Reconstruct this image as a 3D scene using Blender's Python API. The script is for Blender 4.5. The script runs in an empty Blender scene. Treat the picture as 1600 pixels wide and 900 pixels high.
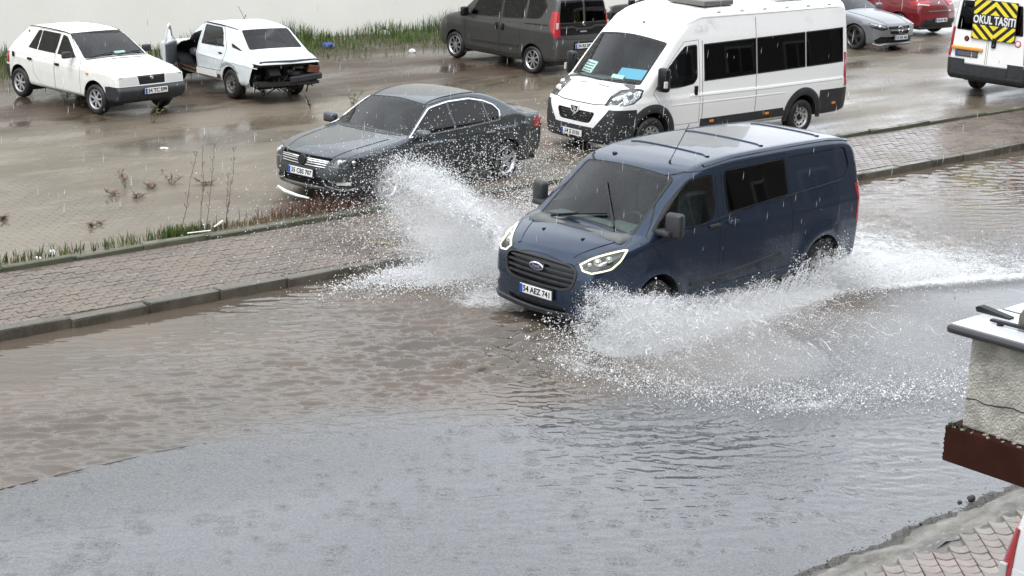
import bpy, bmesh, math, random
import numpy as np
from mathutils import Vector, Matrix
random.seed(7); RNG=np.random.default_rng(7)
R=math.radians
C=bpy.context.scene.collection

# ---------------- camera ----------------
FPX,PITCH,ROLL,CAMH=2700.0,0.27104512,0.03844513,5.799286
cam=bpy.data.cameras.new('camera'); camo=bpy.data.objects.new('camera',cam); C.objects.link(camo)
fw=Vector((0,math.cos(PITCH),-math.sin(PITCH))); rt=Vector((1,0,0)); dn=Vector((0,-math.sin(PITCH),-math.cos(PITCH)))
# (u,v) = rotation of the level image by ROLL
r2=rt*math.cos(ROLL)-dn*math.sin(ROLL)
d2=rt*math.sin(ROLL)+dn*math.cos(ROLL)
M=Matrix((( r2.x,-d2.x,-fw.x,0),(r2.y,-d2.y,-fw.y,0),(r2.z,-d2.z,-fw.z,CAMH),(0,0,0,1)))
camo.matrix_world=M
cam.sensor_width=36; cam.lens=36*FPX/1600; cam.clip_start=.1; cam.clip_end=2000
bpy.context.scene.camera=camo

# ---------------- sky, sun, exposure ----------------
SUN_EL,SUN_ROT=R(58),R(200)
W=bpy.data.worlds.new('World'); bpy.context.scene.world=W; W.use_nodes=True
nt=W.node_tree; nt.nodes.clear()
def wn(t,**k):
    n=nt.nodes.new(t)
    for a,b in k.items(): setattr(n,a,b)
    return n
sky=wn('ShaderNodeTexSky',sky_type='NISHITA',sun_disc=False,sun_elevation=SUN_EL,sun_rotation=SUN_ROT,air_density=1.5,dust_density=3.0)
hs=wn('ShaderNodeHueSaturation'); hs.inputs['Saturation'].default_value=.35
# closed cloud deck: even grey-white, a little brighter overhead, soft cloud structure
tc=wn('ShaderNodeTexCoord'); nz=wn('ShaderNodeTexNoise'); nz.inputs['Scale'].default_value=2.8; nz.inputs['Detail'].default_value=5
rp=wn('ShaderNodeValToRGB'); rp.color_ramp.elements[0].position=.3; rp.color_ramp.elements[1].position=.72
rp.color_ramp.elements[0].color=(5.6,5.95,6.5,1); rp.color_ramp.elements[1].color=(10.2,10.5,10.9,1)
sx=wn('ShaderNodeSeparateXYZ'); ma=wn('ShaderNodeMath',operation='MULTIPLY_ADD'); ma.inputs[1].default_value=.12; ma.inputs[2].default_value=.95
vm=wn('ShaderNodeVectorMath',operation='SCALE'); mx=wn('ShaderNodeMix',data_type='RGBA'); mx.inputs['Factor'].default_value=.8
bg=wn('ShaderNodeBackground'); bg.inputs['Strength'].default_value=.13; wo=wn('ShaderNodeOutputWorld')
L=nt.links.new
L(sky.outputs[0],hs.inputs['Color']); L(tc.outputs['Generated'],nz.inputs['Vector']); L(nz.outputs['Fac'],rp.inputs['Fac'])
L(tc.outputs['Generated'],sx.inputs[0]); L(sx.outputs['Z'],ma.inputs[0]); L(rp.outputs['Color'],vm.inputs[0]); L(ma.outputs[0],vm.inputs['Scale'])
L(hs.outputs['Color'],mx.inputs['A']); L(vm.outputs[0],mx.inputs['B']); L(mx.outputs['Result'],bg.inputs['Color']); L(bg.outputs[0],wo.inputs[0])
sl=bpy.data.lights.new('sun','SUN'); sl.energy=.9; sl.angle=R(25); sl.color=(1,.97,.93)
so=bpy.data.objects.new('sun',sl); C.objects.link(so); so.rotation_euler=(R(90)-SUN_EL,0,R(180)-SUN_ROT)
sc=bpy.context.scene; sc.view_settings.view_transform='Standard'; sc.view_settings.look='None'; sc.view_settings.exposure=1.0; sc.view_settings.gamma=1
sc.render.engine='CYCLES'
try:
    sc.cycles.max_bounces=10; sc.cycles.volume_bounces=2; sc.cycles.transparent_max_bounces=24; sc.cycles.use_denoising=True
    sc.cycles.caustics_reflective=False; sc.cycles.caustics_refractive=False; sc.cycles.sample_clamp_indirect=6
except Exception: pass

# ---------------- road frame: s along the kerb, t across it ----------------
RA=R(43); RC,RS=math.cos(RA),math.sin(RA)
def st(s,t,z=0): return Vector((s*RC-t*RS,s*RS+t*RC,z))
WATER=-.12

# ---------------- helpers ----------------
def mat(name,base=(.5,.5,.5),rough=.5,metal=0,coat=0,spec=.5,emit=None,es=0,nscale=None,namt=.15,rvar=0,bump=0,bscale=40,inner=None,trans=0,ior=1.45,coord='Object',dist=.01):
    m=bpy.data.materials.new(name); m.use_nodes=True; t=m.node_tree; n=t.nodes; b=n['Principled BSDF']; l=t.links.new
    b.inputs['Base Color'].default_value=(*base,1); b.inputs['Roughness'].default_value=rough; b.inputs['Metallic'].default_value=metal
    b.inputs['Coat Weight'].default_value=coat; b.inputs['Coat Roughness'].default_value=.04; b.inputs['Coat IOR'].default_value=1.5; b.inputs['Specular IOR Level'].default_value=spec
    b.inputs['Transmission Weight'].default_value=trans; b.inputs['IOR'].default_value=ior
    if emit: b.inputs['Emission Color'].default_value=(*emit,1); b.inputs['Emission Strength'].default_value=es
    tcx=n.new('ShaderNodeTexCoord')
    if nscale:
        no=n.new('ShaderNodeTexNoise'); no.inputs['Scale'].default_value=nscale; no.inputs['Detail'].default_value=6; l(tcx.outputs[coord],no.inputs['Vector'])
        r=n.new('ShaderNodeValToRGB'); r.color_ramp.elements[0].position=.3; r.color_ramp.elements[1].position=.7
        r.color_ramp.elements[0].color=(*[c*(1-namt) for c in base],1); r.color_ramp.elements[1].color=(*[min(1,c*(1+namt)) for c in base],1)
        l(no.outputs['Fac'],r.inputs['Fac']); l(r.outputs['Color'],b.inputs['Base Color'])
        if rvar:
            q=n.new('ShaderNodeMapRange'); q.inputs['To Min'].default_value=max(0,rough-rvar); q.inputs['To Max'].default_value=rough+rvar
            l(no.outputs['Fac'],q.inputs['Value']); l(q.outputs[0],b.inputs['Roughness'])
    if bump:
        nb=n.new('ShaderNodeTexNoise'); nb.inputs['Scale'].default_value=bscale; nb.inputs['Detail'].default_value=4; l(tcx.outputs[coord],nb.inputs['Vector'])
        bu=n.new('ShaderNodeBump'); bu.inputs['Strength'].default_value=bump; bu.inputs['Distance'].default_value=dist
        l(nb.outputs['Fac'],bu.inputs['Height']); l(bu.outputs[0],b.inputs['Normal'])
    if inner:
        ge=n.new('ShaderNodeNewGeometry'); df=n.new('ShaderNodeBsdfDiffuse'); df.inputs['Color'].default_value=(*inner,1)
        ms=n.new('ShaderNodeMixShader'); l(ge.outputs['Backfacing'],ms.inputs['Fac']); l(b.outputs[0],ms.inputs[1]); l(df.outputs[0],ms.inputs[2])
        l(ms.outputs[0],n['Material Output'].inputs['Surface'])
    return m
def glass(name,tint,rough=.02,ior=1.7):
    m=bpy.data.materials.new(name); m.use_nodes=True; t=m.node_tree; n=t.nodes; l=t.links.new; n.remove(n['Principled BSDF'])
    tr=n.new('ShaderNodeBsdfTransparent'); tr.inputs['Color'].default_value=(*tint,1)
    gl=n.new('ShaderNodeBsdfGlossy'); gl.inputs['Roughness'].default_value=rough; gl.inputs['Color'].default_value=(1,1,1,1)
    fr=n.new('ShaderNodeFresnel'); fr.inputs['IOR'].default_value=ior
    ms=n.new('ShaderNodeMixShader'); l(fr.outputs[0],ms.inputs['Fac']); l(tr.outputs[0],ms.inputs[1]); l(gl.outputs[0],ms.inputs[2])
    l(ms.outputs[0],n['Material Output'].inputs['Surface']); return m
def mesh_obj(name,me,parent=None,loc=None):
    o=bpy.data.objects.new(name,me); C.objects.link(o)
    if parent is not None: o.parent=parent
    if loc is not None: o.location=loc
    return o
def obj(name,bm,m,parent=None,smooth=False,angle=40,loc=None):
    me=bpy.data.meshes.new(name); bm.normal_update(); bm.to_mesh(me); bm.free()
    for x in (m if isinstance(m,(list,tuple)) else [m]): me.materials.append(x)
    if smooth:
        me.polygons.foreach_set('use_smooth',[True]*len(me.polygons))
        me.set_sharp_from_angle(angle=R(angle))
    return mesh_obj(name,me,parent,loc)
def pydata(name,V,Fc,m,parent=None,smooth=False):
    me=bpy.data.meshes.new(name); me.from_pydata([tuple(v) for v in V],[],[tuple(f) for f in Fc]); me.update()
    for x in (m if isinstance(m,(list,tuple)) else [m]): me.materials.append(x)
    if smooth: me.polygons.foreach_set('use_smooth',[True]*len(me.polygons))
    return mesh_obj(name,me,parent)
def fastmesh(name,V,Q,m,parent=None,smooth=True,attrs={}):
    """numpy mesh of equal-sized faces with float point attributes"""
    me=bpy.data.meshes.new(name); V=np.asarray(V,np.float32); Q=np.asarray(Q,np.int32); k=Q.shape[1]
    me.vertices.add(len(V)); me.vertices.foreach_set('co',V.ravel()); me.loops.add(Q.size); me.polygons.add(len(Q))
    me.loops.foreach_set('vertex_index',Q.ravel()); me.polygons.foreach_set('loop_start',np.arange(0,Q.size,k,dtype=np.int32))
    me.update(calc_edges=True)
    if smooth: me.polygons.foreach_set('use_smooth',[True]*len(me.polygons))
    for n,a in attrs.items(): me.attributes.new(n,'FLOAT','POINT').data.foreach_set('value',np.asarray(a,np.float32))
    for x in (m if isinstance(m,(list,tuple)) else [m]): me.materials.append(x)
    return mesh_obj(name,me,parent)
def tag(o,label=None,cat=None,group=None,kind=None):
    if label: o['label']=label
    if cat: o['category']=cat
    if group: o['group']=group
    if kind: o['kind']=kind
    return o
def thing(name,label,cat,loc=(0,0,0),rz=0,group=None):
    o=bpy.data.objects.new(name,None); C.objects.link(o); o.location=loc; o.rotation_euler=(0,0,rz); o.empty_display_size=.2
    return tag(o,label,cat,group)
def bx(bm,c,s,rot=None,bev=0,seg=2):
    r=bmesh.ops.create_cube(bm,size=1); vs=r['verts']
    bmesh.ops.scale(bm,vec=s,verts=vs)
    if bev:
        es=list({e for v in vs for e in v.link_edges})
        rr=bmesh.ops.bevel(bm,geom=es,offset=bev,segments=seg,affect='EDGES',profile=.5); vs=list({v for f in rr['faces'] for v in f.verts}|{v for v in vs if v.is_valid})
    if rot is not None: bmesh.ops.rotate(bm,cent=(0,0,0),matrix=rot,verts=vs)
    bmesh.ops.translate(bm,vec=c,verts=vs); return vs
def box(c,s,rot=None,bev=0,seg=2):
    bm=bmesh.new(); bx(bm,c,s,rot,bev,seg); return bm
def tube(bm,pts,r,n=8,cap=True):
    pts=[Vector(p) for p in pts]; rs=r if isinstance(r,(list,tuple)) else [r]*len(pts); rings=[]; up=None
    for i,p in enumerate(pts):
        tdir=(pts[min(i+1,len(pts)-1)]-pts[max(i-1,0)]).normalized()
        a=tdir.cross(Vector((0,0,1))) if up is None else up-tdir*up.dot(tdir)
        if a.length<1e-4: a=tdir.cross(Vector((0,1,0)))
        a.normalize(); up=a; b=tdir.cross(a)
        rings.append([bm.verts.new(p+(a*math.cos(2*math.pi*k/n)+b*math.sin(2*math.pi*k/n))*rs[i]) for k in range(n)])
    for A,B in zip(rings,rings[1:]):
        for k in range(n): bm.faces.new((A[k],A[(k+1)%n],B[(k+1)%n],B[k]))
    if cap:
        bm.faces.new(list(reversed(rings[0]))); bm.faces.new(rings[-1])
def lathe(bm,prof,n=32,axis='y',c=(0,0,0)):
    rings=[]; c=Vector(c)
    for r,h in prof:
        ring=[]
        for k in range(n):
            a=2*math.pi*k/n; u,v=r*math.cos(a),r*math.sin(a)
            ring.append(bm.verts.new(c+(Vector((u,h,v)) if axis=='y' else Vector((u,v,h)) if axis=='z' else Vector((h,u,v)))))
        rings.append(ring)
    for A,B in zip(rings,rings[1:]):
        for k in range(n): bm.faces.new((A[k],A[(k+1)%n],B[(k+1)%n],B[k]))
    return rings
def prism(bm,poly,d0,d1,axis='x'):
    """poly of 2-D points extruded between d0 and d1 along axis"""
    f={'x':lambda a,b,d:(d,a,b),'y':lambda a,b,d:(a,d,b),'z':lambda a,b,d:(a,b,d)}[axis]
    A=[bm.verts.new(f(a,b,d0)) for a,b in poly]; B=[bm.verts.new(f(a,b,d1)) for a,b in poly]; n=len(poly)
    fs=[bm.faces.new(A),bm.faces.new(list(reversed(B)))]+[bm.faces.new((A[i],B[i],B[(i+1)%n],A[(i+1)%n])) for i in range(n)]
    bmesh.ops.recalc_face_normals(bm,faces=fs)
_txt={}
def text_mesh(body,size,bold=.0,ext=.001):
    c=bpy.data.curves.new('lettering','FONT'); c.body=body; c.size=size; c.align_x='CENTER'; c.align_y='CENTER'; c.extrude=ext; c.offset=bold; c.resolution_u=2
    o=bpy.data.objects.new('tmp',c); C.objects.link(o); bpy.context.view_layer.update()
    me=bpy.data.meshes.new_from_object(o.evaluated_get(bpy.context.evaluated_depsgraph_get())); bpy.data.objects.remove(o); bpy.data.curves.remove(c); me.name='lettering'
    return me
# ---------- car solids: side outline swept over a plan width ----------
def crom(pts, n=4):
    """Closed Catmull-Rom through (x, z[, 1=sharp]) points."""
    P=[np.array(q[:2],float) for q in pts]; S=[len(q)>2 for q in pts]; N=len(P); out=[]
    for i in range(N):
        a,b,c,d=P[i-1],P[i],P[(i+1)%N],P[(i+2)%N]
        t0=(c-a)*.5; t1=(d-b)*.5; L=np.linalg.norm(c-b)
        for t in (0,1):
            pass
        l0=np.linalg.norm(t0)+1e-9; l1=np.linalg.norm(t1)+1e-9
        t0=t0*min(1,L/l0); t1=t1*min(1,L/l1)
        if S[i]: t0=(c-b)
        if S[(i+1)%N]: t1=(c-b)
        for k in range(n):
            u=k/n; u2=u*u; u3=u2*u
            out.append((2*u3-3*u2+1)*b+(u3-2*u2+u)*t0+(-2*u3+3*u2)*c+(u3-u2)*t1)
    return np.array(out)
def poly_sdf(V,x,z):
    A=V; B=np.roll(V,-1,0); d2=np.full(x.shape,1e9); s=np.ones(x.shape)
    for (ax,az),(bx,bz) in zip(A,B):
        ex,ez=bx-ax,bz-az; wx,wz=x-ax,z-az
        t=np.clip((wx*ex+wz*ez)/(ex*ex+ez*ez+1e-12),0,1)
        d2=np.minimum(d2,(wx-ex*t)**2+(wz-ez*t)**2)
        c1=z>=az; c2=z<bz; c3=ex*wz>ez*wx
        s=np.where((c1&c2&c3)|(~c1&~c2&~c3),-s,s)
    return s*np.sqrt(d2)
def smax(a,b,k):
    h=np.maximum(k-np.abs(a-b),0)
    return np.maximum(a,b)+h*h/(4*k)
class Solid:
    def __init__(s,side,W,ins,k=.07,cf=.15,cr=.08,crown=.04,wedge=0,arches=(),xm=(-2.2,-.2)):
        s.V=crom(side); s.W=np.array(W,float); s.ins=np.array(ins,float)
        o=np.argsort(s.W[:,0]); s.W=s.W[o]
        s.k,s.cf,s.cr,s.crown,s.wedge,s.arches,s.xm=k,cf,cr,crown,wedge,arches,xm
        # the outline's distance field is tabulated once and read back bicubically
        s.g=.02; s.o=s.V.min(0)-.5; n=np.ceil((s.V.max(0)+.6-s.o)/s.g).astype(int)
        X,Z=np.meshgrid(s.o[0]+s.g*np.arange(n[0]),s.o[1]+s.g*np.arange(n[1]),indexing='ij'); s.T=poly_sdf(s.V,X,Z)
    def side(s,x,z):
        u=np.clip((x-s.o[0])/s.g,1,s.T.shape[0]-3.001); v=np.clip((z-s.o[1])/s.g,1,s.T.shape[1]-3.001)
        i=u.astype(int); j=v.astype(int); a=u-i; b=v-j
        def wts(t): return ((1-t)**3/6,(3*t**3-6*t*t+4)/6,(-3*t**3+3*t*t+3*t+1)/6,t**3/6)
        A=wts(a); B=wts(b); r=0; m=s.T.shape[1]; f=s.T.ravel(); q=i*m+j
        for p in range(4):
            c=0
            for k in range(4): c=c+B[k]*f[q+(p-1)*m+(k-1)]
            r=r+A[p]*c
        return r
    def __call__(s,P):
        x,y,z=P[...,0],P[...,1],P[...,2]; ay=np.abs(y)
        w=np.clip((x-s.xm[0])/(s.xm[1]-s.xm[0]),0,1); w=w*w*(3-2*w)
        bow=(s.cf*w-s.cr*(1-w))*y*y
        a=s.side(x+bow,z+s.crown*y*y*np.clip((z-.5)/.4,0,1))
        W=np.interp(x,s.W[:,0],s.W[:,1])-np.interp(z+s.wedge*x,s.ins[:,0],s.ins[:,1])
        for ax,az,r,h,wd in s.arches:
            d=np.sqrt((x-ax)**2+(z-az)**2)-r
            W=W+h*np.exp(-(np.maximum(d,0)/wd)**2)*(d>-.15)
        return smax(a,ay-W,s.k)
    def grad(s,P,e=.004):
        G=np.stack([s(P+np.eye(3)[i]*e)-s(P-np.eye(3)[i]*e) for i in range(3)],-1)/(2*e)
        return G
    def snap(s,P,it=4):
        for _ in range(it):
            G=s.grad(P); P=P-G*(s(P)/(np.sum(G*G,-1)+1e-6))[...,None]*.95
        return P
SOL={}
SOL['van']=Solid([(1.00,.26),(1.05,.42),(1.06,.60),(1.04,.80),(1.0,.93),(.90,1.04),(.70,1.13),(.50,1.19),(.32,1.25,1),(-.02,1.52),(-.42,1.81),(-.62,1.90),(-.95,1.965),(-1.6,2.0),(-2.8,2.0),(-3.6,1.98),(-3.95,1.95),(-4.10,1.88),(-4.18,1.7),(-4.24,1.2),(-4.27,.7),(-4.26,.5),(-4.2,.36),(-4.0,.30),(-2,.27),(.6,.24)],
 [(-4.3,.86),(-4.1,.93),(-3.6,.965),(-2,.985),(-.3,.985),(.3,.965),(.7,.91),(.95,.81),(1.1,.70)],
 [(.2,.07),(.35,.03),(.55,.02),(.9,0),(1.15,0),(1.22,.018),(1.35,.045),(1.8,.14),(1.93,.19),(2.1,.25)],k=.09,cf=.185,cr=.05,crown=.035,arches=((0,.34,.44,.025,.12),(-3.3,.34,.46,.03,.12)))
SOL['sedan']=Solid([(.86,.20),(.93,.34),(.955,.50),(.93,.66),(.86,.745,1),(.6,.83),(.2,.90),(-.2,.95),(-.42,.985,1),(-.75,1.18),(-1.05,1.345),(-1.25,1.405),(-1.6,1.45),(-2.0,1.455),(-2.4,1.41),(-2.75,1.30),(-3.1,1.13),(-3.3,1.06),(-3.5,1.04),(-3.72,1.02,1),(-3.78,.95),(-3.80,.75),(-3.83,.55),(-3.78,.35),(-3.6,.26),(-2.4,.20),(-.4,.19)],
 [(-3.85,.70),(-3.6,.82),(-3.2,.885),(-2.4,.91),(-.6,.91),(0,.905),(.4,.87),(.7,.78),(.98,.62)],
 [(.15,.09),(.3,.03),(.5,.01),(.68,0),(.78,0),(.80,.012),(.95,.05),(1.0,.075),(1.38,.30),(1.5,.38)],k=.07,cf=.2,cr=.12,crown=.05,wedge=.026,arches=((0,.31,.36,.015,.08),(-2.712,.31,.36,.015,.08)))
BUS=[(.88,.22),(.94,.35),(.95,.55),(.93,.75),(.88,.90,1),(.70,1.06),(.45,1.20),(.30,1.28,1),(-.05,1.66),(-.40,2.02,1),(-.62,2.2),(-.9,2.37),(-1.3,2.48),(-1.7,2.52),(-4,2.54),(-5.1,2.53),(-5.33,2.46),(-5.40,2.2),(-5.42,1.2),(-5.43,.5),(-5.35,.38),(-4.8,.35),(-2,.33)]
SOL['bus']=Solid(BUS,[(-5.45,.95),(-5.2,1.0),(-4.8,1.02),(-.8,1.025),(0,1.02),(.4,.98),(.7,.90),(.98,.78)],
 [(.2,.06),(.4,.02),(.8,0),(.95,0),(1.05,.02),(1.3,.03),(2.0,.11),(2.36,.17),(2.4,.19),(2.6,.30)],k=.10,cf=.14,cr=.03,crown=.03)
SOL['hatch']=Solid([(.66,.30),(.74,.42),(.75,.52),(.70,.57,1),(.69,.62),(.66,.77,1),(.3,.87),(-.1,.94),(-.38,.985,1),(-.75,1.22),(-1.05,1.375),(-1.2,1.41),(-1.6,1.43),(-2.1,1.42),(-2.35,1.40,1),(-2.6,1.22),(-2.85,.98),(-2.95,.90,1),(-2.99,.7),(-3.05,.55),(-3.06,.5),(-3.0,.36),(-2.8,.30),(-1,.28)],
 [(-3.1,.70),(-2.8,.77),(-2.4,.80),(-.2,.81),(.3,.80),(.75,.76)],[(.2,.06),(.35,.02),(.6,0),(.8,0),(.85,.015),(.98,.05),(1.40,.22),(1.5,.26)],k=.05,cf=.06,cr=.06,crown=.03)
SOL['wreck']=Solid([(.70,.35),(.78,.5),(.76,.75,1),(.5,.82),(0,.88),(-.45,.93,1),(-.78,1.2),(-1.0,1.35),(-1.2,1.40),(-1.7,1.425),(-2.2,1.40),(-2.45,1.36,1),(-2.75,1.15),(-3.0,.98,1),(-3.3,.90),(-3.48,.85,1),(-3.52,.7),(-3.45,.5),(-3.4,.38),(-3.2,.32),(-1,.28)],
 [(-3.6,.68),(-3.2,.74),(-2.4,.80),(-.2,.815),(.3,.80),(.8,.74)],[(.2,.08),(.4,.02),(.65,0),(.75,0),(.8,.02),(.95,.06),(1.38,.23),(1.5,.28)],k=.05,cf=.05,cr=.05,crown=.035)
SOL['mpv']=Solid([(.80,.25),(.87,.4),(.88,.6),(.84,.8,1),(.6,.98),(.2,1.10),(-.1,1.18,1),(-.5,1.5),(-.78,1.7),(-1.0,1.78),(-1.5,1.83),(-3.0,1.84),(-3.3,1.80),(-3.42,1.65),(-3.48,1.2),(-3.50,.9),(-3.55,.7),(-3.55,.45),(-3.45,.32),(-2.5,.25)],
 [(-3.6,.80),(-3.3,.88),(-2.8,.915),(-.2,.915),(.3,.89),(.6,.82),(.9,.68)],[(.2,.08),(.4,.02),(.8,0),(1.0,0),(1.15,.03),(1.75,.17),(1.9,.25)],k=.08,cf=.15,cr=.06,crown=.03)
SOL['silver']=Solid([(.72,.16),(.80,.25),(.82,.45),(.80,.62),(.74,.72,1),(.4,.83),(0,.90),(-.5,.96,1),(-1.0,1.22),(-1.35,1.36),(-1.8,1.40),(-2.4,1.36),(-2.9,1.2),(-3.3,1.05),(-3.75,.98,1),(-3.85,.8),(-3.85,.4),(-3.7,.25),(-2,.18)],
 [(-3.9,.7),(-3.4,.85),(-2.6,.905),(-.4,.90),(.2,.89),(.55,.80),(.85,.62)],[(.15,.05),(.3,.02),(.65,0),(.75,.02),(.95,.08),(1.35,.34)],k=.07,cf=.2,cr=.12,crown=.05)
SOL['red']=Solid([(.75,.25),(.83,.45),(.82,.65),(.75,.75,1),(.3,.88),(-.3,.98,1),(-1.0,1.38),(-1.4,1.46),(-2.2,1.46),(-2.8,1.38),(-3.05,1.30,1),(-3.2,1.05),(-3.3,.95),(-3.36,.8),(-3.40,.6),(-3.42,.45),(-3.3,.28),(-2,.2)],
 [(-3.5,.76),(-3.2,.84),(-2.6,.89),(-.3,.88),(.3,.86),(.85,.66)],[(.2,.06),(.35,.02),(.65,0),(.8,.015),(.95,.06),(1.45,.28)],k=.08,cf=.15,cr=.12,crown=.04)
# ---------- dual-contour style meshing of a solid ----------
def surfnet(F,lo,hi,h):
    n=[int(math.ceil((b-a)/h))+1 for a,b in zip(lo,hi)]
    ax=[lo[i]+h*np.arange(n[i]) for i in range(3)]
    G=np.stack(np.meshgrid(*ax,indexing='ij'),-1); S=F(G); ins=S<0
    acc=np.zeros((n[0]-1,n[1]-1,n[2]-1,3)); cnt=np.zeros((n[0]-1,n[1]-1,n[2]-1))
    for d in range(3):
        a=[slice(None)]*3; b=[slice(None)]*3; a[d]=slice(0,-1); b[d]=slice(1,None)
        A,B=S[tuple(a)],S[tuple(b)]; cr=(A<0)!=(B<0); t=np.where(cr,A/(A-B+1e-12),0); P=G[tuple(a)].copy(); P[...,d]+=t*h
        o=[k for k in range(3) if k!=d]
        for i in (0,1):
            for j in (0,1):
                src=[slice(None)]*3
                for k,q in zip(o,(i,j)): src[k]=slice(0,-1) if q==0 else slice(1,None)
                acc+=np.where(cr[tuple(src)][...,None],P[tuple(src)],0); cnt+=cr[tuple(src)]
    act=cnt>0; idx=-np.ones(act.shape,int); idx[act]=np.arange(act.sum()); V=acc[act]/cnt[act][:,None]
    Q=[]
    for d in range(3):
        a=[slice(1,-1)]*3; b=[slice(1,-1)]*3; a[d]=slice(0,-1); b[d]=slice(1,None)
        A,B=ins[tuple(a)],ins[tuple(b)]
        I=np.argwhere(A!=B)
        if not len(I): continue
        flip=A[A!=B]
        for k in range(3):
            if k!=d: I[:,k]+=1
        o=[(d+1)%3,(d+2)%3]; q=[]
        for (i,j) in ((-1,-1),(0,-1),(0,0),(-1,0)):
            J=I.copy(); J[:,o[0]]+=i; J[:,o[1]]+=j; q.append(idx[J[:,0],J[:,1],J[:,2]])
        q=np.stack(q,1); q[~flip]=q[~flip][:,::-1]; Q.append(q)
    return V,np.concatenate(Q)

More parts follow.
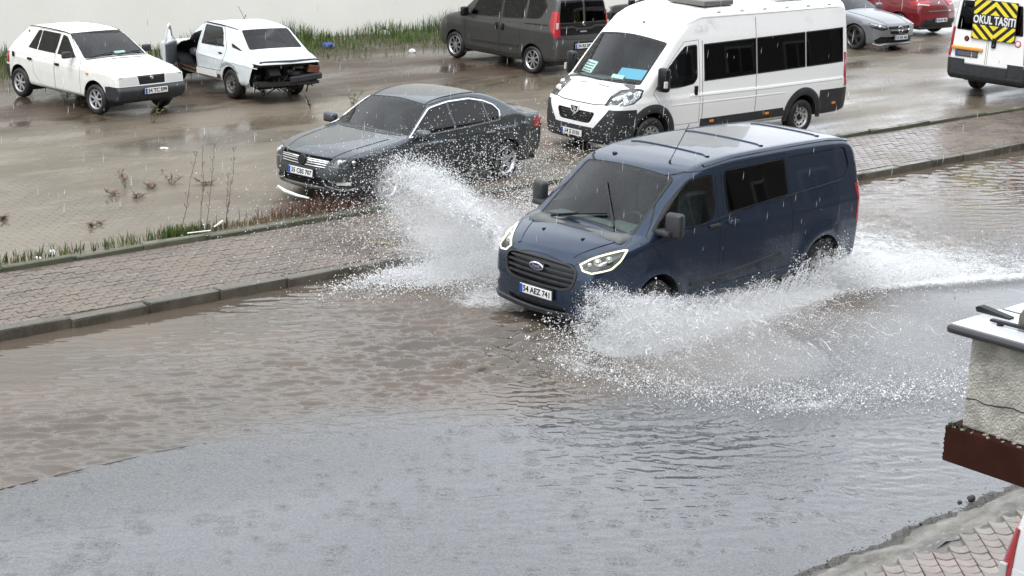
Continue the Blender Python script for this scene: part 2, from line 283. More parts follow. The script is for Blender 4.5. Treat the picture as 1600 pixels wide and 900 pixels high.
DIRS={'F':(1,0,0),'B':(-1,0,0),'L':(0,1,0),'R':(0,-1,0),'T':(0,0,1)}
class Car:
    def __init__(s,kind,name,label,cat,pose,z0,h,paint,group=None):
        s.F=SOL[kind]; s.root=thing(name,label,cat,(pose[0],pose[1],z0),pose[2],group); s.paint=paint
        V=s.F.V; lo=(V[:,0].min()-.2,-1.12,V[:,1].min()-.15); hi=(V[:,0].max()+.2,1.12,V[:,1].max()+.15)
        P,Q=surfnet(s.F,lo,hi,h); P=s.F.snap(P,4)
        bm=bmesh.new(); vs=[bm.verts.new(p) for p in P]
        for q in Q:
            try: bm.faces.new([vs[i] for i in q])
            except ValueError: pass
        bm.normal_update(); bm.faces.layers.int.new('raw'); s.bm=bm; s.shellm=[paint,MAT['seal']]
    def cut(s,pts,d,cond=None,thr=.08):
        d=Vector(DIRS.get(d,d) if isinstance(d,str) else d).normalized()
        e1=(Vector((0,0,1)) if abs(d.z)<.9 else Vector((1,0,0))).cross(d).normalized(); e2=d.cross(e1)
        P=[(Vector(p).dot(e1),Vector(p).dot(e2)) for p in pts]
        ar=sum(P[i-1][0]*P[i][1]-P[i][0]*P[i-1][1] for i in range(len(P)))
        if ar<0: P.reverse()
        x0,x1=min(p[0] for p in P)-.12,max(p[0] for p in P)+.12; y0,y1=min(p[1] for p in P)-.12,max(p[1] for p in P)+.12
        raw=s.bm.faces.layers.int['raw']; fs=[]
        for f in s.bm.faces:
            if f[raw] or f.normal.dot(d)<thr: continue
            c=f.calc_center_median(); u=c.dot(e1)
            if u<x0 or u>x1: continue
            v=c.dot(e2)
            if v<y0 or v>y1: continue
            if cond and not cond(c): continue
            fs.append(f)
        for i in range(len(P)):
            if not fs: break
            (ax,ay),(bx_,by)=P[i-1],P[i]
            if abs(bx_-ax)+abs(by-ay)<1e-6: continue
            no=(e1*(by-ay)-e2*(bx_-ax)).normalized(); co=e1*ax+e2*ay
            geom=fs+list({e for f in fs for e in f.edges})+list({v for f in fs for v in f.verts})
            r=bmesh.ops.bisect_plane(s.bm,geom=geom,dist=1e-5,plane_co=co,plane_no=no)
            fs=[f for f in r['geom'] if isinstance(f,bmesh.types.BMFace) and (f.calc_center_median()-co).dot(no)<0]
        s.bm.normal_update()
        return [f for f in fs if f.is_valid]
    def cuts(s,polys,d,**k):
        out=[]
        for p in polys: out+=s.cut(p,d,**k)
        return list(dict.fromkeys(f for f in out if f.is_valid))
    def pane(s,pts,d,name,m,ring=.02,off=0,ringdepth=0,srim=.02,cond=None,thr=.08,parent=None):
        """cut a panel with a narrow rubber ring round it"""
        fs=s.cut(pts,d,cond=cond,thr=thr)
        if not fs: print('EMPTY',s.root.name,name); return None
        S0=set(fs); dv=Vector(DIRS.get(d,d) if isinstance(d,str) else d).normalized()
        e1=(Vector((0,0,1)) if abs(dv.z)<.9 else Vector((1,0,0))).cross(dv).normalized(); e2=dv.cross(e1)
        P=[(Vector(p).dot(e1),Vector(p).dot(e2)) for p in pts]; base=dv*Vector(pts[0]).dot(dv); Q=[]
        if sum(P[i-1][0]*P[i][1]-P[i][0]*P[i-1][1] for i in range(len(P)))<0: P.reverse()
        Ln=[]
        for i in range(len(P)):
            (ax,ay),(bx_,by)=P[i-1],P[i]; L=math.hypot(bx_-ax,by-ay)
            if L>1e-5: nx,ny=(by-ay)/L,-(bx_-ax)/L; Ln.append((nx,ny,nx*ax+ny*ay-ring))
        # re-cut with every edge moved inwards
        raw=s.bm.faces.layers.int['raw']; cur=[f for f in fs if f.is_valid]; outer=[]
        for nx,ny,cc in Ln:
            if not cur: break
            no=e1*nx+e2*ny; co=no*cc
            geom=cur+list({e for f in cur for e in f.edges})+list({v for f in cur for v in f.verts})
            r=bmesh.ops.bisect_plane(s.bm,geom=geom,dist=1e-5,plane_co=co,plane_no=no); nxt=[]
            for f in r['geom']:
                if isinstance(f,bmesh.types.BMFace): (nxt if (f.calc_center_median()-co).dot(no)<0 else outer).append(f)
            cur=nxt
        s.bm.normal_update()
        for f in outer: f.material_index=1
        return s.take(cur+outer,name,m,off=off,srim=srim,ringdepth=ringdepth,parent=parent)
    def take(s,fs,name,m,off=0,rim=0,srim=.02,ring=0,ringdepth=0,parent=None,d=None,keep=False,smooth=True):
        """lift a set of faces out of the shell as a part of its own"""
        if not fs: print('EMPTY',s.root.name,name); return None
        S=set(fs); bnd=[(l.vert.co.copy(),l.link_loop_next.vert.co.copy()) for f in fs for l in f.loops if len([g for g in l.edge.link_faces if g in S])==1]
        nb=bmesh.new(); raw=nb.faces.layers.int.new('raw'); mp={}
        for f in fs:
            vv=[]
            for v in f.verts:
                if v not in mp: mp[v]=nb.verts.new(v.co)
                vv.append(mp[v])
            try: nb.faces.new(vv).material_index=f.material_index
            except ValueError: pass
        if not keep:
            bmesh.ops.delete(s.bm,geom=fs,context='FACES')
            if srim:
                rl=s.bm.faces.layers.int['raw']
                P=np.array([p for e in bnd for p in e]); N=s.F.grad(P); N/=np.linalg.norm(N,axis=1)[:,None]+1e-9
                for i,(a,b) in enumerate(bnd):
                    na,nbv=(Vector(N[2*i]),Vector(N[2*i+1])) if d is None else (Vector(d),Vector(d))
                    q=[s.bm.verts.new(x) for x in (b,a,a-na*srim,b-nbv*srim)]; f=s.bm.faces.new(q); f[rl]=1; f.material_index=1
        nb.normal_update()
        if ring:
            r=bmesh.ops.inset_region(nb,faces=list(nb.faces),thickness=ring,use_even_offset=True,use_boundary=True)
            for f in r['faces']: f.material_index=1; f[raw]=2
        if off or ringdepth:
            P=np.array([v.co[:] for v in nb.verts]); N=s.F.grad(P); N/=np.linalg.norm(N,axis=1)[:,None]+1e-9
            for v,n in zip(nb.verts,N):
                o=off-(ringdepth if v.is_boundary else 0); v.co+=Vector(n)*o
        if rim:
            be=[(l.vert,l.link_loop_next.vert) for f in nb.faces for l in f.loops if l.edge.is_boundary]
            P=np.array([v.co[:] for e in be for v in e]); N=s.F.grad(P); N/=np.linalg.norm(N,axis=1)[:,None]+1e-9
            for i,(a,b) in enumerate(be):
                q=[nb.verts.new(x) for x in (b.co,a.co,a.co-Vector(N[2*i])*rim,b.co-Vector(N[2*i+1])*rim)]; f=nb.faces.new(q); f[raw]=1
        return s._emit(name,nb,m if isinstance(m,(list,tuple)) else [m,MAT['seal']],parent or s.root)
    def _emit(s,name,bm,mats,parent):
        raw=bm.faces.layers.int['raw']; bm.normal_update()
        me=bpy.data.meshes.new(name); bm.to_mesh(me)
        P=np.array([v.co[:] for v in bm.verts]) if len(bm.verts) else np.zeros((0,3)); N=s.F.grad(P); N/=np.linalg.norm(N,axis=1)[:,None]+1e-9
        bm.verts.index_update(); ln=[]
        for f in bm.faces:
            if f[raw]==1: ln+= [tuple(f.normal)]*len(f.verts)
            else:
                for v in f.verts:
                    n=Vector(N[v.index]); ln.append(tuple(n) if n.dot(f.normal)>.2 else tuple(f.normal))
        me.polygons.foreach_set('use_smooth',[True]*len(me.polygons))
        me.normals_split_custom_set(ln); bm.free()
        for m in mats: me.materials.append(m)
        return mesh_obj(name,me,parent)
    def finish(s): return s._emit('body',s.bm,s.shellm,s.root)
    def _root(s,f,a,b):
        fa=f(a)
        for _ in range(40):
            c=(a+b)/2; fc=f(c)
            if (fc<0)==(fa<0): a,fa=c,fc
            else: b=c
        return (a+b)/2
    def sx(s,y,z,front=True):
        g=lambda x:float(s.F(np.array([[x,y,z]]))[0]); V=s.F.V
        return s._root(g,V[:,0].max()+.3 if front else V[:,0].min()-.3,-1.6)
    def sy(s,x,z,side=1):
        return s._root(lambda y:float(s.F(np.array([[x,y,z]]))[0]),1.3*side,0)
    def sz(s,x,y):
        return s._root(lambda z:float(s.F(np.array([[x,y,z]]))[0]),3.0,.6)
    def line(s,name,pts,w,h,m,parent=None,n=24,off=0,closed=False,bm=None):
        """flat strip lying on the body along approximate points"""
        P=np.array(pts,float)
        if closed: P=np.vstack([P,P[:1]])
        Ls=np.r_[0,np.cumsum(np.linalg.norm(np.diff(P,axis=0),axis=1))]; u=np.linspace(0,Ls[-1],n+1)
        Q=np.stack([np.interp(u,Ls,P[:,k]) for k in range(3)],1); Q=s.F.snap(Q); N=s.F.grad(Q); N/=np.linalg.norm(N,axis=1)[:,None]
        if closed: Q,N=Q[:-1],N[:-1]
        own=bm is None
        if own: bm=bmesh.new()
        k=len(Q); rings=[]
        for i in range(k):
            a,b=(Q[i-1],Q[(i+1)%k]) if closed else (Q[max(i-1,0)],Q[min(i+1,k-1)])
            T=Vector(b-a).normalized(); Nn=Vector(N[i]); B=T.cross(Nn).normalized(); p=Vector(Q[i])+Nn*off
            rings.append([bm.verts.new(x) for x in (p-B*w/2-Nn*.004,p-B*w/2*.8+Nn*h,p+B*w/2*.8+Nn*h,p+B*w/2-Nn*.004)])
        R2=rings+[rings[0]] if closed else rings
        for A,B in zip(R2,R2[1:]):
            for j in range(4): bm.faces.new((A[j],B[j],B[(j+1)%4],A[(j+1)%4]))
        if not closed: bm.faces.new(rings[0]); bm.faces.new(list(reversed(rings[-1])))
        bmesh.ops.recalc_face_normals(bm,faces=bm.faces)
        if own: return obj(name,bm,m,parent or s.root,smooth=True,angle=50)
    def arches(s,cs,r,depth=.34,flat=False,zb=.1):
        for cx,cz in cs:
            for sd in (1,-1):
                a=[(cx+r*math.cos(t),.9*sd,cz+r*math.sin(t)) for t in np.linspace(0,math.pi,22)]
                pts=a+[(cx-r,.9*sd,zb),(cx+r,.9*sd,zb)]
                fs=s.cut(pts,'L' if sd>0 else 'R',cond=lambda c:abs(c.y)>.4,thr=-.2)
                if fs:
                    bmesh.ops.delete(s.bm,geom=fs,context='FACES')
                # liner
                bm=bmesh.new(); ang=np.linspace(-.35,math.pi+.35,22); A=[];B=[];D=[]
                for t in ang:
                    x,z=cx+(r+.004)*math.cos(t),cz+(r+.004)*math.sin(t)
                    try: yo=abs(s.sy(x,max(z,.3),sd))-.008
                    except Exception: yo=.8
                    A.append(bm.verts.new((x,sd*yo,z))); B.append(bm.verts.new((x,sd*(yo-.035),z))); D.append(bm.verts.new((x,sd*(yo-depth),z)))
                for i in range(len(ang)-1):
                    for p,q in ((A,B),(B,D)): bm.faces.new((p[i],p[i+1],q[i+1],q[i]))
                bm.faces.new(D)
                obj('wheel_arch',bm,MAT['plastic'],s.root,smooth=True)
    def wheels(s,cs,track,rad,wid,rimr,style,rimm,steer=0):
        for cx,cz in cs:
            for sd in (1,-1):
                wheel(s.root,(cx,sd*(track-wid/2),rad),rad,wid,rimr,style,rimm,sd,steer if cx>-.5 else 0)
    def plate(s,c,n,text,w=.52,h=.11,tilt=0,parent=None,lettering=True,grey=False):
        """number plate centred on c facing n"""
        n=Vector(n).normalized(); up=Vector((0,0,1)); rtv=up.cross(n).normalized(); up=n.cross(rtv)
        Mx=Matrix(((rtv.x,up.x,n.x,c[0]),(rtv.y,up.y,n.y,c[1]),(rtv.z,up.z,n.z,c[2]),(0,0,0,1)))
        bm=box((0,0,0),(w,h,.014),bev=.004,seg=1); bm.transform(Mx); p=obj('number_plate',bm,MAT['plate_grey'] if grey else MAT['plate'],parent or s.root)
        bm=box((0,0,-.006),(w+.03,h+.03,.012)); bm.transform(Mx); obj('plate_holder',bm,MAT['plastic'],p)
        bm=box((-w/2+.026,0,.0055),(.046,h-.008,.006)); bm.transform(Mx); obj('blue_band',bm,MAT['plate_blue'],p)
        if text:
            me=text_mesh(text,h*.90,bold=.0024); me.transform(Mx@Matrix.Translation((.022,0,.0085))@Matrix.Diagonal((min(1.0,(w-.085)/max(.01,me_w(me))),1,1,1)))
            me.materials.append(MAT['black']); mesh_obj('lettering',me,p)
        return p
    def seatrow(s,x,ys,zc,m,hr=True,w=.46):
        for y in ys:
            bm=bmesh.new(); bx(bm,(x+.05,y,zc),(.5,w,.16),bev=.05)
            bx(bm,(x-.25,y,zc+.36),(.15,w*.95,.66),rot=None,bev=.06)
            if hr: bx(bm,(x-.29,y,zc+.80),(.10,.26,.18),bev=.04)
            obj('seat',bm,m,s.root,smooth=True)
    def floor(s,x0,x1,w,z=.34,m=None):
        bm=bmesh.new(); bx(bm,((x0+x1)/2,0,z),(x1-x0,w,.10),bev=.03); obj('underbody',bm,m or MAT['plastic'],s.root)
def me_w(me):
    xs=[v.co.x for v in me.vertices]; return max(xs)-min(xs)
def wheel(root,c,rad,wid,rimr,style,rimm,sd,steer=0):
    h=wid/2; bm=bmesh.new()
    prof=[(rimr*.985,h*.62),(rimr,h*.80),(rimr+.012,h*.95),(rimr+(rad-rimr)*.5,h*1.04),(rad-.03,h*.93),(rad-.008,h*.72),(rad,h*.45),(rad,0),(rad,-h*.45),(rad-.008,-h*.72),(rad-.03,-h*.93),(rimr,-h*.8),(.02,-h*.7)]
    lathe(bm,prof,40)
    # dark barrel behind the spokes
    lathe(bm,[(rimr*.985,h*.62),(rimr*.93,h*.1),(.02,h*.0)],40)
    bmesh.ops.recalc_face_normals(bm,faces=bm.faces)
    if sd<0: bmesh.ops.rotate(bm,cent=(0,0,0),matrix=Matrix.Rotation(math.pi,3,'Z'),verts=bm.verts)
    t=obj('wheel',bm,MAT['tyre'],root,smooth=True,angle=35); t.location=c; t.rotation_euler=(0,0,steer)
    bm=bmesh.new(); lathe(bm,[(rimr*.86,h*.5),(rimr*.90,h*.74),(rimr*.97,h*.86),(rimr*1.01,h*.80),(rimr*.99,h*.6)],40)
    def spoke(a,w0,w1,r0,r1,y0,y1,th=.02):
        ca,sa=math.cos(a),math.sin(a); q=[]
        for (r,w,y) in ((r0,w0,y0),((r0+r1)/2,(w0+w1)/2,max(y0,y1)+.004),(r1,w1,y1)):
            for dy in (0,-th):
                for e in (-1,1): q.append(bm.verts.new((r*ca-e*w*sa*.5,y+dy,r*sa+e*w*ca*.5)))
        for k in (0,4):
            a0,a1,b0,b1,c0,c1,d0,d1=[q[k+i] for i in range(8)]
            for f in ((a0,a1,c1,c0),(a0,c0,d0,b0),(a1,b1,d1,c1)): bm.faces.new(f)
    if style=='steel':
        lathe(bm,[(rimr*.88,h*.5),(rimr*.80,h*.62),(rimr*.62,h*.66),(rimr*.5,h*.5),(rimr*.3,h*.5),(rimr*.26,h*.72),(.02,h*.76)],40)
        for k in range(10): 
            a=2*math.pi*k/10; lathe(bm,[(.022,h*.665),(.001,h*.675)],8,c=(rimr*.70*math.cos(a),0,rimr*.70*math.sin(a)))
        mats=[rimm,MAT['black']]
        bm.faces.ensure_lookup_table()
        for f in bm.faces:
            if len(f.verts)==4 and f.calc_area()<.0004: f.material_index=1
    else:
        n=int(style[5:]); tw=.62 if n<=6 else .42
        for k in range(n):
            a=2*math.pi*k/n+.3
            if style.startswith('twin_'):
                spoke(a-.12,rimr*.09,rimr*.10,rimr*.18,rimr*.9,h*.62,h*.70); spoke(a+.12,rimr*.09,rimr*.10,rimr*.18,rimr*.9,h*.62,h*.70)
            else: spoke(a,2*math.pi*rimr*.2/n*.9,2*math.pi*rimr*.9/n*tw*.6,rimr*.16,rimr*.9,h*.62,h*.70)
        lathe(bm,[(rimr*.30,h*.5),(rimr*.28,h*.66),(rimr*.16,h*.70),(.004,h*.70)],24); mats=[rimm]
    bmesh.ops.recalc_face_normals(bm,faces=bm.faces)
    if sd<0: bmesh.ops.rotate(bm,cent=(0,0,0),matrix=Matrix.Rotation(math.pi,3,'Z'),verts=bm.verts)
    obj('rim',bm,mats,t,smooth=True,angle=35)
    return t
def mirrored(pts,sd): return [(x,y*sd,z) for x,y,z in pts]
def S(pts,sd=1): return [(x,.9*sd,z) for x,z in pts]
def LR(sd): return 'L' if sd>0 else 'R'
def rounded(P,r,n=4):
    """round the corners of a convex polygon of 3-D points"""
    out=[]; N=len(P)
    for i in range(N):
        p,a,b=Vector(P[i]),Vector(P[i-1]),Vector(P[(i+1)%N]); da,db=(a-p),(b-p); k=min(r,da.length*.45,db.length*.45)
        A=p+da.normalized()*k; B=p+db.normalized()*k
        for j in range(n+1):
            u=j/n; out.append(tuple(A*(1-u)**2+p*2*u*(1-u)+B*u*u))
    return out
# ---------------- shared materials ----------------
MAT={}
INN=(.10,.10,.098)
MAT['seal']=mat('black rubber seal',(.012,.012,.013),.55)
MAT['plastic']=mat('dark bumper plastic',(.030,.032,.036),.42,nscale=9,namt=.25,bump=.15,bscale=220,dist=.002)
MAT['black']=mat('gloss black',(.008,.008,.009),.25)
MAT['tyre']=mat('wet tyre rubber',(.018,.018,.019),.5,nscale=14,namt=.3)
MAT['alloy']=mat('silver alloy',(.55,.56,.58),.28,metal=.9)
MAT['dark_alloy']=mat('dark alloy',(.10,.10,.11),.3,metal=.8)
MAT['steel']=mat('painted steel wheel',(.42,.43,.44),.4,metal=.3,nscale=20,namt=.25)
MAT['chrome']=mat('chrome trim',(.82,.83,.85),.08,metal=1)
MAT['plate']=mat('white number plate',(.72,.74,.74),.35)
MAT['plate_grey']=mat('dirty number plate',(.10,.11,.12),.4)
MAT['plate_blue']=mat('plate blue band',(.02,.07,.38),.4)
MAT['lens']=glass('clear lamp lens',(.93,.95,.95))
MAT['glass']=glass('tinted windscreen',(.80,.955,.92),ior=1.45)
MAT['clear_glass']=glass('clear car glass',(.94,.97,.96),ior=1.4)
MAT['side_glass']=glass('side glass',(.26,.28,.28),ior=1.42)
MAT['dark_glass']=glass('privacy glass',(.03,.032,.035),ior=1.33)
MAT['reflector']=mat('lamp reflector',(.62,.64,.66),.22,metal=.8,bump=.6,bscale=30,dist=.02)
MAT['white_lens']=mat('milky lamp glass',(.55,.56,.55),.12,coat=.6)
MAT['dark_lamp']=mat('smoked lamp bowl',(.07,.075,.08),.2,metal=.5)
MAT['red_lens']=mat('red lamp lens',(.36,.012,.018),.12,coat=.8)
MAT['orange_lens']=mat('orange lamp lens',(.75,.22,.02),.2,coat=.5)
MAT['drl']=mat('lit daytime lamp',(.9,.9,.75),.3,emit=(1,.97,.66),es=.9)
MAT['seat']=mat('dark seat cloth',(.045,.048,.052),.85,nscale=20,namt=.3)
MAT['dash']=mat('dashboard plastic',(.11,.117,.118),.55,nscale=10)
MAT['blue_paint']=mat('dark blue metallic paint',(.015,.030,.060),.22,metal=.5,coat=.6,inner=INN,nscale=6,namt=.08)
MAT['grey_paint']=mat('grey metallic paint',(.075,.088,.096),.26,metal=.55,coat=.55,inner=INN,nscale=6,namt=.08)
MAT['white_paint']=mat('white van paint',(.84,.85,.845),.3,coat=.5,inner=INN,nscale=3,namt=.03)
MAT['old_white']=mat('weathered white paint',(.74,.75,.72),.38,coat=.2,inner=INN,nscale=5,namt=.07)
MAT['worn_white']=mat('scuffed bluish white paint',(.66,.70,.72),.42,coat=.15,inner=(.42,.43,.43),nscale=4,namt=.10)
MAT['mpv_paint']=mat('charcoal grey paint',(.060,.060,.060),.3,metal=.3,coat=.5,inner=INN,nscale=6,namt=.08)
MAT['silver_paint']=mat('silver grey paint',(.20,.21,.225),.28,metal=.5,coat=.5,inner=INN)
MAT['red_paint']=mat('dark red paint',(.16,.010,.016),.26,metal=.1,coat=.9,inner=INN)
MAT['rust']=mat('rusty metal',(.10,.05,.03),.8,nscale=18,namt=.6)
MAT['grime']=mat('oily wreck innards',(.018,.016,.015),.6,nscale=12,namt=.6)
MAT['blue_card']=mat('light blue card',(.18,.45,.68),.6)
MAT['white_card']=mat('white card',(.75,.80,.80),.6)
# =================== setting: ground, lot, road, water ===================
def ground_mat(name,c0,c1,c2,rough=(.12,.5),scale=.5,paver=False,spec=.5,zone=None):
    """wet mud-washed ground: three earth tones by noise, puddled sheen, fine relief"""
    m=bpy.data.materials.new(name); m.use_nodes=True; t=m.node_tree; n=t.nodes; l=t.links.new; b=n['Principled BSDF']; b.inputs['Specular IOR Level'].default_value=spec
    tc=n.new('ShaderNodeTexCoord'); mp=n.new('ShaderNodeMapping'); mp.inputs['Rotation'].default_value=(0,0,-RA); l(tc.outputs['Object'],mp.inputs['Vector'])
    def noise(s,d=6,r=.6,v=None,st=None):
        q=n.new('ShaderNodeTexNoise'); q.inputs['Scale'].default_value=s; q.inputs['Detail'].default_value=d; q.inputs['Roughness'].default_value=r
        if st:
            k=n.new('ShaderNodeMapping'); k.inputs['Scale'].default_value=st; l(mp.outputs[0],k.inputs['Vector']); l(k.outputs[0],q.inputs['Vector'])
        else: l(mp.outputs[0],q.inputs['Vector'])
        return q.outputs['Fac']
    def ramp(f,a,bb,c0_=(0,0,0,1),c1_=(1,1,1,1)):
        r=n.new('ShaderNodeValToRGB'); r.color_ramp.elements[0].position=a; r.color_ramp.elements[1].position=bb; r.color_ramp.elements[0].color=c0_; r.color_ramp.elements[1].color=c1_; l(f,r.inputs['Fac']); return r.outputs['Color']
    def mix(f,a,bb):
        x=n.new('ShaderNodeMix'); x.data_type='RGBA'; (l(f,x.inputs['Factor'])); 
        for k,v in (('A',a),('B',bb)):
            if isinstance(v,tuple): x.inputs[k].default_value=(*v,1)
            else: l(v,x.inputs[k])
        return x.outputs['Result']
    big=noise(scale,5,.6,st=(.55,1.1,1)); mid=noise(scale*5,6,.65,st=(.6,1.3,1)); fine=noise(38,4,.7)
    col=mix(ramp(big,.42,.62),c0,c1); col=mix(ramp(mid,.52,.72),col,c2)
    fr=ramp(fine,.25,.75,(.72,.72,.72,1),(1.18,1.18,1.18,1)); mu=n.new('ShaderNodeMix'); mu.data_type='RGBA'; mu.blend_type='MULTIPLY'; mu.inputs['Factor'].default_value=1; l(col,mu.inputs['A']); l(fr,mu.inputs['B']); col=mu.outputs['Result']
    if zone is not None:      # soil that has crept out over part of the lot
        at=n.new('ShaderNodeAttribute'); at.attribute_name='soil'; ad=n.new('ShaderNodeMath'); ad.operation='ADD'; l(at.outputs['Fac'],ad.inputs[0]); l(mid,ad.inputs[1])
        col=mix(ramp(ad.outputs[0],.85,1.15),col,zone)
    l(col,b.inputs['Base Color'])
    pud=noise(scale*1.7,4,.5,st=(.4,1.2,1)); pr=n.new('ShaderNodeMapRange'); pr.inputs['From Min'].default_value=.40; pr.inputs['From Max'].default_value=.60; pr.inputs['To Min'].default_value=rough[1]; pr.inputs['To Max'].default_value=rough[0]; l(pud,pr.inputs['Value']); l(pr.outputs[0],b.inputs['Roughness'])
    h=fine
    bu=n.new('ShaderNodeBump'); bu.inputs['Distance'].default_value=.012; l(h,bu.inputs['Height'])
    bs=n.new('ShaderNodeMapRange'); bs.inputs['From Min'].default_value=.42; bs.inputs['From Max'].default_value=.58; bs.inputs['To Min'].default_value=.5; bs.inputs['To Max'].default_value=.06; l(pud,bs.inputs['Value']); l(bs.outputs[0],bu.inputs['Strength'])
    last=bu.outputs[0]
    if paver:
        br=n.new('ShaderNodeTexBrick'); br.inputs['Scale'].default_value=1; br.inputs['Brick Width'].default_value=.24; br.inputs['Row Height'].default_value=.12; br.inputs['Mortar Size'].default_value=.012; br.inputs['Mortar Smooth'].default_value=.5
        br.inputs['Color1'].default_value=(1,1,1,1); br.inputs['Color2'].default_value=(.86,.86,.86,1); br.inputs['Mortar'].default_value=(0,0,0,1)
        zz=n.new('ShaderNodeVectorMath'); zz.operation='ADD'; wv=n.new('ShaderNodeTexWave'); wv.wave_type='BANDS'; wv.bands_direction='X'; wv.inputs['Scale'].default_value=2.6; wv.wave_profile='TRI'; l(mp.outputs[0],wv.inputs['Vector'])
        cx=n.new('ShaderNodeCombineXYZ'); ml=n.new('ShaderNodeMath'); ml.operation='MULTIPLY'; ml.inputs[1].default_value=.05; l(wv.outputs['Fac'],ml.inputs[0]); l(ml.outputs[0],cx.inputs['Y']); l(mp.outputs[0],zz.inputs[0]); l(cx.outputs[0],zz.inputs[1]); l(zz.outputs[0],br.inputs['Vector'])
        b2=n.new('ShaderNodeBump'); b2.inputs['Strength'].default_value=.35; b2.inputs['Distance'].default_value=.012; l(br.outputs['Color'],b2.inputs['Height']); l(last,b2.inputs['Normal']); last=b2.outputs[0]
        vis=ramp(noise(.9,3,.5),.45,.6); ms=n.new('ShaderNodeMath'); ms.operation='MULTIPLY'; ms.inputs[1].default_value=.45; l(vis,ms.inputs[0]); 
        inv=ramp(br.outputs['Color'],0,.5,(.55,.52,.5,1),(1,1,1,1)); m2=n.new('ShaderNodeMix'); m2.data_type='RGBA'; m2.blend_type='MULTIPLY'; l(ms.outputs[0],m2.inputs['Factor']); l(col,m2.inputs['A']); l(inv,m2.inputs['B']); l(m2.outputs['Result'],b.inputs['Base Color'])
    l(last,b.inputs['Normal']); return m
def sheet(name,s0,s1,t0,t1,z,step,m,attr=None,height=None):
    ns=max(1,int((s1-s0)/step)); ntt=max(1,int((t1-t0)/step)); s=np.linspace(s0,s1,ns+1); t=np.linspace(t0,t1,ntt+1); Sg,Tg=np.meshgrid(s,t,indexing='ij')
    Z=np.full(Sg.shape,z)+(height(Sg,Tg) if height else 0)
    V=np.stack([Sg*RC-Tg*RS,Sg*RS+Tg*RC,Z],-1).reshape(-1,3); I=np.arange(V.shape[0]).reshape(ns+1,ntt+1)
    Q=np.stack([I[:-1,:-1],I[1:,:-1],I[1:,1:],I[:-1,1:]],-1).reshape(-1,4)
    return tag(fastmesh(name,V,Q,m,attrs={k:f(Sg,Tg).ravel() for k,f in (attr or {}).items()}),kind='structure')
def hsh(S_,T_,seed=0):
    r=np.random.default_rng(seed); o=np.zeros_like(S_)
    for k in range(14):
        a=r.uniform(0,2*np.pi); f=r.uniform(.25,2.2); o+=np.sin((S_*np.cos(a)+T_*np.sin(a))*f+r.uniform(0,6.28))/(1+f)
    return o/3
pydata('ground',[(-900,-500,-.5),(900,-500,-.5),(900,1400,-.5),(-900,1400,-.5)],[(0,1,2,3)],ground_mat('distant wet ground',(.17,.145,.115),(.13,.11,.09),(.2,.18,.15))).__setitem__('kind','structure')
def soil(S_,T_):
    d=np.clip((T_-25.5)/4.5,0,1)*np.clip((38-S_)/6,0,1)*.70
    for (s0,t0,r,a) in ((20.5,28.2,1.7,.35),(22.5,30.5,2.5,.45),(25,33,4,.5),(31,33,3,.45),(10.5,22.0,.5,.5),(13.0,22.4,.9,.28),(14.6,24.6,.9,.22),(15.2,20.6,1.0,.5),(32,20.6,2.2,.25),(34.5,21,2.2,.45),(26.0,24.8,1.9,.35)):
        d=np.maximum(d,a*np.exp(-((S_-s0)**2/(2.2*r*r)+(T_-t0)**2/(r*r))))
    return d
sheet('parking_lot',-12,75,19.62,70,0,.25,ground_mat('muddy paved lot',(.165,.138,.103),(.100,.081,.058),(.205,.178,.137),rough=(.08,.50),scale=.33,paver=True,zone=(.060,.041,.028)),
      attr={'soil':soil},height=lambda S_,T_:.006*hsh(S_,T_,3))
sheet('road',-15,75,7.3,17.25,-.2,.5,mat('wet asphalt',(.05,.05,.052),.35,nscale=60,namt=.5,bump=.8,bscale=90,dist=.01))

# ---------------- flood water ----------------
VP=Vector((1.018,20.308)); VT=-2.355
def van_local(X,Y):
    dx,dy=X-VP.x,Y-VP.y; return dx*math.cos(VT)+dy*math.sin(VT),-dx*math.sin(VT)+dy*math.cos(VT)
LAND=np.array([(1.45,.9),(1.85,1.6),(1.78,2.3),(1.6,3.1),(.9,3.75),(.2,4.2),(-.8,4.55),(-2.2,4.75),(-4,4.9)])
def pl_dist(P,x,y):
    d=np.full(x.shape,1e9)
    for (ax,ay),(bx_,by) in zip(P[:-1],P[1:]):
        ex,ey=bx_-ax,by-ay; t=np.clip(((x-ax)*ex+(y-ay)*ey)/(ex*ex+ey*ey),0,1); d=np.minimum(d,np.hypot(x-ax-ex*t,y-ay-ey*t))
    return d
def sst(a,b,x):
    t=np.clip((x-a)/(b-a),0,1); return t*t*(3-2*t)
def foam_field(S_,T_):
    X,Y=S_*RC-T_*RS,S_*RS+T_*RC; x,y=van_local(X,Y)
    land=np.exp(-(pl_dist(LAND,x,y)/.42)**2)*(.42+.20*hsh(S_*5,T_*5,4))*(1-.45*sst(-1.5,-4,x))
    cur=np.exp(-((y-1.15)/.5)**2)*sst(-9,-4,x)*sst(1.7,.9,x)*.85
    fan=sst(.6,1.1,y)*sst(4.9,4.0,y)*sst(2.0,1.4,x)*sst(-6,-3,x)*.36
    edge=1.35+.42*np.maximum(-3.2-x,0)
    wake=sst(-2.7,-3.7,x)*sst(edge+.35,edge-.1,y)*sst(-2.6,-1.4,y)*(.72-.45*sst(-5,-9,x)-.3*sst(-9,-14,x))
    crest=np.exp(-((y-edge)/.22)**2)*sst(-2.0,-3.4,x)*.8*(1-.5*sst(-8,-13,x))
    left=np.exp(-(((S_-14.2)/1.25)**2)**1.5)*sst(15.6,16.5,T_)*(.58+.25*hsh(S_*6,T_*6,8))
    bow=np.exp(-(((x-.6)/.9)**2+((y+1.2)/.7)**2))*.7
    return np.clip(np.maximum.reduce([land,cur,fan,wake,crest,left,bow]),0,1)
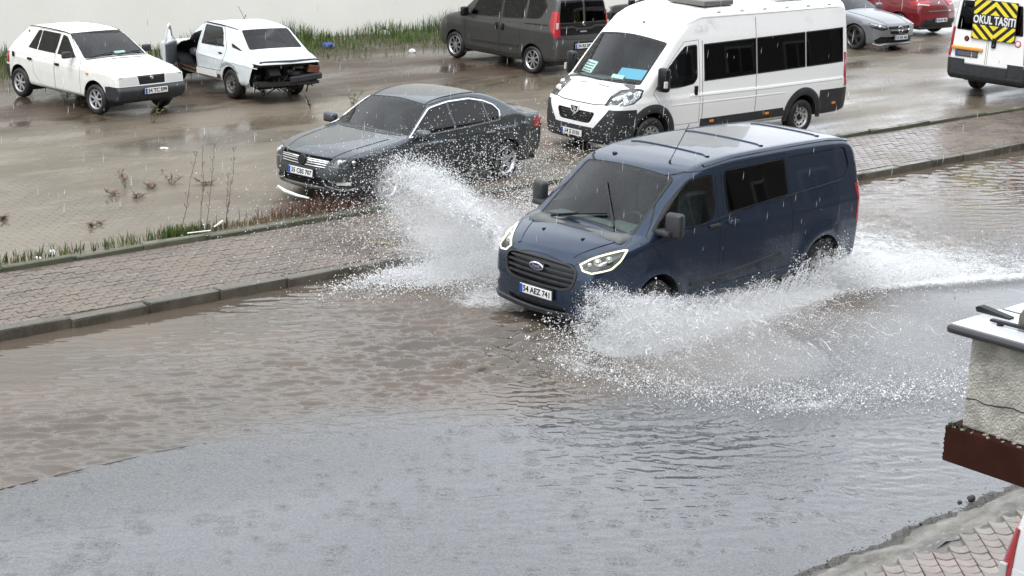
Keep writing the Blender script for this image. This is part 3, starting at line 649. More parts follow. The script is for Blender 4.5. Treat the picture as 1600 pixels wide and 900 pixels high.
def make_waves(n,l0,l1,mean,spread,seed):
    r=np.random.default_rng(seed); lam=np.exp(r.uniform(np.log(l0),np.log(l1),n)); th=mean+r.normal(0,spread,n); ph=r.uniform(0,2*np.pi,n)
    return [(2*np.pi/a*np.cos(b),2*np.pi/a*np.sin(b),c,a) for a,b,c in zip(lam,th,ph)]
WV=make_waves(52,.08,.36,R(97),R(19),11); WT=make_waves(40,.07,.3,0,3.0,5)
RD=np.random.default_rng(21); RINGS=[]
for _ in range(1500):
    s_,t_=RD.uniform(4,22),RD.uniform(7.9,13.4); RINGS.append((s_,t_,RD.uniform(.012,.075),RD.uniform(.0016,.0052)))
for _ in range(500): RINGS.append((RD.uniform(4,30),RD.uniform(13,17.1),RD.uniform(.012,.06),RD.uniform(.0005,.0014)))
def road_edge(S_): return 7.72+.02*np.sin(S_*1.9)+.015*np.sin(S_*4.7+1)+.012*np.sin(S_*9.1)+.05*np.exp(-((S_-12.3)/.45)**2)
def deep_field(S_,T_):
    seam=13.22+.05*np.sin(S_*.9)-.03*(S_-8)*(S_<8.4)-1.6*sst(9.5,13,S_)*sst(24,13,S_)+.25*np.sin(S_*2.1)*sst(9,12,S_)
    return sst(seam-.06-.9*sst(7.6,10,S_),seam+.12+.6*sst(7.6,10,S_),T_)
def water_z(S_,T_,fine=True):
    X,Y=S_*RC-T_*RS,S_*RS+T_*RC; x,y=van_local(X,Y); deep=deep_field(S_,T_); f=foam_field(S_,T_)
    patch=.62+.75*hsh(S_*1.1,T_*1.5,9); a=.00150*(deep*1.2+.10+.22*sst(8.5,13,S_))*np.clip(patch,.2,1.5)*(1-.68*sst(14.6,15.9,T_)*sst(12.5,9.5,S_))*(1+.45*np.exp(-((T_-14.1)/.8)**2)*sst(15,12,S_))*(1+1.3*np.exp(-((x-1)/3.2)**2-((y-1)/4)**2))*(1-.45*sst(16.2,17.2,T_))
    z=np.zeros_like(X)
    for kx,ky,p,lam in WV: z+=np.sin(kx*X+ky*Y+p)*(lam/.3)**.8
    z*=a; z+=.0012*np.sign(z)*np.minimum(np.abs(z)*400,1)*deep*.3
    tz=np.zeros_like(X)
    m=f>.05
    for kx,ky,p,lam in WT: tz[m]+=np.abs(np.sin(kx*X[m]+ky*Y[m]+p))*(lam/.2)
    z+=f*(tz/40-.45)*.16
    # bow wave and trough round the wheels, crest where the thrown sheet lands
    z+=.02*np.exp(-(pl_dist(LAND,x,y)/.35)**2)*sst(-4,-1,x)+.06*np.exp(-((x-1.25)/.35)**2-((y)/1.0)**2)
    edge=1.35+.42*np.maximum(-3.2-x,0); z+=.07*np.exp(-((y-edge)/.25)**2)*sst(-2.5,-3.6,x)*sst(-16,-6,x)
    for q,dd in ((2.4,.05),(3.3,.035)): # long wake waves trailing to the right
        e2=-.2-q*.5-.28*np.maximum(-3.2-x,0); z+=dd*.6*np.exp(-((y-e2)/.14)**2)*sst(-4,-6,x)
    # rain rings
    if fine:
        ns,ntt=S_.shape; s0,ds=S_[0,0],S_[1,0]-S_[0,0]; t0,dt=T_[0,0],T_[0,1]-T_[0,0]
        for (a_,b_,r_,h_) in RINGS:
            w=r_+.05; i0,i1=int((a_-w-s0)/ds),int((a_+w-s0)/ds)+2; j0,j1=int((b_-w-t0)/dt),int((b_+w-t0)/dt)+2
            i0,j0=max(i0,0),max(j0,0)
            if i1<=0 or j1<=0 or i0>=ns or j0>=ntt: continue
            d=np.hypot(S_[i0:i1,j0:j1]-a_,T_[i0:i1,j0:j1]-b_); z[i0:i1,j0:j1]+=h_*np.cos((d-r_)*2*np.pi/.052)*np.exp(-((d-r_)/.034)**2)-h_*1.9*np.exp(-(d/.024)**2)
    z+=grit(S_,T_)*np.random.default_rng(4).normal(0,.0013,z.shape)*(1 if fine else 0)
    # the sheet thins out to nothing at the near edge
    e=T_-road_edge(S_); z*=sst(-.05,.35,e); z+=-.10*sst(.06,-.25,e)
    return z
def water_mat():
    m=bpy.data.materials.new('flood water'); m.use_nodes=True; t=m.node_tree; n=t.nodes; l=t.links.new; b=n['Principled BSDF']
    def attr(k): a=n.new('ShaderNodeAttribute'); a.attribute_name=k; return a.outputs['Fac']
    tc=n.new('ShaderNodeTexCoord')
    def noise(s,d=5,r=.6):
        q=n.new('ShaderNodeTexNoise'); q.inputs['Scale'].default_value=s; q.inputs['Detail'].default_value=d; q.inputs['Roughness'].default_value=r; l(tc.outputs['Object'],q.inputs['Vector']); return q.outputs['Fac']
    def mix(f,a,bb):
        x=n.new('ShaderNodeMix'); x.data_type='RGBA'; l(f,x.inputs['Factor'])
        for k,v in (('A',a),('B',bb)):
            if isinstance(v,tuple): x.inputs[k].default_value=(*v,1)
            else: l(v,x.inputs[k])
        return x.outputs['Result']
    def rng(f,a,bb,c=0,d=1):
        q=n.new('ShaderNodeMapRange'); q.interpolation_type='SMOOTHSTEP'; q.inputs['From Min'].default_value=a; q.inputs['From Max'].default_value=bb; q.inputs['To Min'].default_value=c; q.inputs['To Max'].default_value=d; l(f,q.inputs['Value']); return q.outputs[0]
    def math_(op,a,bb):
        q=n.new('ShaderNodeMath'); q.operation=op
        for i,v in enumerate((a,bb)):
            if isinstance(v,(int,float)): q.inputs[i].default_value=v
            else: l(v,q.inputs[i])
        return q.outputs[0]
    mud=mix(rng(noise(.5,4),.35,.65),(.104,.080,.061),(.085,.072,.058)); asp=mix(rng(noise(55,4,.7),.35,.65),(.055,.058,.063),(.120,.125,.132))
    col=mix(attr('deep'),asp,mud)
    fo=attr('foam'); fn=math_('ADD',math_('MULTIPLY',noise(21,6,.7),.75),math_('MULTIPLY',noise(5,4,.6),.45)); ff=rng(math_('ADD',fn,fo),1.00,1.50)
    col=mix(ff,col,(.70,.72,.73)); l(col,b.inputs['Base Color'])
    l(rng(ff,0,1,.06,.6),b.inputs['Roughness']); b.inputs['Specular IOR Level'].default_value=.5; l(rng(attr('deep'),0,1,1.60,1.54),b.inputs['IOR'])
    # grit of the asphalt through the thin film, pitting by fine rain
    g=math_('MULTIPLY',noise(70,3,.7),attr('grit')); bu=n.new('ShaderNodeBump'); bu.inputs['Strength'].default_value=.5; bu.inputs['Distance'].default_value=.006; l(g,bu.inputs['Height'])
    fb=n.new('ShaderNodeBump'); fb.inputs['Distance'].default_value=.03; fb.inputs['Strength'].default_value=.7; l(math_('MULTIPLY',noise(26,5,.7),rng(fo,.15,.6)),fb.inputs['Height']); l(bu.outputs[0],fb.inputs['Normal']); l(fb.outputs[0],b.inputs['Normal'])
    return m
def grit(S_,T_):
    d=1-deep_field(S_,T_); g=sst(11.5,7.5,S_)*sst(11.2,12.6,T_+.35*(S_-8))*d*1.0+.75*np.exp(-((S_-12.4)/.9)**2-((T_-9.35)/.5)**2)+sst(8.6,8.0,T_)*.8
    return np.clip(g,0,1)
def water_patch(name,s0,s1,t0,t1,ds,fine):
    ns,ntt=int((s1-s0)/ds),int((t1-t0)/ds); S_,T_=np.meshgrid(np.linspace(s0,s1,ns+1),np.linspace(t0,t1,ntt+1),indexing='ij'); Z=WATER+water_z(S_,T_,fine)
    V=np.stack([S_*RC-T_*RS,S_*RS+T_*RC,Z],-1).reshape(-1,3); I=np.arange(V.shape[0]).reshape(ns+1,ntt+1); Q=np.stack([I[:-1,:-1],I[1:,:-1],I[1:,1:],I[:-1,1:]],-1).reshape(-1,4)
    return V,Q,foam_field(S_,T_).ravel(),deep_field(S_,T_).ravel(),grit(S_,T_).ravel()
parts=[water_patch('a',5.0,16.2,7.5,13.4,.0135,True),water_patch('b',3.2,16.2,13.4,17.22,.026,True),water_patch('f',3.2,5.0,7.5,13.4,.05,False),water_patch('c',16.2,34,7.5,17.22,.04,True),water_patch('d',34,75,7.7,17.22,.25,False),water_patch('e',-14,3.2,7.7,17.22,.25,False)]
Vs,Qs,Fs,Ds,Gs=[],[],[],[],[]; k0=0
for V,Q,f,d,g in parts: Vs.append(V); Qs.append(Q+k0); Fs.append(f); Ds.append(d); Gs.append(g); k0+=len(V)
tag(fastmesh('flood_water',np.concatenate(Vs),np.concatenate(Qs),water_mat(),attrs={'foam':np.concatenate(Fs),'deep':np.concatenate(Ds),'grit':np.concatenate(Gs)}),kind='structure')

# dark seam where the asphalt was patched
sv=[st(x,13.30-.012*(x-6)+.01*math.sin(x*3)-(.22*max(0,x-7.9)**1.5 if x>7.9 else 0),WATER+.001) for x in np.linspace(3.5,8.6,40)]
bm=bmesh.new(); tube(bm,sv,[.0058*(1-.6*k/39) for k in range(40)],5); tag(obj('asphalt_seam',bm,mat('tar seam',(.03,.03,.032),.4)),kind='structure')
# =================== kerbs and the paved footpath across the road ===================
KERB=None; KERB2=None
def kerb(name,t0,t1,z0,z1,s0,s1,m,length=1.0,seed=1,far=0):
    rg=random.Random(seed); root=tag(thing(name,None,None),kind='structure'); s=s0; meshes=[]
    for k in range(3):
        bm=bmesh.new(); bx(bm,(0,0,0),(length-.022,t1-t0,z1-z0),bev=.02,seg=2)
        for v in bm.verts: v.co+=Vector((rg.uniform(-.011,.011),rg.uniform(-.009,.009),rg.uniform(-.008,.008)))
        me=bpy.data.meshes.new('kerb_stone'); bm.to_mesh(me); bm.free(); me.materials.append(m); meshes.append(me)
    while s<s1:
        o=mesh_obj('kerb_stone',rg.choice(meshes),root); o.location=st(s+length/2,(t0+t1)/2+rg.uniform(-.018,.018),(z0+z1)/2+rg.uniform(-.014,.010)); o.rotation_euler=(rg.uniform(-.04,.04),rg.uniform(-.012,.012),RA+rg.uniform(-.014,.014)); s+=length
path=sheet('pavement',-12,75,17.3,19.55,-.014,.5,ground_mat('muddy path bed',(.085,.069,.057),(.070,.057,.047),(.098,.081,.068)))
def stained(name,c,silt,rough=.22,scale=.9):
    m=mat(name,c,rough,bump=.35,bscale=70,dist=.004); t=m.node_tree; n=t.nodes; l=t.links.new; b=n['Principled BSDF']
    ge=n.new('ShaderNodeNewGeometry'); oi=n.new('ShaderNodeObjectInfo'); no=n.new('ShaderNodeTexNoise'); no.inputs['Scale'].default_value=scale; no.inputs['Detail'].default_value=7; no.inputs['Roughness'].default_value=.65; l(ge.outputs['Position'],no.inputs['Vector'])
    r=n.new('ShaderNodeMapRange'); r.inputs['From Min'].default_value=.44; r.inputs['From Max'].default_value=.62; l(no.outputs['Fac'],r.inputs['Value'])
    hv=n.new('ShaderNodeHueSaturation'); hv.inputs['Color'].default_value=(*c,1); v=n.new('ShaderNodeMapRange'); v.inputs['To Min'].default_value=.80; v.inputs['To Max'].default_value=1.22; l(oi.outputs['Random'],v.inputs['Value']); l(v.outputs[0],hv.inputs['Value'])
    x=n.new('ShaderNodeMix'); x.data_type='RGBA'; x.inputs['B'].default_value=(*silt,1); l(hv.outputs['Color'],x.inputs['A']); l(r.outputs[0],x.inputs['Factor'])
    f=n.new('ShaderNodeTexNoise'); f.inputs['Scale'].default_value=30; f.inputs['Detail'].default_value=5; l(ge.outputs['Position'],f.inputs['Vector']); fr=n.new('ShaderNodeMapRange'); fr.inputs['To Min'].default_value=.72; fr.inputs['To Max'].default_value=1.28; l(f.outputs['Fac'],fr.inputs['Value'])
    k=n.new('ShaderNodeVectorMath'); k.operation='SCALE'; l(x.outputs['Result'],k.inputs[0]); l(fr.outputs[0],k.inputs['Scale']); l(k.outputs[0],b.inputs['Base Color'])
    q=n.new('ShaderNodeMapRange'); q.inputs['From Min'].default_value=.35; q.inputs['From Max'].default_value=.6; q.inputs['To Min'].default_value=.08; q.inputs['To Max'].default_value=rough+.16; l(no.outputs['Fac'],q.inputs['Value']); l(q.outputs[0],b.inputs['Roughness']); return m
PAV=[stained('footpath paver %d'%i,c,(.150,.122,.098)) for i,c in enumerate(((.118,.094,.080),(.104,.086,.074),(.132,.108,.092)))]
KERB=stained('wet concrete kerb',(.080,.076,.060),(.125,.110,.088),.3,2.2); KERB2=stained('mossy kerb',(.100,.100,.072),(.060,.070,.040),.35,2.2)
kerb('kerb',17.20,17.36,-.34,.005,2.2,48,KERB,1.0,1); kerb('kerb',19.50,19.62,-.2,.055,2.5,48,KERB2,1.0,2)
PL,PW=.225,.1125; G=.0045
def zig(): 
    a=.026; top=[(-PL/2+G,PW/2-G+a*0),(-PL*.25,PW/2-G+a),(0,PW/2-G),(PL*.25,PW/2-G+a),(PL/2-G,PW/2-G)]
    bot=[(x,y-PW+2*G) for x,y in reversed(top)]; return [(x,y-a/2) for x,y in top+bot]
def paver_geo(poly,h,inset=.006):
    n=len(poly); cx=sum(p[0] for p in poly)/n; cy=sum(p[1] for p in poly)/n; V=[(x,y,-h) for x,y in poly]+[(x,y,-inset*.7) for x,y in poly]+[(x+(cx-x)*.05,y+(cy-y)*.09,0) for x,y in poly]
    F_=[tuple(range(2*n,3*n))]
    for i in range(n):
        j=(i+1)%n; F_+= [(j,i,n+i,n+j),(n+j,n+i,2*n+i,2*n+j)]
    return V,F_
zp=list(reversed(zig())); zV,zF=paver_geo(zp,.04)
zmesh=[]
for m in PAV:
    me=bpy.data.meshes.new('paver'); me.from_pydata(zV,[],zF); me.materials.append(m); zmesh.append(me)
rest_V,rest_F,rest_M=[],[],[]; cells=[]
rg=random.Random(4)
for i in range(-20,330):
    for j in range(0,19):
        s_=3.2+i*PL+(j%2)*PL*.5; t_=17.40+PW/2+j*PW
        if t_>19.46: continue
        cells.append((s_+(0),t_))
def depth_rank(c): p=st(*c); return p.y
vis=[c for c in cells if 4.5<c[0]<36]
def in_frame(c):
    p=st(*c); q=p-Vector((0,0,CAMH)); zc=q.dot(fw); return 0<=800+FPX*q.dot(r2)/zc<=1600 and 0<=450+FPX*q.dot(d2)/zc<=900
near=sorted([c for c in vis if in_frame(c) and c[0]<13.5],key=depth_rank)[:300]; nset=set(near)
for c in vis:
    tilt=(rg.gauss(0,.006),rg.gauss(0,.006)); dz=rg.gauss(0,.0022)-.002; mi=rg.choices((0,1,2),(5,3,3))[0]; yaw=RA+rg.gauss(0,.008)
    if c in nset:
        o=mesh_obj('paver',zmesh[mi],path); o.location=st(c[0],c[1],dz); o.rotation_euler=(tilt[0],tilt[1],yaw)
    else:
        Mx=Matrix.Translation(st(c[0],c[1],dz))@Matrix.Rotation(yaw,4,'Z')@Matrix.Rotation(tilt[0],4,'X'); b0=len(rest_V)
        rest_V+=[tuple(Mx@Vector(v)) for v in zV]; rest_F+=[tuple(b0+k for k in f) for f in zF]; rest_M+=[mi]*len(zF)
o=pydata('far_pavers',rest_V,rest_F,PAV,path); o.data.polygons.foreach_set('material_index',rest_M); o['kind']='stuff'

# =================== near pavement with fish-scale blocks ===================
near_p=sheet('near_pavement',4,40,-6,7.42,-.030,.5,ground_mat('grey cement bed',(.12,.112,.098),(.09,.085,.075),(.15,.142,.125),rough=(.3,.6),scale=1.5))
NB=[stained('block %d'%i,c,(.20,.19,.165),.38,1.6) for i,c in enumerate(((.215,.165,.155),(.225,.18,.168),(.215,.195,.16),(.22,.207,.185)))]
def scale_poly(w=.158,h=.130):
    P=[]; n=8
    for k in range(n+1): u=-1+2*k/n; P.append((u*w/2*.965,-h*.34*(1-u*u)-h/2+.004))
    for k in range(n+1): u=1-2*k/n; P.append((u*w/2*.965,-h*.34*(1-u*u)+h/2-.008))
    return P
sV,sF=paver_geo(scale_poly(),.05,.008); smesh=[]
for m in NB:
    me=bpy.data.meshes.new('paving_block'); me.from_pydata(sV,[],sF); me.materials.append(m); smesh.append(me)
cnt=0
for j in range(-14,26):
    for i in range(-12,22):
        x=3.0+i*.160+rg.gauss(0,.002); y=12.75+j*.131+i*.012+rg.gauss(0,.002); s_=x*RC+y*RS; t_=-x*RS+y*RC
        lim=7.30-.05*math.sin(s_*1.7)
        if t_>lim or t_<5.2 or s_<9.6 or s_>14.2 or t_<6.1 or cnt>=290: continue
        mi=rg.choices((0,1,2,3),(5,4,1.4,1.0) if s_<12.6 else (2,2,2,3))[0]
        o=mesh_obj('paving_block',smesh[mi],near_p); o.location=(x,y,rg.gauss(-.003,.0018)); o.rotation_euler=(rg.gauss(0,.008),rg.gauss(0,.008),.04+rg.gauss(0,.01)); cnt+=1
# broken cement edging between road and blocks
def edging():
    n=220; ss=np.linspace(5,26,n); Vv=[];Ff=[]; r=np.random.default_rng(2)
    prof=[(.16,-.16),(.05,-.105),(-.03,-.085),(-.09,-.065),(-.14,-.022),(-.20,-.012),(-.30,-.011),(-.44,-.030)]
    for s_ in ss:
        for k,(dt,z) in enumerate(prof):
            e=float(road_edge(np.array(s_))); Vv.append(tuple(st(s_+r.normal(0,.012),e+dt+r.normal(0,.022),z+r.normal(0,.007))))
    m_=len(prof)
    for i in range(n-1):
        for k in range(m_-1): Ff.append((i*m_+k,i*m_+k+1,(i+1)*m_+k+1,(i+1)*m_+k))
    Vv=np.array(Vv); o=tag(fastmesh('near_kerb',Vv,np.array(Ff)[:,::-1],[ground_mat('broken cement edge',(.19,.18,.155),(.085,.082,.075),(.25,.24,.205),rough=(.35,.65),scale=3.0),mat('crumbled asphalt edge',(.085,.081,.073),.6,nscale=45,namt=.6,bump=1,bscale=80,dist=.02)]),kind='structure')
    o.data.polygons.foreach_set('material_index',[1 if i%(m_-1)<4 else 0 for i in range(len(Ff))]); return o
edging()
def pebbles():
    r=np.random.default_rng(8); V=[];Fc=[]
    for k in range(5000):
        s_=r.uniform(8,24); e=float(road_edge(np.array(s_))); t_=e+r.normal(-.04,.06) if r.random()<.85 else e-.3+r.normal(0,.12); rad=abs(r.normal(.004,.005))+.002; p=st(s_,t_,-.075 if t_>e-.15 else -.035); b=len(V)
        for q in ((1,0,0),(-.4,.9,0),(-.5,-.8,0),(0,0,.8)): V.append(tuple(p+Vector(q)*rad*r.uniform(.7,1.3)))
        Fc+=[(b,b+1,b+3),(b+1,b+2,b+3),(b+2,b,b+3)]
    return tag(pydata('gravel',V,Fc,mat('dark grit',(.10,.098,.09),.6,nscale=30,namt=.6)),kind='stuff')
pebbles()
for k,(s_,t_,r_) in enumerate(((13.02,7.78,.036),(12.85,7.79,.022),(12.15,7.72,.017))):
    bm=bmesh.new(); bmesh.ops.create_icosphere(bm,subdivisions=2,radius=r_); rr=random.Random(k)
    for v in bm.verts: v.co*=rr.uniform(.8,1.15)
    o=obj('stone',bm,mat('dark stone %d'%k,(.045,.043,.042),.6),loc=st(s_,t_,-.055)); tag(o,('largest dark stone at the kerb edge beneath the brown balcony band','middling dark stone in the water beside the largest kerb stone','small dark stone at the broken kerb edge left of the others')[k],'stone',)

# =================== long plastered wall behind the lot ===================
def wall():
    root=thing('wall','long cream plastered wall closing the back of the lot','wall',st(0,0,0)); 
    m=mat('cream plaster',(.87,.86,.795),.8,nscale=.35,namt=.045,bump=.5,bscale=26,dist=.006)
    bm=bmesh.new(); bx(bm,(0,0,0),(58,.28,9.8)); o=obj('plaster_face',bm,m,root); o.location=st(14.5,35.75,4.85); o.rotation_euler=(0,0,RA)
    bm=bmesh.new(); bx(bm,(0,0,0),(58.2,.40,.12),bev=.02); o=obj('coping',bm,KERB,root); o.location=st(14.5,35.75,9.82); o.rotation_euler=(0,0,RA)
wall()
# =================== dark blue van in the flooded road ===================
def build_van():
    c=Car('van','van','dark blue panel van splashing through the flooded road with lit headlights','van',(1.018,20.308,-2.355),-.18,.05,MAT['blue_paint'])
    Rt=c.root; c.arches([(0,.36),(-3.3,.36)],.405,zb=.05)
    # windscreen
    ws=rounded([(.28,-.76,1.245),(.28,.76,1.245),(-.5,.70,1.835),(-.5,-.70,1.835)],.06)
    c.pane(ws,(.6,0,.8),'windscreen',MAT['glass'],off=-.004,ring=.035,thr=.25,cond=lambda p:p.z>1.15 and p.x>-.8)
    for sd in (1,-1):
        D=LR(sd)
        g=rounded(S([(.10,1.265),(-.20,1.53),(-.44,1.70),(-.62,1.80),(-1.04,1.81),(-1.06,1.40),(-.97,1.27),(-.80,1.235)],sd),.05)
        win=c.pane(g,D,'window',MAT['glass'],off=-.006,ring=.018,cond=lambda p:p.z>1.1)
        g=rounded(S([(-1.285,1.835),(-2.505,1.845),(-2.525,1.385),(-1.285,1.315)],sd),.05)
        sw=c.pane(g,D,'window',MAT['dark_glass'],off=-.004,ring=.015,cond=lambda p:p.z>1.1)
        # pressed blind panel behind the sliding door
        g=rounded(S([(-2.575,1.85),(-3.86,1.845),(-3.93,1.57),(-3.79,1.44),(-2.575,1.385)],sd),.06)
        fs=c.cut(g,D,cond=lambda p:p.z>1.1); c.take(fs,'side_panel',MAT['blue_paint'],off=-.016,srim=.022)
        # doors
        g=S([(.18,1.21),(-.42,1.79),(-.66,1.87),(-1.10,1.875),(-1.13,.45),(-.46,.45)],sd)
        fd=c.pane(g,D,'front_door',[c.paint,MAT['seal']],ring=.007,ringdepth=.01,srim=.015,cond=lambda p:abs(p.y)>.5)
        g=S([(-1.20,1.89),(-2.54,1.90),(-2.62,.45),(-1.20,.45)],sd)
        sdr=c.pane(g,D,'sliding_door',[c.paint,MAT['seal']],ring=.007,ringdepth=.01,srim=.015,cond=lambda p:abs(p.y)>.5)
        if win: win.parent=fd
        if sw: sw.parent=sdr
        # headlamp
        hl=[(.96,.56,.955),(.80,.68,1.05),(.62,.80,1.105),(.45,.90,1.13),(.60,.93,1.0),(.74,.92,.915),(.92,.74,.855),(.96,.62,.875)]
        fs=c.cut(mirrored(hl,sd),(.72,.69*sd,.1),thr=.1,cond=lambda p:p.x>.2)
        lamp=c.take(fs,'headlight',MAT['lens'],off=0,ring=.0,srim=.07)
        if lamp:
            cy=[(p[0],p[1],p[2]) for p in mirrored(hl,sd)]
            ctr=Vector((.74,.77*sd,.98)); bm=bmesh.new()
            back=[Vector(p)*.94+ctr*.06-Vector((.72,.69*sd,.0))*.055 for p in cy]
            vs=[bm.verts.new(p) for p in back]; bm.faces.new(vs); obj('lamp_bowl',bm,MAT['dark_lamp'],lamp)
            for q,rr in (((.80,.74*sd,.965),.052),((.70,.82*sd,1.0),.045),((.86,.67*sd,.935),.03)):
                bm=bmesh.new(); bmesh.ops.create_uvsphere(bm,u_segments=14,v_segments=8,radius=rr); bmesh.ops.translate(bm,vec=Vector(q)-Vector((.72,.69*sd,0))*.035,verts=bm.verts); obj('bulb',bm,MAT['reflector'],lamp,smooth=True)
            ctr3=Vector((.73,.80*sd,.985)); ring=[tuple(Vector(p)*.93+ctr3*.07) for p in cy]
            c.line('light_strip',ring,.020,.006,MAT['drl'],parent=lamp,n=60,off=-.012,closed=True)
        # mirror
        bm=bmesh.new(); bx(bm,(-.10,1.10*sd,1.36),(.13,.22,.30),rot=Matrix.Rotation(.25*sd,3,'Z'),bev=.045,seg=3)
        mr=obj('door_mirror',bm,MAT['plastic'],Rt,smooth=True,angle=60)
        bm=bmesh.new(); bx(bm,(-.04,1.0*sd,1.265),(.16,.24,.07),bev=.025); obj('mirror_arm',bm,MAT['plastic'],mr,smooth=True)
        # handles, moulding, quarter triangle, rails
        for x in (-1.0,-1.36):
            y=c.sy(x,1.2,sd); bm=box((x,y+.012*sd,1.21),(.20,.035,.04),bev=.015); obj('handle',bm,c.paint if x<-1.2 else MAT['plastic'],fd if x>-1.2 else sdr)
        c.line('side_moulding',[(-.62,.98*sd,.53),(-1.5,.98*sd,.575),(-2.40,.98*sd,.66)],.045,.012,MAT['plastic'])
        c.line('waist_crease',[(.30,.95*sd,1.19),(-.43,.97*sd,1.205),(-1.2,.96*sd,1.285),(-2.5,.93*sd,1.365),(-3.70,.9*sd,1.425)],.03,.006,c.paint,n=40)
        c.line('roof_rail',[(-.95,.79*sd,1.93),(-1.5,.76*sd,1.965),(-3.5,.73*sd,1.965),(-4.0,.74*sd,1.93)],.05,.012,MAT['blue_paint'],n=40)
        # bumper corner fog recess
        fs=c.cut(mirrored([(1.0,.66,.60),(.86,.80,.62),(.80,.86,.48),(.95,.72,.42)],sd),(.75,.66*sd,0),thr=.1,cond=lambda p:p.x>.4)
        c.take(fs,'fog_lamp_recess',MAT['plastic'],off=-.03,srim=.035)
        # tail lamp
        fs=c.cut(mirrored([(-4.3,.80,1.35),(-4.1,.96,1.35),(-4.1,.96,.85),(-4.3,.84,.85)],sd),(-.75,.66*sd,0),thr=.1,cond=lambda p:p.x<-3.9)
        c.take(fs,'tail_light',MAT['red_lens'],off=.006,rim=.02,srim=.02)
    # grille: one wide mouth with five bars
    gp=rounded([(1,-.50,.93),(1,.50,.93),(1,.585,.85),(1,.53,.66),(1,.40,.615),(1,-.40,.615),(1,-.53,.66),(1,-.585,.85)],.05)
    fs=c.cut(gp,'F',thr=.2,cond=lambda p:p.x>.6); gr=c.take(fs,'grille',MAT['black'],off=-.05,srim=.06)
    for z,wd in ((.895,.53),(.825,.565),(.755,.55),(.69,.52)):
        c.line('grille_bar',[(1.05,-wd,z),(1.07,0,z),(1.05,wd,z)],.030,.010,MAT['plastic'],parent=gr,off=-.02)
    bm=bmesh.new(); 
    for sd in (1,-1): pass
    c.line('grille_frame',[(1,y,z) for _,y,z in gp],.03,.012,MAT['plastic'],n=70,closed=True,parent=gr)
    x=c.sx(.0,.825); bm=bmesh.new(); n=28; o=[bm.verts.new((x+.02,.115*math.cos(2*math.pi*k/n),.825+.05*math.sin(2*math.pi*k/n))) for k in range(n)]
    i=[bm.verts.new((x+.026,.098*math.cos(2*math.pi*k/n),.825+.037*math.sin(2*math.pi*k/n))) for k in range(n)]; b=[bm.verts.new((x-.01,.115*math.cos(2*math.pi*k/n),.825+.05*math.sin(2*math.pi*k/n))) for k in range(n)]
    for k in range(n):
        bm.faces.new((o[k],o[(k+1)%n],i[(k+1)%n],i[k])); bm.faces.new((b[k],b[(k+1)%n],o[(k+1)%n],o[k]))
    f=bm.faces.new(i); bmesh.ops.recalc_face_normals(bm,faces=bm.faces); f.material_index=1
    em=obj('emblem',bm,[MAT['chrome'],mat('emblem blue',(.012,.03,.10),.25)],Rt)
    me=text_mesh('Ford',.062,bold=.001); me.transform(Matrix(((0,0,1,x+.028),(1,0,0,0),(0,1,0,.825),(0,0,0,1)))); me.materials.append(MAT['chrome']); mesh_obj('lettering',me,em)
    # lower intake and plate
    fs=c.cut(rounded([(1,-.50,.40),(1,.50,.40),(1,.42,.31),(1,-.42,.31)],.03),'F',thr=.2,cond=lambda p:p.x>.6); c.take(fs,'lower_intake',MAT['black'],off=-.03,srim=.04)
    c.plate((c.sx(0.03,.525)+.022,.035,.525),(1,0,-.03),'54 AEZ 741')
    c.line('bumper_lip',[(.88,-.78,.335),(1.04,-.4,.30),(1.06,0,.29),(1.04,.4,.30),(.88,.78,.335)],.07,.02,MAT['plastic'],n=40)
    # bonnet
    bonnet=c.pane([(.98,-.50,1),(.98,.50,1),(.80,.66,1),(.46,.84,1),(.30,.80,1),(.30,-.80,1),(.46,-.84,1),(.80,-.66,1)],'T','bonnet',[c.paint,MAT['seal']],ring=.008,ringdepth=.012,srim=.02,thr=.25,cond=lambda p:p.z>.9 and p.z<1.32 and p.x>.2)
    for y in (.32,-.32):
        bm=box((.62,y,c.sz(.62,y)+.006),(.05,.03,.014),bev=.005); obj('washer_jet',bm,MAT['black'],bonnet)
    c.line('cowl',[(.30,-.74,1.25),(.40,-.4,1.235),(.42,0,1.23),(.40,.4,1.235),(.30,.74,1.25)],.11,.008,MAT['plastic'],n=30)
    for sd in (1,-1): c.line('bonnet_crease',[(.92,.44*sd,1.02),(.70,.56*sd,1.12),(.45,.68*sd,1.19)],.05,.008,c.paint)
    # wipers: one parked low, one swept up
    def wiper(a,b,lift=.03):
        bm=bmesh.new(); A=Vector(c.F.snap(np.array([a]))[0]); B=Vector(c.F.snap(np.array([b]))[0]); up=Vector((.6,0,.8))*lift
        P=[A.lerp(B,k/8)*1.0 for k in range(9)]; P=[Vector(c.F.snap(np.array([p[:]]))[0])+up for p in P]
        tube(bm,P,.014,6); tube(bm,[P[0]-up*.6,P[0]+up*.4,P[4]+up*.5],.011,6); obj('wiper',bm,MAT['black'],Rt)
    wiper((.34,-.46,1.235),(.15,.27,1.36)); wiper((.27,.50,1.26),(-.22,-.10,1.655))
    # roof: ribs, aerial, knob, trailing edge
    for x,a in ((-1.27,.62),(-2.33,.62),(-3.62,.55)):
        c.line('roof_rib',[(x+.05,-a,1.98),(x,-a*.85,1.99),(x,a*.85,1.99),(x+.05,a,1.98)],.055,.014,MAT['blue_paint'],n=30)
    bm=bmesh.new(); q=c.sz(-.74,.42); tube(bm,[(-.74,.42,q-.01),(-.76,.42,q+.03)],.014,8); tube(bm,[(-.76,.42,q+.03),(-1.15,.36,q+.42)],.0055,6); obj('aerial',bm,MAT['black'],Rt)
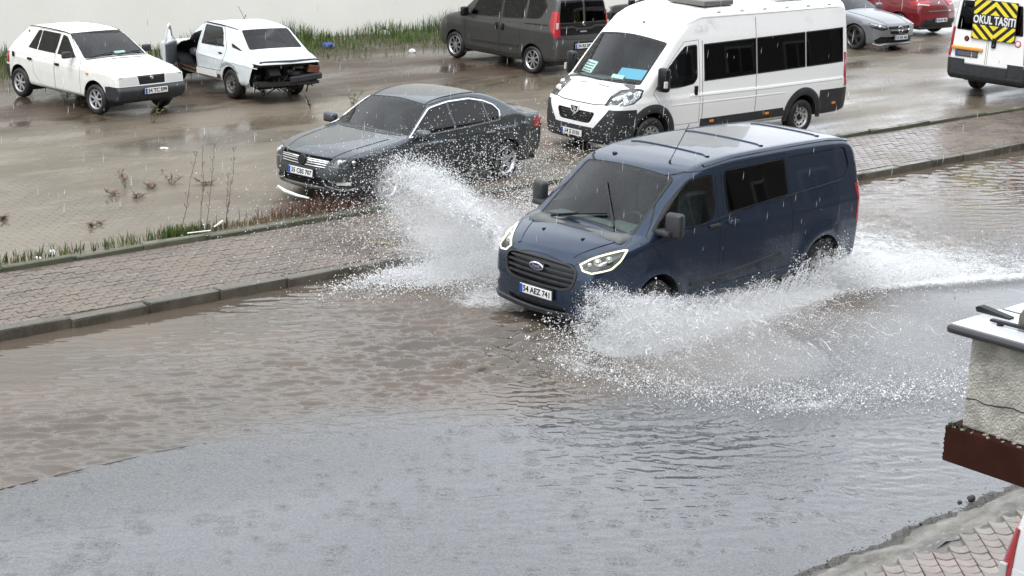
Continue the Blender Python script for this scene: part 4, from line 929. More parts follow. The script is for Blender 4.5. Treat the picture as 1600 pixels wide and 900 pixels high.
    bm=bmesh.new(); bmesh.ops.create_uvsphere(bm,u_segments=12,v_segments=8,radius=.035); bmesh.ops.scale(bm,vec=(1,1,.5),verts=bm.verts); bmesh.ops.translate(bm,vec=(-.68,-.41,c.sz(-.68,-.41)+.008),verts=bm.verts); obj('roof_knob',bm,MAT['black'],Rt,smooth=True)
    # rear doors
    for sd in (1,-1):
        c.pane(mirrored([(-4.3,.02,1.86),(-4.3,.74,1.84),(-4.3,.80,.52),(-4.3,.02,.52)],sd),'B','rear_door',[c.paint,MAT['seal']],ring=.007,ringdepth=.01,srim=.015,thr=.3,cond=lambda p:p.x<-3.9)
    # inside
    c.seatrow(-.95,(.46,-.20,-.60),.86,MAT['seat'],w=.44); c.floor(-4.1,.7,1.7,z=.34)
    bm=bmesh.new(); bx(bm,(.16,0,1.10),(.62,1.56,.26),bev=.08,seg=3); bx(bm,(.06,.46,1.22),(.30,.46,.12),bev=.05); obj('dashboard',bm,MAT['dash'],Rt,smooth=True)
    bm=bmesh.new(); n=28; ring=[(-.20+.06*math.sin(2*math.pi*k/n)*1.0,.46+.20*math.cos(2*math.pi*k/n),1.20+.19*math.sin(2*math.pi*k/n)) for k in range(n+1)]; tube(bm,ring,.016,8,cap=False)
    tube(bm,[(-.20,.27,1.20),(-.19,.46,1.2),(-.20,.65,1.2)],.02,6); tube(bm,[(-.19,.46,1.2),(.05,.46,1.12)],.03,8); obj('steering_wheel',bm,MAT['plastic'],Rt,smooth=True)
    bm=bmesh.new(); bx(bm,(-.42,0,1.74),(.03,.26,.075),bev=.012); obj('rear_view_mirror',bm,MAT['black'],Rt)
    c.seatrow(-1.9,(.45,0,-.45),.86,MAT['seat'],w=.44)
    c.wheels([(0,.34),(-3.3,.34)],.965,.345,.23,.215,'spoke5',MAT['alloy'])
    c.finish(); return c
build_van()
# ---------------- small builders shared by the vehicles ----------------
def mirror_(c,pos,size,m,sd,arm=True):
    bm=bmesh.new(); bx(bm,(pos[0],pos[1]*sd,pos[2]),size,rot=None,bev=min(size)*.35,seg=3)
    if arm: tube(bm,[(pos[0]-.02,(pos[1]-size[1]*.4)*sd,pos[2]-size[2]*.2),(pos[0]-.03,(pos[1]-size[1]*1.0)*sd,pos[2]-size[2]*.45)],.022,8)
    return obj('door_mirror',bm,m,c.root,smooth=True,angle=60)
def handle(c,x,z,sd,m,parent=None,s=(.19,.035,.035)):
    y=c.sy(x,z,sd); return obj('handle',box((x,y+.008*sd,z),s,bev=.014),m,parent or c.root,smooth=True)
def lamp(c,pts,d,m_bowl,cond,bulbs=(),depth=.05,strip=None,lens='lens'):
    fs=c.cut(pts,d,thr=.05,cond=cond); lp=c.take(fs,'headlight',MAT[lens],srim=depth+.02)
    if lp is None: return
    D=Vector(d).normalized(); bm=bmesh.new(); ctr=sum((Vector(p) for p in pts),Vector())/len(pts)
    Q=c.F.snap(np.array([tuple(Vector(p)*.93+ctr*.07) for p in pts])); bm.faces.new([bm.verts.new(Vector(p)-D*depth) for p in Q]); obj('lamp_bowl',bm,m_bowl,lp)
    for p,r in bulbs:
        bm=bmesh.new(); bmesh.ops.create_uvsphere(bm,u_segments=14,v_segments=8,radius=r); q=c.F.snap(np.array([p]))[0]
        bmesh.ops.translate(bm,vec=Vector(q)-D*depth*.7,verts=bm.verts); obj('bulb',bm,MAT['reflector'],lp,smooth=True)
    if strip: c.line('light_strip',strip[0],strip[1],.005,strip[2],parent=lp,n=20,off=-.012)
    return lp
def disc(name,c,n,r,h,m,parent,seg=24,hole=0):
    n=Vector(n).normalized(); bm=bmesh.new()
    pr=[(r*.99,-.01),(r,h*.6),(r*.9,h)]+([(hole,h),(hole,-.01)] if hole else [(.0005,h*1.05)])
    lathe(bm,pr,seg,axis='z'); q=Vector((0,0,1)).rotation_difference(n).to_matrix().to_4x4(); bm.transform(Matrix.Translation(c)@q)
    bmesh.ops.recalc_face_normals(bm,faces=bm.faces); return obj(name,bm,m,parent,smooth=True,angle=45)
def cabin(c,xs,xd,zd,w,yw,wheel=True,z=.62,hr=True):
    for x,ys in xs: c.seatrow(x,ys,z,MAT['seat'],hr=hr)
    xd-=.16; zd-=.10; bm=bmesh.new(); bx(bm,(xd,0,zd),(.50,w*.92,.18),bev=.07,seg=3); obj('dashboard',bm,MAT['dash'],c.root,smooth=True)
    bm=bmesh.new(); n=24; cx,cz=xd-.34,zd+.10
    tube(bm,[(cx+.06*math.sin(2*math.pi*k/n),yw+.18*math.cos(2*math.pi*k/n),cz+.17*math.sin(2*math.pi*k/n)) for k in range(n+1)],.014,8,cap=False)
    tube(bm,[(cx,yw-.17,cz),(cx,yw,cz),(cx,yw+.17,cz)],.016,6); tube(bm,[(cx,yw,cz),(xd,yw,cz-.06)],.025,8); obj('steering_wheel',bm,MAT['plastic'],c.root,smooth=True)
PG=[None]

# =================== grey saloon ===================
def build_sedan():
    c=Car('sedan','saloon_car','grey saloon with chrome-edged windows caught in the spray by the kerb','car',(-2.586,25.952,-2.269),0,.05,MAT['grey_paint'])
    c.arches([(0,.31),(-2.712,.31)],.355); r=c.root
    c.pane(rounded([(-.50,-.78,.96),(-.36,-.45,.985),(-.31,0,.98),(-.36,.45,.985),(-.50,.78,.96),(-1.09,.60,1.34),(-1.13,0,1.37),(-1.09,-.60,1.34)],.05),(.55,0,.83),'windscreen',MAT['glass'],ring=.03,off=-.003,thr=.2,cond=lambda p:p.z>.93 and p.x>-1.3)
    c.pane(rounded([(-3.22,-.62,1.06),(-3.22,.62,1.06),(-2.58,.52,1.36),(-2.58,-.52,1.36)],.06),(-.5,0,.86),'rear_window',MAT['dark_glass'],ring=.025,thr=.2,cond=lambda p:p.z>1.0 and p.x<-2.3)
    for sd in (1,-1):
        D=LR(sd)
        w1=c.pane(rounded(S([(-.52,.945),(-1.05,1.285),(-1.46,1.335),(-1.46,.965)],sd),.02),D,'window',MAT['side_glass'],ring=.012,off=-.003,cond=lambda p:p.z>.88)
        w2=c.pane(rounded(S([(-1.52,.967),(-1.52,1.337),(-1.98,1.335),(-2.25,1.275),(-2.25,.99)],sd),.02),D,'window',MAT['side_glass'],ring=.012,off=-.003,cond=lambda p:p.z>.88)
        w3=c.pane(rounded(S([(-2.28,.992),(-2.28,1.268),(-2.45,1.215),(-2.55,1.12),(-2.50,1.0)],sd),.03),D,'quarter_window',MAT['side_glass'],ring=.012,off=-.003,cond=lambda p:p.z>.88)
        ch=[(-.46,.84,.925),(-.75,.76,1.12),(-1.05,.68,1.305),(-1.5,.66,1.36),(-1.98,.66,1.358),(-2.28,.69,1.295),(-2.48,.74,1.22),(-2.575,.80,1.12),(-2.53,.85,.985),(-1.8,.87,.962),(-.9,.87,.938)]
        c.line('window_trim',mirrored(ch,sd),.026,.008,MAT['chrome'],n=90,closed=True)
        d1=c.pane(S([(-.46,.93),(-1.03,1.33),(-1.49,1.39),(-1.49,.24),(-.44,.24)],sd),D,'front_door',[c.paint,MAT['seal']],ring=.007,ringdepth=.01,srim=.015,cond=lambda p:abs(p.y)>.4)
        d2=c.pane(S([(-1.505,1.39),(-2.0,1.39),(-2.27,1.33),(-2.31,.80),(-2.22,.60),(-2.22,.24),(-1.505,.24)],sd),D,'rear_door',[c.paint,MAT['seal']],ring=.007,ringdepth=.01,srim=.015,cond=lambda p:abs(p.y)>.4)
        for w,d in ((w1,d1),(w2,d2)):
            if w and d: w.parent=d
        handle(c,-1.34,.80,sd,MAT['chrome'],d1); handle(c,-2.26,.83,sd,MAT['chrome'],d2)
        mirror_(c,(-.60,1.01,.985),(.15,.24,.15),MAT['grey_paint'],sd); bm=box((-.60,.985*sd,.93),(.13,.26,.05),bev=.015); obj('mirror_base',bm,MAT['black'],r)
        lamp(c,mirrored([(.90,.49,.60),(.82,.57,.735),(.70,.70,.755),(.55,.83,.745),(.52,.86,.66),(.60,.82,.61),(.78,.68,.59)],sd),(.70,.71*sd,.08),MAT['dark_lamp'],lambda p:p.x>.2,[((.80,.66*sd,.67),.045),((.66,.78*sd,.68),.045)],strip=(mirrored([(.90,.51,.615),(.80,.66,.605),(.66,.78,.615)],sd),.022,MAT['white_lens']))
        fs=c.cut(mirrored([(.93,.42,.40),(.66,.78,.40),(.62,.80,.33),(.93,.46,.31)],sd),(.72,.69*sd,0),thr=.05,cond=lambda p:p.x>.4); fg=c.take(fs,'fog_lamp_recess',MAT['plastic'],off=-.025,srim=.03)
        bm=bmesh.new(); q=c.F.snap(np.array([(.76,.70*sd,.365)]))[0]; bx(bm,Vector(q)-Vector((.72,.69*sd,0))*.02,(.02,.22,.05),rot=Matrix.Rotation(.76*sd,3,'Z'),bev=.008); obj('fog_lamp',bm,MAT['white_lens'],fg or r)
        c.line('bumper_trim',mirrored([(.945,.42,.385),(.95,.46,.30),(.80,.66,.272),(.60,.81,.272)],sd),.026,.01,MAT['chrome'],n=30)
        fs=c.cut(mirrored([(-3.78,.55,.93),(-3.45,.86,.93),(-3.42,.87,.76),(-3.8,.55,.74)],sd),(-.7,.71*sd,0),thr=.05,cond=lambda p:p.x<-3.2); c.take(fs,'tail_light',MAT['red_lens'],off=.004,rim=.015)
    fs=c.cut([(1,-.52,.725),(1,.52,.725),(1,.45,.565),(1,-.45,.565)],'F',thr=.1,cond=lambda p:p.x>.5); g=c.take(fs,'grille',MAT['black'],off=-.035,srim=.045)
    for k,z in enumerate((.70,.663,.626,.588)): c.line('grille_bar',[(.9,-.50+k*.015,z),(.95,0,z),(.9,.50-k*.015,z)],.019,.012,MAT['chrome'],parent=g,off=-.012)
    disc('emblem',(c.sx(0,.645)-.005,0,.645),(1,0,.15),.085,.03,MAT['black'],r)
    fs=c.cut(rounded([(1,-.40,.42),(1,.40,.42),(1,.44,.29),(1,-.44,.29)],.02),'F',thr=.1,cond=lambda p:p.x>.5); c.take(fs,'lower_intake',MAT['black'],off=-.04,srim=.05)
    for z in (.39,.35,.31): c.line('intake_bar',[(.9,-.42,z),(.95,0,z),(.9,.42,z)],.014,.01,MAT['plastic'],off=-.025)
    c.line('bumper_trim',[(.9,-.44,.272),(.95,0,.268),(.9,.44,.272)],.026,.01,MAT['chrome'],n=24)
    c.plate((c.sx(0,.47)+.02,0,.475),(1,0,.05),'35 CBS 707')
    bm=bmesh.new(); tube(bm,[(.86,-.62,.13),(.92,-.40,.10),(.95,-.1,.085),(.93,.15,.08)],[.015,.026,.024,.012],8); obj('loose_bumper_strip',bm,MAT['white_card'],r,smooth=True)
    b=c.pane([(.87,-.54,1),(.90,0,1),(.87,.54,1),(.62,.76,1),(.3,.80,1),(-.33,.77,1),(-.33,-.77,1),(.3,-.80,1),(.62,-.76,1)],'T','bonnet',[c.paint,MAT['seal']],ring=.008,ringdepth=.012,thr=.25,cond=lambda p:p.z>.68 and p.x>-.5)
    for sd in (1,-1): c.line('bonnet_crease',[(.82,.50*sd,.76),(.4,.60*sd,.86),(-.2,.66*sd,.94)],.05,.008,c.paint,parent=b)
    c.line('cowl',[(-.46,-.74,.965),(-.32,-.4,.972),(-.285,0,.97),(-.32,.4,.972),(-.46,.74,.965)],.05,.006,MAT['plastic'],n=24)
    for sd in (1,-1): c.line('roof_seam',[(-1.1,.56*sd,1.37),(-1.8,.57*sd,1.42),(-2.5,.54*sd,1.36)],.018,.005,MAT['seal'],n=20)
    c.line('sill_line',[(-.5,.9,.24),(-2.2,.9,.24)],.05,.01,MAT['plastic']); c.line('boot_seam',[(-3.25,-.7,1.05),(-3.3,0,1.07),(-3.25,.7,1.05)],.012,.003,MAT['seal'])
    cabin(c,[(-1.2,(.40,-.40)),(-2.1,(.42,0,-.42))],-.28,.86,1.4,.38,z=.48); c.floor(-3.6,.7,1.5,z=.26)
    bm=box((-1.02,0,1.27),(.03,.2,.06),bev=.012); obj('rear_view_mirror',bm,MAT['black'],r)
    c.wheels([(0,.31),(-2.712,.31)],.905,.315,.22,.222,'twin_5',MAT['alloy'],steer=.06); c.finish()
build_sedan()

# =================== white minibus and the school bus of the same make-up ===================
def bus_paint():
    m=mat('minibus white paint with roof grime',(.84,.85,.845),.32,coat=.4,inner=INN); t=m.node_tree; n=t.nodes; l=t.links.new; b=n['Principled BSDF']
    tc=n.new('ShaderNodeTexCoord'); mp=n.new('ShaderNodeMapping'); mp.inputs['Scale'].default_value=(.9,5.5,.9); l(tc.outputs['Object'],mp.inputs['Vector'])
    no=n.new('ShaderNodeTexNoise'); no.inputs['Scale'].default_value=2.0; no.inputs['Detail'].default_value=7; no.inputs['Roughness'].default_value=.65; l(mp.outputs[0],no.inputs['Vector'])
    rp=n.new('ShaderNodeMapRange'); rp.inputs['From Min'].default_value=.50; rp.inputs['From Max'].default_value=.70; l(no.outputs['Fac'],rp.inputs['Value'])
    sx=n.new('ShaderNodeSeparateXYZ'); l(tc.outputs['Object'],sx.inputs[0]); a=n.new('ShaderNodeMapRange'); a.inputs['From Min'].default_value=2.02; a.inputs['From Max'].default_value=2.15; l(sx.outputs['Z'],a.inputs['Value'])
    a2=n.new('ShaderNodeMapRange'); a2.inputs['From Min'].default_value=-1.7; a2.inputs['From Max'].default_value=-1.1; a2.inputs['To Min'].default_value=.25; l(sx.outputs['X'],a2.inputs['Value'])
    m1=n.new('ShaderNodeMath'); m1.operation='MULTIPLY'; l(rp.outputs[0],m1.inputs[0]); l(a.outputs[0],m1.inputs[1]); m2=n.new('ShaderNodeMath'); m2.operation='MULTIPLY'; l(m1.outputs[0],m2.inputs[0]); l(a2.outputs[0],m2.inputs[1])
    mx=n.new('ShaderNodeMix'); mx.data_type='RGBA'; mx.inputs['A'].default_value=(.84,.85,.845,1); mx.inputs['B'].default_value=(.33,.34,.36,1); l(m2.outputs[0],mx.inputs['Factor']); l(mx.outputs['Result'],b.inputs['Base Color']); return m
def build_bus(school=False):
    if school: c=Car('bus','school_bus','white school bus seen from behind with a striped warning board','bus',(13.87,41.797,.818),0,.08,MAT['white_paint'])
    else: c=Car('bus','minibus','white high roofed minibus with long dark side windows parked nose out','bus',(1.675,30.593,-2.418),0,.06,bus_paint())
    r=c.root; P=MAT['plastic']; c.arches([(0,.36),(-4.035,.36)],.42,depth=.4)
    c.pane(rounded([(.22,-.86,1.235),(.36,-.45,1.25),(.40,0,1.245),(.36,.45,1.25),(.22,.86,1.235),(-.44,.84,1.93),(-.42,0,1.975),(-.44,-.84,1.93)],.05),(.7,0,.7),'windscreen',MAT['glass'],ring=.045,off=-.004,thr=.2,cond=lambda p:p.z>1.15 and p.x>-.8)
    for sd in (1,-1):
        D=LR(sd)
        w=c.pane(rounded(S([(-.02,1.165),(-.30,1.48),(-.78,1.875),(-1.09,1.885),(-1.09,1.30),(-1.0,1.20),(-.72,1.165)],sd),.05),D,'window',MAT['side_glass'],ring=.02,off=-.005,cond=lambda p:p.z>1.1)
        x0=-1.26
        for x1 in (-2.66,-4.05,-5.19):
            f=lambda x:1.885+(x+1.26)*-.024; g=lambda x:1.23+(x+1.26)*-.024
            c.pane(rounded(S([(x0,f(x0)),(x1,f(x1)),(x1,g(x1)),(x0,g(x0))],sd),.02),D,'side_window',MAT['dark_glass'],ring=.022,off=.003,srim=.01,cond=lambda p:p.z>1.1)
            for q in ((.12,.34) if sd>0 else ()):
                xx=x0+(x1-x0)*q*1.2; bm=bmesh.new(); bx(bm,(xx,.84*sd,1.54),(.22,.03,.56),bev=.01); obj('curtain',bm,MAT['curtain'],r)
            x0=x1-.02
        dr=c.pane(S([(.02,1.10),(-.30,1.53),(-.75,1.95),(-1.13,1.97),(-1.17,.50),(-.45,.50)],sd),D,'front_door',[c.paint,MAT['seal']],ring=.008,ringdepth=.012,srim=.015,cond=lambda p:abs(p.y)>.5)
        if w and dr: w.parent=dr
        handle(c,-1.05,1.08,sd,MAT['black'],dr,s=(.08,.04,.17))
        # dark cladding: sill, front wing, rear corner
        fs=c.cuts([S([(-1.2,.56),(-3.45,.58),(-3.56,.42),(-1.2,.40)],sd)],D,cond=lambda p:abs(p.y)>.5); c.take(fs,'sill_cladding',P,off=.008,rim=.02,srim=.01)
        fs=c.cut(S([(-4.50,.84),(-5.3,.83),(-5.45,.83),(-5.45,.36),(-4.50,.34)],sd),D,thr=-.1,cond=lambda p:abs(p.y)>.5); c.take(fs,'rear_bumper_corner',P,off=.008,rim=.02,srim=.01)
        for (cx,cz) in ((0,.36),(-4.035,.36)):
            bm=bmesh.new(); a=np.linspace(-.1,math.pi+.1,26); L0=[];L1=[];L2=[]
            for t in a:
                for LL,rr,o in ((L0,.415,.012),(L1,.50,.028),(L2,.56,.004)):
                    x,z=cx+rr*math.cos(t),max(cz+rr*math.sin(t),.30); 
                    try: y=abs(c.sy(x,z,sd))
                    except Exception: y=.98
                    if y<.6: y=.97
                    LL.append(bm.verts.new((x,sd*(y+o),z)))
            for A,B in ((L0,L1),(L1,L2)):
                for i in range(len(a)-1): bm.faces.new((A[i],A[i+1],B[i+1],B[i]))
            bmesh.ops.recalc_face_normals(bm,faces=bm.faces); obj('wheel_arch_trim',bm,P,r,smooth=True)
        for x,z in ((-1.5,.50),(-3.0,.51),(-4.95,.55)):
            y=c.sy(x,z,sd); obj('side_reflector',box((x,y+.012*sd,z),(.10,.02,.045),bev=.006),MAT['orange_lens'],r)
        c.line('side_crease',mirrored([(-.9,1.0,1.0),(-3,1.02,1.0),(-5.2,1.0,1.02)],sd),.05,.010,c.paint,n=40); c.line('side_crease',mirrored([(-.45,1.0,.86),(-3,1.02,.86),(-3.5,1.02,.86)],sd),.02,.005,c.paint,n=30)
        c.line('door_seam',mirrored([(-1.22,.93,1.95),(-1.22,1.0,1.3),(-1.24,1.0,.56)],sd),.012,.002,MAT['seal'],n=20); c.line('door_seam',mirrored([(-2.66,.91,2.3),(-2.66,.97,1.4),(-2.66,1.0,.58)],sd),.012,.002,MAT['seal'],n=24)
        c.line('roof_gutter',mirrored([(-.7,.84,2.2),(-1.2,.88,2.36),(-3,.87,2.37),(-5.1,.84,2.38)],sd),.03,.008,c.paint,n=40)
        for x in np.arange(-1.7,-5.0,-.62):
            obj('roof_clip',box((x,c.sy(x,2.40,sd)-.02*sd,2.43),(.10,.06,.035),bev=.01),c.paint,r)
        # mirror
        bm=bmesh.new(); bx(bm,(-.05,1.17*sd,1.36),(.14,.22,.42),rot=Matrix.Rotation(.2*sd,3,'Z'),bev=.05,seg=3); tube(bm,[(-.08,1.1*sd,1.24),(-.14,.97*sd,1.20)],.05,8); tube(bm,[(-.08,1.1*sd,1.45),(-.14,.96*sd,1.36)],.035,8); mr=obj('door_mirror',bm,MAT['black'],r,smooth=True)
        obj('indicator',box((.0,1.27*sd,1.29),(.08,.035,.12),bev=.012),MAT['white_lens'],mr)
        hp=mirrored([(.82,.62,.90),(.66,.62,1.06),(.47,.66,1.175),(.30,.90,1.21),(.22,.965,1.18),(.30,.99,1.06),(.45,.97,.95),(.68,.86,.875)],sd)
        lamp(c,hp,(.66,.55*sd,.5),MAT['reflector'],lambda p:p.x>.0 and p.z>.8,[((.62,.78*sd,1.0),.075),((.45,.86*sd,1.08),.065),((.66,.70*sd,.98),.05)],depth=.06)
        # front dark corner cladding
        fs=c.cut(mirrored([(.8,.72,.845),(.40,.99,.85),(.36,1.02,.30),(.9,.62,.24),(.92,.46,.30),(.92,.50,.52)],sd),(.66,.75*sd,0),thr=.0,cond=lambda p:p.x>.2); c.take(fs,'bumper_corner',P,off=.012,rim=.025,srim=.01)
        # tail light column
        fs=c.cut(mirrored([(-5.43,.86,1.5),(-5.30,1.0,1.5),(-5.28,1.02,.86),(-5.43,.90,.86)],sd),(-.8,.6*sd,0),thr=.0,cond=lambda p:p.x<-5.1)
        tl=c.take(fs,'tail_light',MAT['red_lens'],off=.008,rim=.02,srim=.02)
        fs=c.cut([(-5.4,.015*sd,2.32),(-5.4,.80*sd,2.30),(-5.4,.86*sd,1.42),(-5.4,.88*sd,.74),(-5.4,.015*sd,.74)],'B',thr=.2,cond=lambda p:p.x<-5.0)
        rw=c.pane(rounded([(-5.4,.09*sd,2.12),(-5.4,.72*sd,2.10),(-5.4,.80*sd,1.46),(-5.4,.09*sd,1.46)],.04),'B','rear_window',MAT['dark_glass'],ring=.02,off=-.003,thr=.2,cond=lambda p:p.x<-5.0)
        rd=c.pane([(-5.4,.015*sd,2.32),(-5.4,.80*sd,2.30),(-5.4,.88*sd,1.42),(-5.4,.90*sd,.74),(-5.4,.015*sd,.74)],'B','rear_door',[c.paint,MAT['seal']],ring=.010,ringdepth=.012,srim=.015,thr=.2,cond=lambda p:p.x<-5.0)
        if rw and rd: rw.parent=rd
        if school:
            bm=box((c.sx(.97*sd,1.07,False)-.012,.97*sd,1.07),(.03,.07,.16),bev=.01); obj('reversing_light',bm,MAT['white_lens'],tl or r)
    # nose: white mask, grille, plate
    fs=c.cut([(1,-.62,.50),(1,.62,.50),(1,.66,.24),(1,-.66,.24)],'F',thr=.0,cond=lambda p:p.x>.5); c.take(fs,'front_bumper',P,off=.010,rim=.02,srim=.01)
    fs=c.cut(rounded([(1,-.48,.765),(1,.48,.765),(1,.38,.565),(1,-.38,.565)],.07),'F',thr=.1,cond=lambda p:p.x>.5); g=c.take(fs,'grille',MAT['black'],off=-.03,srim=.04)
    for z in (.72,.675,.63,.59): c.line('grille_bar',[(.9,-.42+(.76-z)*.5,z),(.95,0,z),(.9,.42-(.76-z)*.5,z)],.012,.008,P,parent=g,off=-.02)
    if not school:
        x=c.sx(0,.77); em=obj('emblem',(lambda bm:(prism(bm,[(-.115,.835),(.115,.835),(.085,.74),(0,.675),(-.085,.74)],x-.03,x+.018,'x'),bm)[1])(bmesh.new()),c.paint,r)
        obj('shield',(lambda bm:(prism(bm,[(-.085,.825),(.085,.825),(.06,.745),(0,.70),(-.06,.745)],x-.02,x+.024,'x'),bm)[1])(bmesh.new()),MAT['black'],em)
        bm=bmesh.new(); prism(bm,[(-.02,.705),(.02,.705),(.03,.75),(.05,.79),(.01,.815),(-.035,.82),(-.05,.80),(-.015,.775)],x-.01,x+.03,'x'); obj('lion',bm,MAT['chrome'],em)
        c.plate((c.sx(-.02,.365)+.025,-.02,.365),(1,0,0),'54 S 3101')
        # cards behind the windscreen
        def card(a,b,up,m,nm='card'):
            A,B=Vector(a),Vector(b); U=Vector(up); bm=bmesh.new(); N=(B-A).cross(U).normalized()*.006
            q=[A,B,B+U,A+U]; f=[bm.verts.new(p) for p in q]; k=[bm.verts.new(p+N) for p in q]; bm.faces.new(f); bm.faces.new(list(reversed(k)))
            for i in range(4): bm.faces.new((f[i],k[i],k[(i+1)%4],f[(i+1)%4]))
            return obj(nm,bm,m,r)
        d=Vector((-.16,0,.17))
        w=card((.16,-.68,1.30),(.22,-.38,1.29),d*1.1,MAT['white_card'],'window_card')
        for k in range(4): card((.165-.04*k,-.66,1.325+.04*k),(.212-.04*k,-.42,1.318+.04*k),d*.06,MAT['plate_grey'],'card_line').parent=w
        card((.21,.24,1.30),(.10,.78,1.31),d*.95,MAT['blue_card'],'window_card'); card((.25,.16,1.29),(.23,.44,1.29),d*.35,MAT['white_card'],'window_card')
        for y0,y1 in ((-.40,-.16),(.12,.40)): c.line('bonnet_vent',[(.49,y0,1.18),(.49,y1,1.18)],.03,.003,MAT['plate_grey'],n=8)
        c.line('bonnet_seam',[(.80,-.64,.93),(.87,-.4,.905),(.89,0,.90),(.87,.4,.905),(.80,.64,.93)],.018,.004,MAT['seal'],n=30)
        for sd in (1,-1): c.line('bonnet_seam',[(.80,.62*sd,.93),(.62,.60*sd,1.09),(.42,.63*sd,1.2)],.016,.004,MAT['seal'])
        # wipers
        for a,b in (((.37,-.60,1.25),(.40,.10,1.26)),((.38,.15,1.25),(.24,.78,1.27))):
            bm=bmesh.new(); A=c.F.snap(np.array([np.array(a)*(1-k/8)+np.array(b)*k/8 for k in range(9)])); tube(bm,[tuple(p+np.array((.02,0,.025))) for p in A],.014,6); obj('wiper',bm,MAT['black'],r)
        # roof hatch and air conditioning
        bm=bmesh.new(); bx(bm,(-1.78,.30,c.sz(-1.78,.3)+.05),(.78,.92,.10),bev=.025); obj('roof_hatch',bm,mat('smoked roof hatch',(.16,.15,.14),.3),r)
        bm=bmesh.new(); bx(bm,(-4.1,.0,c.sz(-4.1,0)+.07),(1.5,1.5,.18),bev=.07,seg=3); obj('roof_air_conditioner',bm,c.paint,r,smooth=True)
        bm=bmesh.new(); bmesh.ops.create_uvsphere(bm,u_segments=10,v_segments=6,radius=.025); bmesh.ops.translate(bm,vec=(-.62,.05,c.sz(-.62,.05)),verts=bm.verts); obj('roof_nozzle',bm,MAT['black'],r)
    else:
        c.plate((c.sx(.48,.95,False)-.02,.48,.955),(-1,0,0),'',grey=True)
        bm=box((c.sx(.47,1.065,False)-.03,.47,1.065),(.05,.76,.075),bev=.02); obj('plate_light_bar',bm,MAT['orange_bar'],r)
        obj('handle',box((c.sx(-.17,1.27,False)-.02,-.15,1.26),(.05,.11,.24),bev=.03,seg=3),MAT['black'],r)
        x=c.sx(.5,1.28,False); disc('emblem',(x,.52,1.28),(-1,0,0),.06,.012,MAT['black'],r); disc('emblem_badge',(x-.006,.52,1.28),(-1,0,0),.035,.012,MAT['red_lens'],r)
        x=c.sx(-.70,1.28,False); sp=disc('speed_sticker',(x,-.70,1.29),(-1,0,0),.075,.008,MAT['red_sticker'],r); disc('sticker_centre',(x-.006,-.70,1.29),(-1,0,0),.05,.006,MAT['white_card'],sp)
        fs=c.cut([(-5.4,-.93,.735),(-5.4,.93,.735),(-5.4,.97,.34),(-5.4,-.97,.34)],'B',thr=.0,cond=lambda p:p.x<-5.0); c.take(fs,'rear_bumper',P,off=.02,rim=.03,srim=.01)
        c.line('bumper_step',[(-5.4,-.9,.50),(-5.43,0,.50),(-5.4,.9,.50)],.05,.03,P)
        # striped warning board
        bz0,bz1,bw=1.30,2.16,1.04; x=min(c.sx(0,1.3,False),c.sx(0,2.1,False))-.03; yc=-.12
        bd=obj('warning_board',box((x,yc,(bz0+bz1)/2),(.02,bw,bz1-bz0),bev=.004,seg=1),MAT['board_black'],r)
        def clip(P,f):
            o=[]
            for i in range(len(P)):
                a,b=P[i-1],P[i]; fa,fb=f(a),f(b)
                if (fa>=0)!=(fb>=0): t=fa/(fa-fb); o.append((a[0]+(b[0]-a[0])*t,a[1]+(b[1]-a[1])*t))
                if fb>=0: o.append(b)
            return o
        mid0,mid1=(bz0+bz1)/2-.115,(bz0+bz1)/2+.115
        for za,zb,sg in ((mid1,bz1-.01,1),(bz0+.01,mid0,-1)):
            for side in (1,-1):
                for k in range(-8,9):
                    u0=k*.20; q=[(0,u0),(0,u0+.105),(bw/2,u0+.105-bw/2*.9),(bw/2,u0-bw/2*.9)]          # (distance from centre, height)
                    if sg<0: q=[(a,-b) for a,b in q]
                    base=za if sg>0 else zb
                    q=[(a,base+b) for a,b in q]
                    for f in (lambda p:p[1]-za,lambda p:zb-p[1],lambda p:p[0]-.0,lambda p:bw/2-.012-p[0]): q=clip(q,f) if q else q
                    if len(q)>2:
                        bm=bmesh.new(); prism(bm,[(yc+a*side,b) for a,b in q],x-.0125,x-.009,'x'); obj('yellow_stripe',bm,MAT['board_yellow'],bd)
        me=text_mesh('OKUL TAŞITI',.24,bold=.008,ext=.002); sc_=min(1,(bw-.03)/me_w(me)); me.transform(Matrix(((0,0,-1,x-.012),(-1,0,0,yc),(0,1,0,(bz0+bz1)/2-.005),(0,0,0,1)))@Matrix.Diagonal((sc_,1,1,1))); me.materials.append(MAT['plate']); mesh_obj('lettering',me,bd)
    c.floor(-5.2,.7,1.8,z=.42)
    c.seatrow(-.85,(.5,-.25,-.62),1.0,MAT['seat'])
    for x in (-2.0,-2.8,-3.6,-4.4): c.seatrow(x,(.5,-.5),.95,MAT['seat_red'],w=.7)
    bm=bmesh.new(); bx(bm,(.10,0,1.12),(.55,1.7,.24),bev=.08,seg=3); obj('dashboard',bm,MAT['dash'],r,smooth=True)
    c.wheels([(0,.36),(-4.035,.36)],1.0,.345,.225,.205,'steel',MAT['steel']); c.finish()
MAT['curtain']=mat('dark red curtain',(.13,.022,.02),.9,nscale=8,namt=.3)
MAT['seat_red']=mat('dark red seat cloth',(.10,.02,.02),.9)
MAT['orange_bar']=mat('orange plate light bar',(.70,.30,.05),.35)
MAT['red_sticker']=mat('red sticker',(.62,.05,.08),.5)
MAT['board_black']=mat('board black',(.012,.012,.012),.45)
MAT['board_yellow']=mat('board yellow',(.80,.66,.04),.45,nscale=6,namt=.06)
build_bus(); build_bus(True)

